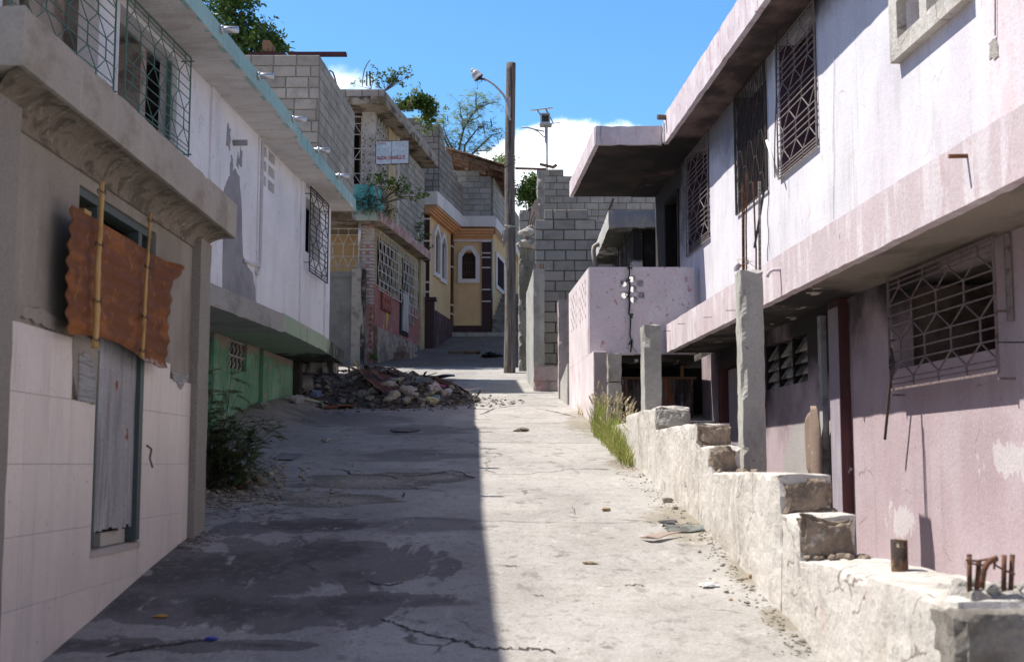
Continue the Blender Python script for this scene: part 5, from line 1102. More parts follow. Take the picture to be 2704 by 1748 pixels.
# frontal broken faces
for (a0, z0, z1, w_) in ((5.835, -.43, -.24, .27), (6.185, -.24, -.06, .26), (7.85, -.05, .10, .20), (8.28, .11, .26, .22), (9.99, .275, .44, .28)):
    mb = MB(); x0 = FW.pt(a0, 0).x + .02; mb.gbox(front(a0), x0 - .01, x0 + w_ * .84 + R(-.03, .02), z0, z1 - .005, -.12, .022, .02, .032, .07, 7); mb.build('broken_face', lowwall_in if a0 < 9.9 else rough_conc, lw)
mb = MB()
for k in range(26):
    a = random.choice((5.78, 5.82, 6.15, 7.8, 7.84, 8.24)) + R(-.06, .04); z = {5: -.43, 6: -.235, 7: -.05, 8: .11}[int(a)] ; mb.stone(FW.pt(a, z + .005, -R(.02, .28)), R(.012, .034), .6, k, 2)
mb.build('crumbled_mortar', lowwall_in, lw)
# near end: rough pier with reinforcement
mb = MB(); x0 = FW.pt(4.0, 0).x
mb.gbox(front(4.02), x0 - .012, x0 + .75, -1.6, -.448, -.4, .03, .03, .016, .045, 6); mb.build('pier_core', mat('pier_grey', (.25, .235, .21), [dict(c=(.15, .135, .115), s=3, lo=.45, hi=.6), dict(c=(.30, .19, .10), s=(8, 8, 2), lo=.6, hi=.7, a=.6), dict(c=(.22, .42, .40), s=(3, 3, 12), lo=.68, hi=.72, a=.6)], bump=(30, .7)), lw)
mb = MB()
for k in range(90): mb.stone(Vector((x0 + R(.05, .6), 4.02 + R(.0, .34), -.425 + R(-.02, .03))), R(.008, .028), .7, k, 2)
mb.gbox(front(4.05), x0 + .05, x0 + .6, -.52, -.415, -.34, .0, .025, .028, .04, 14); mb.build('rubbly_top', rough_conc, lw)
def pp3(u, v, Y): return P(u * 0 + 2100 + u / 2.207, 1050 + v / 2.207, Y)
rb = ((( 1012, 1050), (1014, 910)), ((1050, 1050), (1072, 945)), ((1210, 1030), (1218, 915)), ((1245, 1130), (1266, 912)))
for (a, b) in rb:
    mb = MB(); Yr = 4.15; mb.tube([pp3(*a, Yr) + Vector((0, 0, -.06)), pp3(*b, Yr)], .0085, 7); mb.build('rebar', rust_iron, lw, smooth=True)
mb = MB(); mb.tube([pp3(*p, 4.08) for p in ((1088, 1110), (1092, 1060), (1100, 1005), (1120, 965), (1150, 942), (1178, 935))], .0095, 7); mb.build('rebar', rust_iron, lw, smooth=True)
mb = MB(); mb.tube([pp3(*p, 4.1) for p in ((995, 945), (1060, 950), (1130, 938), (1170, 920), (1165, 975), (1220, 1005), (1280, 1028))], .004, 5); mb.tube([pp3(*p, 4.13) for p in ((1000, 960), (1090, 975), (1155, 930), (1160, 1000))], .004, 5); mb.build('tie_wire', rust_iron, lw)
# pipe stub on the wall
c = P(2376, 1500, 5.2); c.z = -.44
mb = MB(); n = 18; b = len(mb.v)
ro, ri, h_ = .034, .029, .132
for k in range(n):
    an = k / n * 2 * math.pi
    for (r_, z) in ((ro, 0), (ro, h_), (ri, h_), (ri, .03)): mb.v.append(c + Vector((math.cos(an) * r_, math.sin(an) * r_, z + (.006 * noise.noise((an, 1, 1)) if z > .1 else 0))))
for k in range(n):
    i, j = b + 4 * k, b + 4 * ((k + 1) % n)
    for f in ((i, j, j + 1, i + 1), (i + 1, j + 1, j + 2, i + 2), (i + 2, j + 2, j + 3, i + 3)): mb.f.append(f); mb.mi.append(0)
tag(mb.build('pipe_stub', mat('rusty_pipe', (.15, .085, .05), [dict(c=(.28, .20, .10), s=16, lo=.52, hi=.6), dict(c=(.05, .035, .03), s=12, lo=.5, hi=.6), dict(c=(.38, .34, .25), s=22, lo=.64, hi=.68)], bump=(60, .7)), smooth=True), 'short rusty pipe stub standing upright on the low wall', 'pipe')
# columns
def column(name, fr, a0, a1, z0, z1, n0, n1, m_, label, cat='column', amp=.006, chip=.03, st=.05, grp=None):
    mb = MB(); mb.gbox(fr, a0, a1, z0, z1, n0, n1, st, amp, chip, 8); return tag(mb.build(name, m_), label, cat, grp)
c1 = thing('concrete_column', 'tallest standing concrete column behind the low wall, with reinforcement bars rising from its top', 'column', Vector((1.73, 9.1, -.95)))
x0 = P(1946, 1000, 9.2).x; x1 = P(2022, 1000, 9.0).x
mb = MB(); mb.gbox(front(9.0), x0, x1, -1.0, P(1980, 716, 9.1).z, -.22, 0, .035, .006, .03, 8); mb.build('shaft', mat('column_concrete', (.43, .42, .385), [dict(c=(.34, .33, .30), s=(4, 4, 1.5), lo=.45, hi=.62), dict(c=(.16, .15, .135), s=20, lo=.66, hi=.70), dict(c=(.50, .49, .46), s=40, lo=.6, hi=.68)], bump=(50, .5)), c1)
def pc(u, v, Y=9.1): return P(1600 + u / 2.567, 600 + v / 2.567, Y)
def pd(u, v, Y=9.1): return P(1500 + u / 1.979, v / 1.979, Y)
for pts, r_, m_ in (([pc(928, 300), pc(926, 0), pd(912, 960)], .006, rust_iron), ([pc(938, 300), pc(936, 0), pd(922, 1000)], .0055, rust_iron), ([pc(953, 300), pc(950, 0), pd(934, 950), pd(930, 900)], .006, rust_iron),
                    ([pc(1018, 290), pc(1018, 150), pc(1012, 60), pd(978, 1220), pd(968, 950)], .0065, rust_iron), ([pc(1044, 290), pc(1042, 60), pd(1002, 1280), pd(1000, 950)], .0105, mat('grey_ribbed_bar', (.36, .34, .32), [dict(c=(.2, .18, .16), s=(5, 5, 160), lo=.45, hi=.55)], bump=(160, .8))), ([pc(1006, 140), pc(1028, 20), pd(1030, 960)], .009, iron_dark)):
    mb = MB(); mb.tube(pts, r_, 6); mb.build('rebar', m_, c1)
mb = MB(); c = pc(935, 250)
for k in range(9): mb.bar(c + Vector((R(-.05, .04), R(-.03, .03), R(-.03, .05))), c + Vector((R(-.03, .08), R(-.03, .03), R(-.05, .03))), .002)
mb.tube([pc(940, 225), pc(975, 245), pc(1000, 265), pc(1022, 275)], .002, 4); mb.build('tie_wire', bamboo_m, c1)
mb = MB(); mb.sheet(lambda u, v: pc(868 + u * 95, 300 - u * 52 - v * 26 + 12 * math.sin(u * 7 + v * 3)) + Vector((0, -.03 * math.sin(u * 9), 0)), 10, 4); mb.build('rag', mat('pale_rag', (.35, .31, .35)), c1, solid=.004)
column('concrete_column', FW, 10.7, 10.95, .44, 1.20, -.17, -.015, MATS['weathered_fin_concrete'], 'middle short grey column on the low wall, its top broken away on a slant')
o_ = bpy.data.objects[-1] if False else None
x0 = P(1604, 1000, 13.2).x; x1 = P(1643, 1000, 13.2).x
mb = MB(); zz = .3; 
for z0, z1 in ((.2, .62), (.63, .86), (.865, 1.17)): mb.gbox(front(13.2), x0 + R(0, .008), x1 - R(0, .008), z0, z1, -.2, 0, .04, .012, .02, 10)
tag(mb.build('block_pier', rough_conc), 'rough stub of three stacked concrete blocks beside the balcony corner', 'pier')
column('wall_stub', FW, 11.7, 13.1, -.1, .40, -.25, -.02, lowwall_m, 'low grey end of the broken wall hidden behind tall grass', 'wall')

# fin walls and piers further up
FF = lineY(.365 + .028 * 21.1, -.028, -1)
mb = MB(); mb.gbox(FF, 21.1, 24.2, .9, 3.32, -.19, 0, .09, .006, .03, 7)
tag(mb.build('fin_wall', rough_conc2), 'tall pale concrete fin wall standing at the street edge', 'wall')
mb = MB(); x0 = P(1409, 1000, 21.05).x; mb.gbox(front(21.0), x0, x0 + .42, 1.4, 1.64, -.5, 0, .06, .006, .02, 7); mb.gbox(front(21.04), x0 + .02, x0 + .40, 1.0, 1.40, -.4, 0, .06, .03, .04, 8)
tag(mb.build('threshold_block', mat('pink_grey_threshold', (.42, .35, .34), [dict(c=(.50, .30, .30), s=3, lo=.5, hi=.6), dict(c=(.30, .29, .27), s=6, lo=.5, hi=.6)], bump=(25, .6))), 'low pinkish threshold block over rubble between fin wall and pier', 'block')
for u in (1413, 1427, 1434):
    stick('rebar', rust_iron, [P(u, 715, 21.3), P(u, 697, 21.3)], .012, 'short rusty bar sticking out of the top of the fin wall', 'rebar', 5, group='bars on the fin wall')
mb = MB(); x0 = P(1475, 1000, 19.3).x; mb.gbox(front(19.3), x0, x0 + .15, .8, 2.55, -.35, 0, .07, .008, .025, 7)
tag(mb.build('pink_pier', mat('pink_grey_pier', (.50, .42, .42), [dict(c=(.40, .37, .35), s=3, lo=.45, hi=.6), dict(c=(.55, .34, .33), s=4, lo=.6, hi=.68)], bump=(30, .5))), 'slender pink grey pier between the threshold block and the balcony wall', 'pier')
mb = MB(); mb.hexa([Vector((.80, 18.1, .8)), Vector((.74, 19.2, .8)), Vector((.88, 19.2, .8)), Vector((.94, 18.1, .8)), Vector((.80, 18.1, 1.45)), Vector((.74, 19.2, 1.25)), Vector((.88, 19.2, 1.25)), Vector((.94, 18.1, 1.45))])
tag(mb.build('sloping_stub_wall', rough_conc2, bevel=.01), 'low sloping wall stub joining the pink pier to the balcony wall', 'wall')
mb = MB(); mb.blocks(front(23.8), .44, 3.6, 1.3, lambda x: 4.70 if x < .66 else (4.90 if x < 1.58 else 4.72), -.2, 0, bh=.2)
o = mb.build('grey_block_wall', blk_c); tag(o, 'stepped grey concrete block wall standing behind the pink balcony', 'block wall')
mb = MB(); mb.blocks(front(36), .93, 7, 5.4, lambda x: 8.72 if x < 1.5 else (8.55 if x < 2.2 else 8.4), -.2, 0)
o = mb.build('high_block_wall', blk_k); tag(o, 'bleached block wall highest on the right, with planks on its corner', 'block wall')
mb = MB(); mb.gbox(front(35.2), .72, .93, 6.5, 8.45, -.3, 0, .1, .03, .05, 4); tag(mb.build('broken_pier', rough_conc), 'broken dark pier leaning at the left edge of the bleached block wall', 'pier')
rp = thing('rough_pillar', 'thick ragged concrete pillar right behind the wooden street pole', 'pillar', (.34, 27.6, 2))
mb = MB(); mb.gbox(front(27.5), .15, .52, 1.8, 4.9, -.4, 0, .07, .02, .04, 5); mb.build('shaft', mat('mossy_rough_concrete', (.34, .325, .285), [dict(c=(.20, .185, .15), s=(4, 4, 1.2), lo=.42, hi=.6), dict(c=(.07, .065, .055), s=7, lo=.58, hi=.66), dict(c=(.42, .38, .28), s=(5, 5, 1), lo=.6, hi=.7, a=.7)], bump=(24, 1)), rp)
mb = MB()
for k in range(16): mb.stone(Vector((.2 + R(0, .28), 27.5 + R(-.12, .2), 4.75 + R(0, .5))), R(.07, .15), .8, k)
mb.build('crumbled_top', rough_conc, rp)
mb = MB(); mb.gbox(front(27.6), .16, .40, 5.15, 5.42, -.3, 0, .06, .015, .03, 6); mb.gbox(front(27.6), .16, .38, 5.43, 5.68, -.3, 0, .06, .015, .03, 6); mb.build('block', MATS['blocks_pale'], rp)
mb = MB(); mb.prism([P(u, v, 28.4) for u, v in ((1392, 620), (1398, 560), (1412, 530), (1420, 524), (1430, 600), (1428, 660), (1400, 660))], (0, .08, 0)); tag(mb.build('leaning_slab', mat('beige_slab', (.46, .37, .30), [dict(c=(.36, .29, .24), s=3, lo=.5, hi=.65)])), 'beige broken slab leaning behind the ragged pillar', 'slab')
for pts in (((1392, 610), (1399, 572), (1402, 548)), ((1398, 606), (1403, 580), (1412, 560)), ((1404, 612), (1407, 590), (1413, 572))):
    stick('rebar', rust_iron, [P(*p, 27.4) for p in pts], .012, 'thin rusty rebar curving up from the ragged pillar top', 'rebar', 4, group='rebars on the ragged pillar')
# slab house J
hJ = thing('slab_house', 'low house with a pale flat roof slab and sooty underside behind the pink balcony', 'house', (2.2, 21, 1))
FJ = lineY(1.555 + .0 * 19.6, .008 * 0, -1)
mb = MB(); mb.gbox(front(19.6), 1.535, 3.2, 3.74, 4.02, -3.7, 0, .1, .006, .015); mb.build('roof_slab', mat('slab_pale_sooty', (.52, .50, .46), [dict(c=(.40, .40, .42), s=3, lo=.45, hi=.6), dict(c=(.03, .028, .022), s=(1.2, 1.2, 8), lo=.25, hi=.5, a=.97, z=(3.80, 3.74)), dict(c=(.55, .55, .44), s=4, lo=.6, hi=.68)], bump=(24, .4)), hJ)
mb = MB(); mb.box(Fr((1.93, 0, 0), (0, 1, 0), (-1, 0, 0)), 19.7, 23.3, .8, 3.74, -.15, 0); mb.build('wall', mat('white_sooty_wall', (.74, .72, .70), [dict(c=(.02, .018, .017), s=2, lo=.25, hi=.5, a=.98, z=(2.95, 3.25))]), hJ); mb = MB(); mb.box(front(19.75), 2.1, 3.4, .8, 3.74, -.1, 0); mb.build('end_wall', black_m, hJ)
mb = MB(); 
for k in range(5): mb.bar(Vector((1.85, 20.2 + .6 * k, 3.0)), Vector((1.85, 20.2 + .6 * k, 3.74)), .015)
mb.build('window_bars', iron_dark, hJ)
mb = MB(); mb.tube([P(u, v, 18.3) for u, v in ((1573, 708), (1569, 680), (1567, 664), (1569, 652), (1575, 647), (1583, 646))], .035, 8); tag(mb.build('vent_pipe', mat('pale_brown_pipe', (.42, .37, .33)), smooth=True), 'pale hooked vent pipe rising behind the balcony parapet', 'pipe')
stick('leaning_bar', iron_dark, [P(1600, 578, 23), P(1620, 525, 23)], .03, 'dark bar slanting up behind the pale roof slab', 'bar', 4)
mb = MB(); mb.gbox(front(30), 2.95, 4.2, 5.3, 5.95, -.2, 0, .1, .008, .02); tag(mb.build('half_block_wall', MATS['blocks_pale']), 'short pale wall piece seen between canopy and roof slab', 'block wall')

# ------------------------------------------------------------------ poles and lamps
pole = thing('utility_pole', 'split grey wooden pole with a bent lamp arm beside the ragged pillar', 'utility pole', (0, 26.9, 1.9))
mb = MB(); pts = []; rad = []
pb, pt_ = P(1345.5, 983, 26.9), P(1348.5, 168, 26.9)
for k in range(40):
    t = k / 39; p = pb.lerp(pt_, t); p.x += .012 * math.sin(t * 7); pts.append(p - (Vector((0, 0, .25)) if k == 0 else Vector((0, 0, 0)))); rad.append(lerp(.128, .104, t) * (1 + .02 * noise.noise((t * 9, 0, 0))))
mb.tube(pts, rad, 18); mb.build('shaft', bark_m, pole, smooth=True)
arm = [(1347, 318), (1344, 303), (1341, 285), (1335, 262), (1329, 250), (1318, 238), (1306, 226), (1294, 217), (1284, 211), (1275, 209)]
mb = MB(); mb.tube([P(u, v, 26.72) for u, v in arm], .024, 8); ar = mb.build('lamp_arm', mat('grey_enamel', (.42, .43, .47), [dict(c=(.3, .29, .3), s=12, lo=.5, hi=.65)], rough=.5, bump=None), pole, smooth=True)
gm = MATS['grey_enamel']
c0, c1_ = P(1265, 207, 26.7), P(1248, 186, 26.7); ax = (c1_ - c0); 
mb = MB(); prof = [(0, .118), (.08, .125), (.12, .115), (.35, .108), (.6, .095), (.78, .085), (.80, .055), (1.0, .052), (1.12, .045)]
mb.tube([c0 + ax * t for t, _ in prof], [r for _, r in prof], 20); lh = mb.build('lamp_head', gm, pole, smooth=True)
mb = MB(); mb.tube([c0 - ax * .03, c0 - ax * .02], .10, 16); mb.stone(c0 - ax * .05 + Vector((0, -.02, 0)), .05, .9, 3); mb.build('lens', black_m, pole)
mb = MB(); cc = P(1274, 210, 26.7); mb.stone(cc, .035, .9, 5, 0); mb.bar(cc, P(1270, 217, 26.7), .012); mb.bar(cc, P(1282, 214, 26.7), .01); mb.build('clamp', rust_iron, pole)
mb = MB(); mb.box(front(26.78), P(1338, 280, 26.78).x, P(1348, 280, 26.78).x, P(1340, 303, 26.7).z, P(1340, 255, 26.7).z, -.02, .012); mb.build('mounting_plate', gm, pole, bevel=.004)
mb = MB(); mb.tube([P(1263, 215, 26.7), P(1259, 222, 26.7), P(1262, 228, 26.7), P(1260, 238, 26.7)], .006, 4); mb.tube([P(1265, 215, 26.7), P(1266, 222, 26.7)], .006, 4); mb.build('loose_wire', iron_dark, pole)
mb = MB()
for k, vv in enumerate((596, 600, 604)):
    mb.tube([Vector((pts[0].x + .02 + math.cos(t) * .125, 26.9 + math.sin(t) * .125, P(1348, vv, 26.9).z + .03 * math.sin(t + k))) for t in [i * .45 for i in range(15)]], .014, 5)
c = P(1334, 606, 26.75)
for k in range(16): mb.tube([c + Vector((R(0, .1), 0, R(-.0, .06))), c + Vector((R(-.06, .04), R(-.04, .03), R(-.2, -.05))), c + Vector((R(-.1, .0), R(-.04, .03), R(-.42, -.2)))], .010, 4)
mb.build('tied_rag', mat('dirty_rag', (.33, .30, .27)), pole)
mb = MB(); mb.tube([Vector((pts[0].x + math.cos(t) * .11, 26.9 + math.sin(t) * .11, P(1348, 438, 26.9).z + .05 * math.cos(t))) for t in [i * .45 for i in range(15)]], .009, 4); mb.build('band_wire', iron_dark, pole)
Ys = 45
sol = thing('solar_street_light', 'white solar street light post with a battery box and tilted panel above the block wall', 'street light', P(1442, 900, Ys))
wm_ = mat('white_steel', (.50, .54, .58), [dict(c=(.4, .42, .44), s=8, lo=.5, hi=.65)], rough=.5, bump=None)
mb = MB(); mb.tube([Vector((P(1442, 445, Ys).x, Ys, 4.8)), P(1442.5, 330, Ys)], .062, 10); mb.build('post', wm_, sol, smooth=True)
mb = MB(); a, b = P(1427, 331, Ys), P(1452, 304, Ys); mb.walls(front(Ys - .25), a.x, b.x, a.z, b.z, -.35, 0, [(a.x + .05, b.x - .04, a.z + .06, b.z - .05)]); mb.box(front(Ys), a.x - .02, b.x + .07, a.z - .04, a.z, -.2, .3); mb.build('battery_box', wm_, sol)
mb = MB(); mb.box(front(Ys - .2), a.x + .05, b.x - .04, a.z + .06, b.z - .05, -.3, -.2); mb.build('box_interior', mat('dim_steel', (.13, .14, .15)), sol)
mb = MB(); p0, p1 = P(1401, 293, Ys), P(1459, 286, Ys)
mb.hexa([p0 + Vector((0, -.5, -.15)), p1 + Vector((0, -.5, -.15)), p1 + Vector((0, .5, .10)), p0 + Vector((0, .5, .10)), p0 + Vector((0, -.5, -.12)), p1 + Vector((0, -.5, -.12)), p1 + Vector((0, .5, .13)), p0 + Vector((0, .5, .13))]); mb.build('solar_panel', mat('panel_edge', (.42, .33, .35), rough=.3, bump=None), sol)
mb = MB()
for (u0, v0, u1, v1, r_) in ((1419, 291, 1429, 308, .03), (1441, 289, 1449, 306, .03), (1443, 291, 1461, 326, .03), (1452, 328, 1479, 324, .02), (1427, 330, 1424, 330, .02)): mb.bar(P(u0, v0, Ys - .1), P(u1, v1, Ys - .1), r_)
mb.build('support_bars', wm_, sol)
mb = MB(); mb.tube([P(u, v, Ys) for u, v in ((1378, 336), (1395, 338), (1412, 342), (1437, 348))], .03, 6); mb.tube([P(u, v, Ys) for u, v in ((1406, 341), (1422, 349), (1432, 358), (1438, 363))], .022, 6); mb.build('lamp_bracket', wm_, sol, smooth=True)
stick('wooden_rail', wood_m, [P(1363, 445, 31), P(1440, 447, 33)], .035, 'thin dark rail running from the pole to the block wall corner', 'rail', 5)
for (a, b, r_, lab) in (((1425, 434), (1460, 442), .05, 'grey weathered plank lying across the corner of the bleached wall'), ((1458, 444), (1470, 436), .06, 'stubby dark log end beside the plank on the bleached wall')):
    mb = MB(); mb.bar(P(*a, 35.8), P(*b, 35.8), r_); tag(mb.build('plank', wood_m), lab, 'plank')

# ------------------------------------------------------------------ vegetation
def clumps(mb, c, rad, n, per, size, spread, wid=.45, droop=0, hollow=.35):
    c = Vector(c)
    for _ in range(n):
        while True:
            d = Vector((R(-1, 1), R(-1, 1), R(-1, 1)))
            if hollow < d.length < 1: break
        q = c + Vector((d.x * rad[0], d.y * rad[1], d.z * rad[2]))
        for _ in range(per):
            p = q + Vector((random.gauss(0, 1), random.gauss(0, 1), random.gauss(0, .8))) * spread
            mb.leaf(p, Vector((R(-1, 1), R(-1, 1), R(-.6, 1) - droop)), size * R(.6, 1.3), wid)
def branch(mb, pts, r0, r1, seg=5):
    mb.tube(pts, r0, seg, r1)
def pinnate(mb, tw, p, d, L_, n, lf, wid=.4, rt=.003):
    """one feathery frond: a thin stalk with paired leaflets"""
    d = d.normalized(); side = d.cross(Vector((0, 0, 1)));
    if side.length < .1: side = Vector((1, 0, 0))
    side.normalize(); pts = [p + d * L_ * t + Vector((0, 0, -.35 * L_ * t * t)) for t in (0, .25, .5, .75, 1)]
    if tw: tw.tube(pts, rt, 3, rt * .4, cap=False)
    for k in range(n):
        t = .15 + .85 * k / n; q = p + d * L_ * t + Vector((0, 0, -.35 * L_ * t * t))
        for s_ in (-1, 1): mb.leaf(q, (side * s_ + d * .45 + Vector((0, 0, R(-.25, .1)))), lf * (1.1 - .5 * abs(t - .5)) * R(.8, 1.2), wid, up=Vector((0, 0, 1)))
# broadleaf tree behind the white house
T = thing('broadleaf_tree', 'dark green broadleaf tree rising behind the teal eave at the upper left', 'tree', (-7.4, 31, 4))
lf = MB(); br = MB()
br.tube([Vector((-7.6, 31, 3)), Vector((-7.5, 31, 7)), Vector((-7.2, 31, 10)), Vector((-6.9, 31, 11.5))], .22, 8, .08)
for (u, v, rx, rz, n) in ((600, -60, 1.3, .9, 40), (560, 40, .8, .7, 22), (605, 30, .55, .45, 18), (650, 85, .42, .28, 14), (622, 100, .5, .35, 18), (700, 95, .2, .12, 8), (720, 125, .2, .15, 9), (735, 138, .12, .08, 5), (690, 130, .25, .16, 10), (655, 130, .4, .25, 16), (728, 90, .10, .06, 3), (620, -10, .5, .35, 16)):
    c = P(u, v, 31); clumps(lf, c, (rx, .9, rz), n, 30, .16, .13, .42, hollow=.1); br.tube([Vector((-7.0, 31, 9.2)), c.lerp(Vector((-7.0, 31, 9.2)), .4) + Vector((0, 0, .2)), c], .05, 4, .012)
lf.build('crown', leaf_dark, T); br.build('trunk', twig_m, T)
# thin pod tree behind the yellow house
T = thing('pod_tree', 'airy pale green tree with hanging brown pods behind the tin roof', 'tree', P(1240, 700, 50))
lf = MB(); br = MB(); pod = MB(); Yt = 50
def q2(u, v, j=0): return P(960 + u / 6.27, 180 + v / 6.27, Yt + R(-j, j))
trunks = [[(1560, 1520), (1600, 1250), (1650, 1050), (1700, 920), (1800, 780), (1870, 700), (1960, 640)], [(1660, 1500), (1680, 1280), (1800, 1120), (1900, 990), (1990, 930)], [(1600, 1520), (1500, 1380), (1400, 1200), (1330, 1010), (1330, 800)], [(1480, 1500), (1400, 1290), (1300, 1090), (1200, 920), (1110, 760)], [(1720, 1500), (1850, 1380), (1990, 1240), (2150, 1100), (2280, 1080)], [(1650, 1050), (1640, 900), (1600, 700), (1590, 560)], [(1870, 700), (1850, 560), (1880, 420)], [(1960, 640), (2080, 590), (2230, 570)], [(1850, 1380), (2000, 1370), (2100, 1380)], [(1600, 1520), (1560, 1400), (1480, 1330)], [(1700, 920), (1830, 850), (1950, 800)]]
for tr in trunks:
    P3 = [q2(*p, .3) for p in tr]; br.tube(P3 + ([P3[0] - Vector((0, 0, 2))][:0]), .055 if len(tr) > 4 else .03, 5, .012)
    for k in range(len(P3) - 1):
        for _ in range(9 if k > 0 else 3):
            t = R(0, 1); b = P3[k].lerp(P3[k + 1], t); d = Vector((R(-1, 1), R(-1, 1), R(-.4, 1))).normalized(); e = b + d * R(.15, .65)
            br.tube([b, (b + e) / 2 + Vector((0, 0, .05)), e], .009, 3, .003, cap=False)
            for _ in range(3):
                pinnate(lf, None, e + Vector((R(-.15, .15), R(-.15, .15), R(-.12, .12))), Vector((R(-1, 1), R(-1, 1), R(-.6, .4))), R(.18, .34), 7, .085, .38)
for (u, v) in ((1970, 900), (2105, 820), (2215, 1130), (2340, 1120), (1855, 480), (1380, 770), (1700, 650), (2100, 850), (1990, 960), (2040, 880)):
    a = q2(u, v, .5); pod.tube([a, a + Vector((.03, 0, -.2)), a + Vector((.06, 0, -.42))], [.010, .022, .006], 4)
br.tube([q2(1600, 1510), q2(1600, 1510) - Vector((0, 0, 6))], .1, 6)
lf.build('crown', leaf_pale, T); br.build('trunk', twig_m, T); pod.build('seed_pods', mat('brown_pods', (.09, .05, .04)), T)
# small trees either side of the pole, far
for (us, lab, nm, mt) in ((((1395, 500, .35, .3), (1408, 480, .25, .2), (1400, 530, .45, .3), (1420, 515, .25, .18), (1385, 515, .3, .3), (1430, 520, .12, .1)), 'bright green bushy tree glimpsed right of the pole beneath the cloud', 'bushy_tree', leaf_mid),
                     (((1310, 440, .4, .25), (1325, 460, .3, .3), (1330, 430, .3, .2), (1335, 500, .3, .4)), 'yellow green treetop peeking between tin roof and pole', 'leafy_treetop', leaf_pale)):
    T = thing(nm, lab, 'tree', P(us[0][0], 800, 52)); lf = MB(); br = MB(); c0 = P(us[0][0], us[0][1] + 80, 52)
    br.tube([c0 - Vector((0, 0, 6)), c0], .12, 6, .06)
    for (u, v, rx, rz) in us: c = P(u, v, 52); clumps(lf, c, (rx * 1.3, .6, rz * 1.3), 26, 22, .14, .12, .5, hollow=0); br.tube([c0, c], .04, 4, .01)
    lf.build('crown', mt, T); br.build('trunk', twig_m, T)
# plants on the roof of the screened house
def plant(name, label, base, tips, mt, lsize=.10, r=.014, nl=10, spread=.12, cat='plant', wid=.5, sub=3):
    T = thing(name, label, cat, base); lf = MB(); br = MB()
    for tp in tips:
        tp = Vector(tp); m = base.lerp(tp, .5) + Vector((R(-.1, .1), R(-.1, .1), R(0, .12))); br.tube([base, m, tp], r, 4, r * .3, cap=False)
        for k in range(sub):
            b = m.lerp(tp, R(0, 1)); e = b + Vector((R(-1, 1), R(-.6, .6), R(-.2, .9))) * spread * 1.6; br.tube([b, e], r * .4, 3, r * .15, cap=False)
            for _ in range(nl):
                mth = b.lerp(e, R(.2, 1.15)); lf.leaf(mth, Vector((R(-1, 1), R(-1, 1), R(-.6, .8))), lsize * R(.6, 1.3), wid)
        for _ in range(nl): lf.leaf(tp + Vector((R(-1, 1), R(-1, 1), R(-1, 1))) * spread * .4, Vector((R(-1, 1), R(-1, 1), R(-.4, 1))), lsize * R(.6, 1.3), wid)
    lf.build('leaves', mt, T); br.build('stems', twig_m, T); return T
Yr = 31.5
def q4(u, v, Y=Yr): return P(840 + u / 3.58, 130 + v / 3.58, Y)
plant('roof_shrub', 'spindly leafy shrub sprouting from the corner of the screened house roof', q4(640, 395), [q4(*p) for p in ((850, 165), (830, 210), (870, 260), (760, 230), (720, 235), (620, 240), (660, 300), (590, 280), (800, 340), (740, 280), (560, 350), (700, 330), (770, 320))], leaf_mid, .085, .013, 8, .13)
plant('roof_sapling', 'thin weed with a single leafy tip beside two upright bars on the roof', q4(500, 380), [q4(*p) for p in ((515, 165), (505, 260), (535, 300), (330, 330), (400, 300))], leaf_pale, .08, .009, 8, .08, sub=1)
plant('climbing_sapling', 'sparse feathery sapling rising over the roof edge of the screened house', q4(850, 600, 34), [q4(*p, 34) for p in ((960, 330), (930, 380), (880, 410), (740, 450), (730, 480), (860, 500), (900, 430))], leaf_pale, .08, .010, 7, .10, sub=2)
vp = plant('roof_vine', 'dense dark green vine mound over the far roof edge of the screened house', q4(1010, 700, 36), [q4(990, 560, 36)], leaf_dark, .12, .02)
lf = MB()
for (u, v, rx, rz, n) in ((990, 480, .30, .16, 26), (950, 500, .3, .16, 22), (1020, 540, .3, .2, 26), (1050, 590, .2, .2, 18), (880, 510, .25, .12, 16), (820, 530, .3, .1, 16), (790, 545, .15, .08, 8), (1060, 660, .14, .16, 8)):
    clumps(lf, q4(u, v, 36), (rx, .3, rz), n, 16, .10, .07, .75, hollow=0)
lf.build('vine_leaves', leaf_dark, vp)
plant('pale_creeper', 'yellow green creeper hanging over the bare blocks behind the screened house', q4(1000, 700, 37), [q4(*p, 37) for p in ((940, 680), (1000, 790), (1060, 730), (1080, 760), (990, 660), (1030, 810), (1095, 700), (1180, 700), (1215, 560))], leaf_pale, .09, .010, 10, .14)
bt = plant('balcony_shrub', 'open branched shrub growing from the ledge below the sign', q4(600, 1460, 30.3), [q4(*p, 30.2) for p in ((720, 1240), (640, 1200), (800, 1210), (860, 1300), (960, 1330), (1000, 1400), (940, 1410), (760, 1310), (560, 1190), (690, 1270), (820, 1290), (1010, 1385), (590, 1240), (520, 1200))], leaf_mid, .10, .016, 8, .13)
vp = thing('ledge_ferns', 'dark green trailing weeds on the blue edged ledge below the turquoise parapet', 'weeds', q4(420, 1480, 30.3)); lf = MB(); tw = MB()
for (u, v, rx, rz, n) in ((420, 1440, .3, .2, 46), (490, 1460, .3, .15, 40), (390, 1510, .15, .15, 18), (560, 1480, .25, .12, 24), (640, 1520, .25, .10, 26), (690, 1530, .15, .12, 16), (470, 1390, .12, .2, 12)):
    for _ in range(n):
        c = q4(u, v, 30.3); c += Vector((R(-rx, rx), R(-.25, .15), R(-rz, rz))); pinnate(lf, tw, c, Vector((R(-1, 1), R(-1, .5), R(-.8, .6))), R(.15, .3), 7, .055, .45)
lf.build('fronds', leaf_dark, vp); tw.build('stems', twig_m, vp)
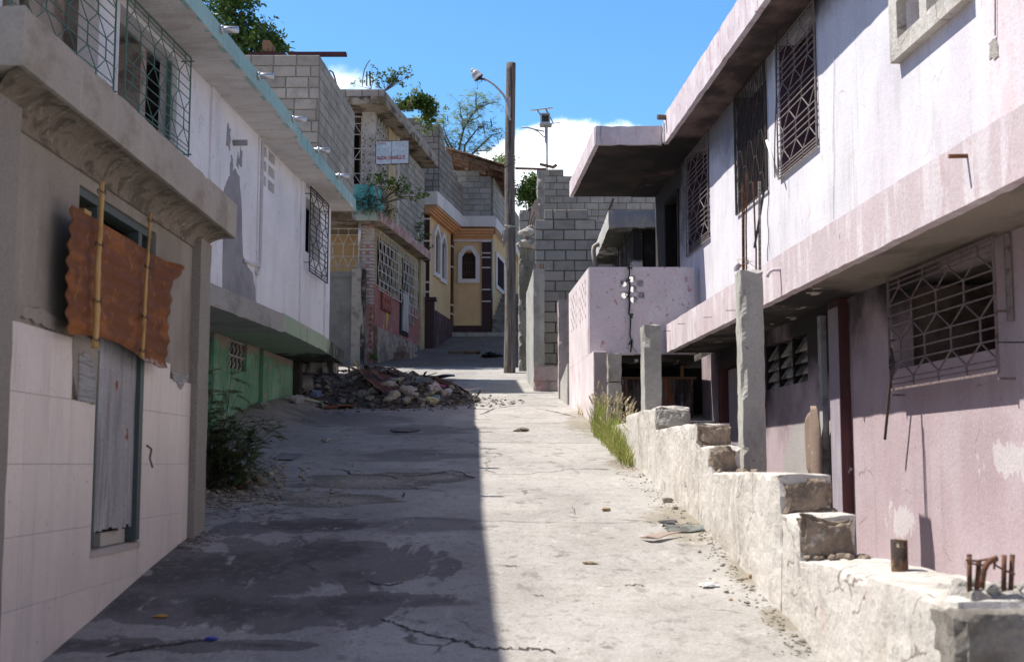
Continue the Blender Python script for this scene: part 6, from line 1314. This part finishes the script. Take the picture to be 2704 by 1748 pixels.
for pts, r_, lab in (([q4(460, 350), q4(462, 215)], .02, 'left of two upright bars on the screened house roof'), ([q4(495, 350), q4(488, 212)], .024, 'right of two upright bars on the screened house roof'), ([q4(420, 350), q4(425, 260), q4(440, 190), q4(465, 140), q4(490, 105)], .014, 'dark curved rod arching beside the two upright roof bars')):
    stick('rebar', iron_dark, pts, r_, lab, 'rebar', 5, group='bars on the screened house roof')
p0 = [q4(*q_, 31.0) for q_ in ((118, 350), (100, 270), (98, 220), (112, 205), (135, 215), (160, 270), (175, 350))]
wp = plant('wall_weeds', 'wispy dry weeds clinging to the block wall beside the brown pillar', P(1110, 640, 36), [P(*p, 36) for p in ((1105, 600), (1112, 575), (1120, 620), (1130, 655), (1100, 640), (1115, 590))], leaf_mid, .08, .008, 9, .12)
plant('plinth_weed', 'small green weed at the foot of the red house plinth', P(985, 955, 30.2), [P(*p, 30.2) for p in ((978, 945), (990, 945), (986, 940), (996, 952))], leaf_mid, .07, .006, 8, .06)

# feathery bush at the corner of the tiled house
T = thing('feathery_bush', 'dark feathery leaved bush growing at the foot of the green wall', 'bush', GD(500, 1130)); lf = MB(); tw = MB()
base = GD(492, 1135); Yb = base.y
tips = [(475, 870), (500, 860), (540, 850), (520, 900), (560, 900), (585, 940), (640, 965), (655, 985), (600, 1000), (570, 1010), (640, 1010), (600, 1040), (560, 1060), (530, 1000), (500, 960), (480, 930), (480, 1010), (520, 1050), (590, 1080), (500, 1090), (545, 1095), (470, 1060), (610, 985), (550, 960), (575, 1050), (470, 960), (520, 940), (480, 1100), (560, 1110), (590, 1105)]
for (x, y) in tips:
    tp = P(x * K, y * K, Yb + R(-.5, .4)); m = base.lerp(tp, .5) + Vector((R(-.05, .05), 0, R(.02, .15))); tw.tube([base + Vector((R(-.08, .08), R(-.1, .1), 0)), m, tp], .005, 4, .0015, cap=False)
    for k in range(9):
        t = R(.25, 1.0); q_ = (base.lerp(m, t * 2) if t < .5 else m.lerp(tp, t * 2 - 1)); d = Vector((R(-1, 1), R(-1, 1), R(-.2, .7)))
        for _2 in range(2): pinnate(lf, tw, q_, d + Vector((R(-.6, .6), R(-.6, .6), R(-.3, .3))), R(.10, .20), 12, .040, .42, .0015)
for _ in range(230):
    x = R(462, 600); c = P(x * K, (R(985, 1115) if x < 560 else R(1050, 1112)) * K, Yb + R(-.3, .5)); pinnate(lf, None, c, Vector((R(-1, 1), R(-1, 1), R(-.3, .6))), R(.09, .18), 11, .040, .42)
for _ in range(26):
    p = GD(R(470, 600), R(1100, 1135)); tw.tube([p, p + Vector((R(-.2, .3), R(-.2, .2), R(.05, .3)))], .0035, 3, .001, cap=False)
lf.build('leaves', leaf_bush, T); tw.build('stems', twig_m, T)
# grass clump at the end of the low wall
T = thing('tall_grass', 'tall green grass clump with straw seed heads at the end of the low wall', 'grass'
 , GD(1440, 1070)); gm_ = MB(); sm = MB()
def blade(mb, p, h, lean, w_=.005):
    pts = [p + Vector((lean[0] * t * t, lean[1] * t * t, h * (t - .12 * t * t * (lean[0] ** 2 > .004)))) for t in (0, .3, .6, .85, 1)]; sd = Vector((lean[1], -lean[0], 0)); sd = sd.normalized() if sd.length > .001 else Vector((1, 0, 0)); b = len(mb.v)
    for i, q_ in enumerate(pts): ww = w_ * (1 - .9 * i / 4); mb.v += [q_ - sd * ww, q_ + sd * ww]
    for i in range(4): mb.f.append((b + 2 * i, b + 2 * i + 1, b + 2 * i + 3, b + 2 * i + 2)); mb.mi.append(0)
    return pts
for _ in range(2000):
    t = R(0, 1) ** .8; x = lerp(1478, 1398, t) + R(-22, 10); y = lerp(1082, 1004, t) + R(-18, 10)
    p = GD(x, y); p.z -= .01; blade(gm_, p, R(.10, .40) * lerp(.6, 1.1, t), (R(-.18, .14), R(-.12, .1)), R(.003, .007))
for _ in range(75):
    t = R(.15, 1); x = lerp(1478, 1400, t) + R(-16, 10); y = lerp(1078, 1002, t) + R(-10, 8); p = GD(x, y); pts = blade(gm_, p, R(.34, .56), (R(-.12, .16), R(-.1, .1)), .0022); q_ = pts[-1]; d = (pts[-1] - pts[-2]).normalized()
    for k in range(16): b = q_ - d * .006 * k; sm.leaf(b, d + Vector((R(-.6, .6), R(-.6, .6), R(-.2, .3))), .035, .22)
gm_.build('blades', grass_m, T); sm.build('seed_heads', seed_m, T)
T = thing('dry_tuft', 'small dry grass tuft at the foot of the balcony stair wall', 'grass', GD(1358, 955)); gm_ = MB()
for _ in range(160): p = GD(R(1345, 1372), R(945, 968)); blade(gm_, p, R(.06, .2), (R(-.08, .08), R(-.08, .08)), .004)
gm_.build('blades', seed_m, T)

# ------------------------------------------------------------------ heap of debris
mb = MB(); h0 = GD(905, 935); HC = Vector((-1.75, 18.9, 0))
def heap(x, y):
    dx = (x + 1.97) / (1.5 if x > -1.97 else 1.75); dy_ = (y - 19.0) / 1.5; r_ = math.sqrt(dx * dx + dy_ * dy_)
    h = .43 * max(0, 1 - r_ ** 1.7) * (1 + .45 * noise.noise((x * 1.6, y * 1.6, 2))) + .12 * max(0, 1 - r_) * noise.noise((x * 5, y * 5, 1))
    return g(x, y) + max(-.02, h + (.0 if r_ < 1 else -.03))
mb.sheet(lambda u, v: (lambda x, y: Vector((x, y, heap(x, y))))(lerp(-3.55, .15, u), lerp(17.3, 20.6, v)), 60, 52)
tag(mb.build('debris_mound', soil_m), 'grey mound of fine rubble and dust filling the shaded street edge', 'rubble', kind='stuff')
protos = []
for k in range(8):
    b_ = MB(); b_.stone((0, 0, 0), 1, .75, k + 3, 2); protos.append(b_)
def rock(name, p, r_, m_, label, cat, group, k=None, par=None):
    src = protos[k if k is not None else random.randrange(8)]; mb = MB(); e = Matrix.Rotation(R(0, 6.28), 3, 'Z') @ Matrix.Rotation(R(-.5, .5), 3, 'X'); sc_ = (r_ * R(.8, 1.25), r_ * R(.8, 1.25), r_ * R(.7, 1))
    mb.v = [Vector(p) + e @ Vector((v.x * sc_[0], v.y * sc_[1], v.z * sc_[2])) for v in src.v]; mb.f = list(src.f); mb.mi = [0] * len(mb.f)
    return tag(mb.build(name, m_, par), label, cat, group) if par is None else mb.build(name, m_, par)
spot = [(905, 905, .13), (940, 912, .12), (870, 915, .11), (958, 925, .10), (985, 905, .12), (1012, 898, .09), (912, 925, .12), (1055, 890, .08), (880, 890, .09), (845, 920, .09), (970, 890, .1), (1000, 920, .08), (925, 890, .09), (900, 935, .08), (1030, 915, .07), (945, 935, .09), (980, 935, .08), (860, 932, .07), (1010, 880, .08), (1035, 875, .07), (1050, 905, .07), (1070, 915, .06)]
for (x, y, r_) in spot:
    p = GD(x, y + 12); best = None
    d = ray(x * K, y * K); t = 17.0
    while t < 21 and (d * t).z > heap((d * t).x, (d * t).y): t += .02
    q_ = d * t; rock('rubble_chunk', (q_.x, q_.y, heap(q_.x, q_.y) + r_ * .25), r_, stone_m, 'fist to head sized pale broken concrete chunk in the shaded debris heap', 'rubble', 'chunks in the debris heap')
mb = MB()
for _ in range(620):
    a = R(0, 6.28); r_ = math.sqrt(R(0, 1)) * 1.05; x = -1.97 + 1.42 * r_ * math.cos(a); y = 18.9 + 1.5 * r_ * math.sin(a); s_ = R(.02, .065); mb.stone((x, y, heap(x, y) + s_ * .2), s_, .7, R(0, 99), 0 if s_ < .045 else 1)
tag(mb.build('small_rubble', mat('mixed_rubble', (.24, .225, .20), [dict(c=(.10, .085, .07), s=4, lo=.45, hi=.6), dict(c=(.16, .08, .06), s=7, lo=.6, hi=.66), dict(c=(.40, .37, .32), s=6, lo=.58, hi=.68, a=.8)], bump=(40, .7), island=.5)), 'countless small stones and chips covering the debris heap', 'rubble', kind='stuff')
mb = MB()
for _ in range(240):
    a = R(0, 6.28); r_ = math.sqrt(R(0, 1)) * 1.05; x = -1.97 + 1.45 * r_ * math.cos(a); y = 18.7 + 1.5 * r_ * math.sin(a); c = Vector((x, y, heap(x, y) + .03)); an = R(0, 6.28); L_ = R(.06, .3); d = Vector((math.cos(an), math.sin(an), R(-.1, .35))) * L_; w_ = Vector((-math.sin(an), math.cos(an), R(-.5, .5))) * R(.008, .06); mb.add([c, c + d, c + d + w_, c + w_ * R(.6, 1.2)], [(0, 1, 2, 3)])
tag(mb.build('scrap_litter', mat('mixed_scraps', (.07, .055, .05), [dict(c=(.17, .06, .035), s=3, lo=.5, hi=.56), dict(c=(.45, .45, .46), s=3.3, lo=.60, hi=.63), dict(c=(.10, .16, .24), s=2.9, lo=.66, hi=.68)], bump=None, island=.6)), 'tangle of charred strips, twigs and scraps strewn over the debris heap', 'debris', kind='stuff')
def hp(x, y, up=.0):
    d = ray(x * K, y * K); t = 15.0
    while t < 24 and (d * t).z > heap((d * t).x, (d * t).y): t += .02
    q_ = d * t; return Vector((q_.x, q_.y, heap(q_.x, q_.y) + up))
def loose_sheet(name, a, b, w_, m_, label, cat='metal sheet', corr=.012, per=.07, lift=(.05, .05), curl=.0, nu=30, nv=12):
    A, B = Vector(a), Vector(b); ax = (B - A); L_ = ax.length; axn = ax.normalized(); sd = Vector((axn.y, -axn.x, 0)).normalized(); mb = MB()
    def fn(u, v):
        e = .03 * noise.noise((u * 5, 9, L_)) * (1 if v > .5 else -1) * (abs(v - .5) > .3); p = A + ax * u + sd * (v - .5) * w_ * (1 - .25 * noise.noise((u * 3, 4, 4))) + sd * e
        p.z += lerp(lift[0], lift[1], u) + corr * math.sin(v * w_ / per * 6.28) + curl * (v - .5) ** 2 + .04 * noise.noise((p.x * 3, p.y * 3, 7)); return p
    mb.sheet(fn, nu, nv); return tag(mb.build(name, m_, solid=.003), label, cat)
loose_sheet('rusty_sheet', hp(860, 880), hp(925, 925), .5, mat('brown_rust', (.12, .055, .04), [dict(c=(.22, .11, .07), s=6, lo=.5, hi=.62), dict(c=(.05, .03, .03), s=5, lo=.5, hi=.6)], rough=.85), 'brown rusty corrugated sheet sloping on the left side of the heap', lift=(.12, .05))
loose_sheet('dark_sheet', hp(800, 868), hp(870, 885), .35, MATS['brown_rust'], 'dark rusty sheet jutting toward the ledge from the heap', lift=(.22, .12))
loose_sheet('bent_sheet', hp(900, 872), hp(955, 855), .22, black_m, 'black charred board lying on the crest of the heap', 'board', corr=.0, lift=(.04, .10))
loose_sheet('tin_sheet', hp(950, 850, .0), hp(1058, 868, .0), .55, mat('shiny_tin', (.36, .36, .40), [dict(c=(.16, .07, .05), s=(2.5, 2.5, 2), lo=.48, hi=.56)], rough=.35, metal=.5), 'grey corrugated tin sheet with a rust red end on top of the heap', lift=(.10, .12), corr=.01)
loose_sheet('torn_sheet', GD(745, 950), GD(870, 940), .20, mat('red_rust', (.20, .065, .03), [dict(c=(.10, .05, .04), s=7, lo=.5, hi=.6)]), 'torn red rusty metal strip lying flat before the heap', lift=(.02, .02), corr=.012)
loose_sheet('long_strip', GD(830, 946), GD(1000, 932), .10, mat('pale_plank', (.30, .24, .19), [dict(c=(.14, .11, .09), s=12, lo=.5, hi=.6)]), 'long pale splintered board in front of the debris heap', 'board', lift=(.03, .05), corr=0)
loose_sheet('orange_cloth', hp(975, 868), hp(1015, 876), .25, mat('orange_rust_cloth', (.30, .12, .04)), 'crumpled orange brown rag near the top of the heap', 'rag', corr=.02, per=.1, lift=(.08, .08))
loose_sheet('brown_cloth', hp(1000, 885), hp(1050, 905), .3, mat('brown_cloth', (.11, .045, .03)), 'dark brown cloth spread over the right side of the heap', 'rag', corr=.02, per=.14, lift=(.06, .05))
def crumple(name, p, r_, col, label, cat='plastic bag', fl=.6, mname=None, rough=.4):
    b_ = MB(); b_.stone((0, 0, 0), 1, 1, R(0, 50), 3); mb = MB(); sd = R(0, 90); e = Matrix.Rotation(R(0, 6.28), 3, 'Z')
    mb.v = [Vector(p) + e @ Vector((v.x * r_ * 1.3, v.y * r_ * .9, v.z * r_ * fl)) * (1 + .35 * noise.noise(v * 3.2 + Vector((sd, 0, 0))) + .2 * noise.noise(v * 8)) for v in b_.v]; mb.f = b_.f; mb.mi = [0] * len(mb.f)
    return tag(mb.build(name, mat(mname or name + '_' + label.split()[0], col, [], rough=rough, bump=(30, .3)), smooth=False), label, cat)
for (x, y, r_, col, lab) in ((1013, 872, .09, (.05, .30, .38), 'teal crumpled plastic near the crest of the heap'), (905, 900, .08, (.28, .52, .50), 'mint green torn bag among pale chunks of the heap'), (985, 905, .16, (.11, .10, .09), 'large dark charred block on the heap front'),
                           (1005, 915, .13, (.46, .41, .40), 'pinkish white rag draped on the right side of the heap'), (955, 912, .08, (.50, .50, .58), 'white plastic scrap between chunks at the heap front'), (1040, 915, .07, (.50, .50, .55), 'small white bag at the right foot of the heap'), (1028, 903, .05, (.34, .10, .25), 'magenta wrapper at the right of the heap'),
                           (1000, 938, .08, (.55, .50, .30), 'yellowish wrapper lying at the heap foot'), (1015, 932, .07, (.28, .42, .50), 'pale blue wrapper beside the yellowish one'), (885, 872, .06, (.52, .48, .44), 'off-white scrap near the left crest of the heap')):
    crumple('plastic_scrap' if 'block' not in lab else 'charred_block', hp(x, y, r_ * .5), r_, col, lab, 'litter' if 'block' not in lab else 'block', mname='scrap_' + lab.replace(' ', '_')[:20])
# cylinder, pipes by the green wall
p = hp(700, 908, .10); mb = MB(); mb.tube([p + Vector((-.12, .1, 0)), p + Vector((-.08, .06, 0)), p + Vector((.08, -.06, 0)), p + Vector((.13, -.1, 0))], [.06, .15, .15, .06], 16); tag(mb.build('grey_drum', mat('dented_drum', (.20, .20, .20), [dict(c=(.3, .3, .3), s=5, lo=.5, hi=.6)]), smooth=True), 'dented grey drum lying by the green wall', 'drum')
crumple('blue_bag', hp(735, 925, .05), .10, (.20, .26, .42), 'dull blue plastic bag next to the grey drum', 'plastic bag', mname='blue_bag'); crumple('grey_bag', GD(690, 938) + Vector((0, 0, .05)), .10, (.34, .35, .36), 'translucent grey bag at the foot of the green wall', 'plastic bag', mname='grey_bag')
stick('cane', mat('pale_green_pipe', (.42, .50, .36)), [GD(708, 932) + Vector((0, 0, .03)), GD(748, 942) + Vector((0, 0, .04)), GD(752, 952) + Vector((0, 0, .02))], .018, 'pale green bent pipe lying left of the heap', 'pipe', 6)
stick('cane', mat('grey_pipe', (.2, .2, .2)), [GD(683, 940) + Vector((0, 0, .03)), GD(715, 930) + Vector((0, 0, .03))], .018, 'short grey pipe lying left of the heap', 'pipe', 6)
stick('cane', mat('yellow_rod', (.5, .42, .12)), [hp(820, 868, .2), hp(862, 905, .03)], .012, 'thin yellow rod stuck into the heap', 'rod', 5)
stick('beam', black_m, [hp(850, 870, .10), hp(950, 850, .14)], .035, 'long charred beam resting along the back of the heap', 'beam', 4)
mb = MB()
for _ in range(500):
    a = R(0, 6.28); r_ = R(.85, 1.5); x = -2.05 + 1.5 * r_ * math.cos(a); y = 18.7 + 1.25 * r_ * math.sin(a)
    if x < -3.0: continue
    s_ = R(.008, .035); mb.stone((x, y, g(x, y) + s_ * .2), s_, .6, R(0, 99), 0)
tag(mb.build('heap_fines', MATS['mixed_rubble']), 'small dusty fragments strewn on the road around the debris heap', 'rubble', kind='stuff')
for k in range(7):
    a = hp(R(800, 900), R(862, 885), .02); stick('twig', twig_m, [a, a + Vector((R(-.3, .3), R(-.2, .2), R(.02, .2)))], .006, 'thin dark twig sticking out of the debris heap', 'twig', 4, group='twigs in the debris heap')
# pile of pale chunks and scraps below the bush
mb = MB()
for _ in range(420):
    x = R(0, 1) ** 1.0; X_ = lerp(462, 665, x); Y_ = R(1100, 1185) - 45 * x * R(0, 1); p = GD(X_, Y_); s_ = R(.006, .022); mb.stone((p.x, p.y, p.z + s_ * .3), s_, .7, R(0, 99), 0)
tag(mb.build('gravel', stone_m), 'scattered small pale stones below the feathery bush', 'gravel', kind='stuff')
sp = [(628, 1108, .05), (600, 1118, .045), (575, 1125, .05), (615, 1128, .04), (645, 1118, .035), (590, 1140, .035), (560, 1150, .03), (650, 1132, .03), (500, 1158, .035), (520, 1165, .03), (480, 1150, .035), (640, 1100, .03), (664, 1112, .025), (540, 1140, .03), (575, 1105, .035), (508, 1148, .03)]
for (x, y, r_) in sp: p = GD(x, y); rock('pale_stone', (p.x, p.y, p.z + r_ * .35), r_, stone_m, 'pale stone in the small pile of scraps below the feathery bush', 'stone', 'stones below the bush')
for (x, y, r_, col, lab, cat) in ((500, 1132, .05, (.40, .42, .46), 'clear crumpled bag in the scrap pile below the bush', 'plastic bag'), (562, 1138, .05, (.09, .05, .05), 'dark brown shell in the scrap pile below the bush', 'shell'), (583, 1138, .02, (.60, .20, .25), 'red and white wrapper beside the dark shell', 'wrapper'), (545, 1122, .035, (.06, .26, .28), 'teal scrap in the pile below the bush', 'litter'),
                               (605, 950, .09, (.33, .32, .30), 'crumpled grey sheet against the green wall foot', 'litter'), (765, 1027, .05, (.42, .39, .36), 'crumpled pale paper lying alone on the shaded street', 'paper'), (590, 1065, .03, (.55, .55, .12), 'yellow scrap beside the feathery bush', 'litter'), (465, 1152, .015, (.05, .06, .4), 'tiny blue bottle cap at the tiled house corner', 'bottle cap')):
    crumple(cat.replace(' ', '_'), GD(x, y) + Vector((0, 0, r_ * .3)), r_, col, lab, cat, .55, mname='scr_' + lab.replace(' ', '_')[:18])
for k, (x, y) in enumerate(((705, 1096), (712, 1102), (700, 1090), (718, 1090), (700, 1110), (708, 1118), (780, 1128), (790, 1125), (770, 1140), (806, 1155), (772, 1148), (790, 1170), (812, 1150), (765, 1165), (820, 1085), (860, 1135), (560, 1185), (640, 1175), (700, 1165), (680, 1150), (740, 1130), (718, 1140))):
    p = GD(x, y); r_ = R(.010, .024); rock('small_stone', (p.x, p.y, p.z + r_ * .4), r_, stone_m, 'small pale stone lying on the shaded street by the gravelly patch', 'stone', 'small stones on the shaded street')
# flat scraps on the street
def flat(name, pts, m_, label, cat, lift=.012, th=.006):
    W = [GD(*p) for p in pts]; mb = MB(); mb.prism([w_ + Vector((0, 0, lift * R(.3, 1.2))) for w_ in W], (0, 0, th)); return tag(mb.build(name, m_), label, cat)
flat('flat_board', [(907, 1001), (925, 997), (970, 999), (978, 1003), (950, 1007), (915, 1006)], mat('dark_panel', (.13, .12, .12)), 'flat dark board lying on the shaded street uphill', 'board')
flat('flat_bag', [(637, 1068), (655, 1056), (690, 1057), (703, 1062), (680, 1072), (650, 1071)], mat('dull_plastic', (.17, .17, .19), [dict(c=(.34, .34, .36), s=14, lo=.5, hi=.6)]), 'flattened grey plastic container on the shaded street left of centre', 'litter', .02)
flat('cardboard', [(1488, 1255), (1510, 1257), (1555, 1251), (1590, 1247), (1560, 1253), (1530, 1262), (1505, 1262)], mat('warped_cardboard', (.36, .28, .24)), 'warped brown cardboard strip lying in the sun near the low wall', 'cardboard', .03)
def cloth(name, c, w_, h_, col, label, ang=0, cat='cloth', amp=.03):
    c = Vector(c); mb = MB(); ca, sa = math.cos(ang), math.sin(ang)
    def fn(u, v):
        a, b = (u - .5) * w_, (v - .5) * h_ * (1 - .6 * abs(u - .5)); x, y = c.x + a * ca - b * sa, c.y + a * sa + b * ca
        return Vector((x, y, g(x, y) + .008 + amp * abs(noise.noise((x * 9, y * 9, 3))) * 2 * (1 - abs(2 * v - 1) ** 3)))
    mb.sheet(fn, 22, 16); return tag(mb.build(name, mat(name + '_fabric', col, [dict(c=tuple(q_ * .5 for q_ in col), s=12, lo=.5, hi=.62)], rough=.7), solid=.003), label, cat)
cloth('grey_cloth', GD(1590, 1232), .24, .20, (.17, .175, .16), 'grey olive crumpled cloth lying at the foot of the low wall', .2); cloth('dark_scrap', GD(1552, 1217), .12, .06, (.07, .07, .075), 'black torn plastic scrap beside the grey olive cloth', -.5, 'plastic')
crumple('bottle_cap', GD(1632, 1235) + Vector((0, 0, .01)), .010, (.02, .20, .60), 'bright blue bottle cap by the grey cloth', 'bottle cap', mname='cap_blue')
for (x, y, r_, m_, lab) in ((1553, 1168, .042, stone_m, 'largest grey stone against the foot of the low wall'), (1570, 1184, .024, stone_m, 'second grey stone just below the largest by the wall'), (1410, 1188, .030, mat('tan_stone', (.42, .30, .17), [dict(c=(.3, .2, .12), s=20, lo=.5, hi=.6)]), 'tan stone alone in the sunlit middle of the street'), (1748, 1345, .026, MATS['tan_stone'], 'split brown stone low by the wall foot'), (1762, 1352, .018, MATS['tan_stone'], 'smaller brown stone touching the split one'), (1690, 1378, .016, stone_m, 'grey pebble in the sunlit street right of centre'), (1700, 1395, .012, MATS['tan_stone'], 'tan pebble below the grey one')):
    p = GD(x, y); rock('loose_stone', (p.x, p.y, p.z + r_ * .35), r_, m_, lab, 'stone', 'stones along the low wall')
mb = MB()
for _ in range(560):
    t = R(0, 1); X0 = lerp(1350, 1900, t); Y0 = lerp(900, 1530, t); off = abs(random.gauss(0, 1)) * lerp(10, 34, t); x, y = X0 - off + lerp(60, -20, t) * math.sin(t * 3.1), Y0 - 5
    p = GD(x, y); q_ = FW.pt(p.y, 0)
    if p.x > q_.x - .02 and p.y < 11.7: p.x = q_.x - abs(random.gauss(0, .09)) - .01; p.z = g(p.x, p.y)
    s_ = R(.003, .011) if R(0, 1) < .93 else R(.011, .02); mb.stone((p.x, p.y, p.z + s_ * .3), s_, .6, R(0, 99), 0)
for _ in range(420):
    p = GD(R(480, 1560), R(960, 1520)); s_ = R(.002, .0055); mb.stone((p.x, p.y, p.z + s_ * .3), s_, .6, R(0, 99), 0)
tag(mb.build('grit', stone_m), 'fine grit and pebbles scattered over the street and along the low wall', 'grit', kind='stuff')
mb = MB()
for _ in range(260):
    t = R(0, 1); x = lerp(430, 480, R(0, 1)) - 60 * t; y = 1240 + 40 * t + R(-12, 12)
    p = GD(R(180, 640), 0) if False else GD(x + R(-20, 60), y); a = R(0, 6.28); L_ = R(.01, .05); q_ = Vector((p.x + L_ * math.cos(a), p.y + L_ * math.sin(a), 0)); q_.z = g(q_.x, q_.y) + .006; mb.bar(p + Vector((0, 0, .004)), q_, .0015, 3)
for _ in range(200):
    p = GD(R(470, 660), R(1140, 1210)); a = R(0, 6.28); L_ = R(.02, .10); q_ = Vector((p.x + L_ * math.cos(a), p.y + L_ * math.sin(a) * .4, 0)); q_.z = g(q_.x, q_.y) + .008; mb.bar(p + Vector((0, 0, .004)), q_, .0018, 3)
tag(mb.build('dead_stalks', twig_m), 'dead stalks and leaf litter along the base of the tiled house', 'plant litter', kind='stuff')
cr = [(372, 1434, (.45, .25, .05), 'orange brown leaf scrap on the wet dark stain'), (490, 1487, (.03, .06, .35), 'small blue cap at the end of the foreground crack'), (1213, 1002, (.30, .27, .22), 'knotted dry rag lying uphill in the sunlit street'), (1650, 1364, (.70, .70, .68), 'white plastic spoon lying in the sun'), (1370, 1310, (.36, .28, .18), 'thin brown husk in the sunlit street'), (565, 1187, (.5, .5, .55), 'white paper scrap on the shaded street by the pile'), (1140, 830, (.05, .04, .035), 'dark heap of dead leaves at the foot of the pole')]
for (x, y, col, lab) in cr:
    w_ = {'knotted': .10, 'white': .05, 'dark': .3}.get(lab.split()[0], .03); crumple('scrap', GD(x, y) + Vector((0, 0, w_ * .12)), w_, col, lab, 'litter', .28, mname='bit_' + lab.replace(' ', '_')[:16])
mb = MB(); p = GD(1085, 822); mb.gbox(Fr((p.x - .5, p.y, 0), (1, -.12, 0), (0, -1, 0)), 0, .9, p.z, p.z + .06, -.1, .05, .1, .02, .02); tag(mb.build('fallen_plank', wood_m), 'brown plank lying on the ramp before the red house step', 'plank')
mb = MB(); mb.gbox(front(19.0), -2.62, -2.35, 1.05, 1.38, -.2, 0, .06, .02, .04, 6); tag(mb.build('white_chunk', MATS['mortar_pale'] if False else trim_w), 'white broken block standing under the end of the ledge', 'block')

# ------------------------------------------------------------------ one mesh per piece, labels that single out
def islands(me):
    n = len(me.vertices); par = list(range(n))
    def find(a):
        while par[a] != a: par[a] = par[par[a]]; a = par[a]
        return a
    for p in me.polygons:
        v = p.vertices; r0 = find(v[0])
        for x in v[1:]: par[find(x)] = r0
    d = {}
    for p in me.polygons: d.setdefault(find(p.vertices[0]), []).append(p)
    return list(d.values())
PIECES = {'window_bars', 'louvre_mullion', 'plum_jamb', 'pilaster', 'window_jamb', 'ground_floor_pilaster', 'notched_adhesive', 'damp_scar', 'render_scar', 'brown_pillar', 'block', 'louvre_slats', 'nail', 'quoin', 'lower_quoin', 'white_line', 'roof_timber', 'support_bars', 'balusters', 'door_frame', 'inner_wall', 'wall_pipe'}
for o in [o for o in sc.objects if o.type == 'MESH' and o.name.split('.')[0] in PIECES]:
    me = o.data; isl = islands(me)
    if len(isl) < 2 or len(isl) > 100: continue
    nm = {'louvre_slats': 'louvre_slat', 'balusters': 'baluster', 'support_bars': 'support_bar', 'window_bars': 'window_bar'}.get(o.name.split('.')[0], o.name.split('.')[0])
    for ps in isl:
        used = sorted({v for p in ps for v in p.vertices}); ix = {v: i for i, v in enumerate(used)}
        m2 = bpy.data.meshes.new(nm); m2.from_pydata([me.vertices[v].co.copy() for v in used], [], [[ix[v] for v in p.vertices] for p in ps])
        for m in me.materials: m2.materials.append(m)
        if ps[0].use_smooth: m2.polygons.foreach_set('use_smooth', [True] * len(m2.polygons))
        c = o.copy(); c.name = nm; c.data = m2; c.parent = o.parent; sc.collection.objects.link(c)
    bpy.data.objects.remove(o)
ORD = 'leftmost second third fourth fifth sixth seventh eighth ninth tenth eleventh twelfth thirteenth fourteenth fifteenth sixteenth seventeenth eighteenth nineteenth twentieth twenty-first twenty-second twenty-third'.split()
PHR = {'chunks in the debris heap': 'pale concrete chunks in the debris heap', 'stones below the bush': 'pale stones in the scrap pile below the bush', 'small stones on the shaded street': 'small pale stones by the gravelly patch in the shade',
       'twigs in the debris heap': 'dark twigs sticking out of the debris heap', 'bars on the fin wall': 'short rusty bars topping the fin wall', 'rebars on the ragged pillar': 'thin rebars curving up from the ragged pillar'}
for gname, ph in PHR.items():
    obs = [o for o in sc.objects if o.get('group') == gname]
    def ucoord(o):
        bb = sum((Vector(o.data.vertices[i].co) for i in range(len(o.data.vertices))), Vector()) / len(o.data.vertices) + o.location
        return bb.x / bb.y
    obs.sort(key=ucoord)
    for k, o in enumerate(obs):
        if k == len(obs) - 1: o['label'] = 'rightmost of the ' + ph
        elif k == 0: o['label'] = 'leftmost of the ' + ph
        else: o['label'] = ORD[k] + ' from the left of the ' + ph
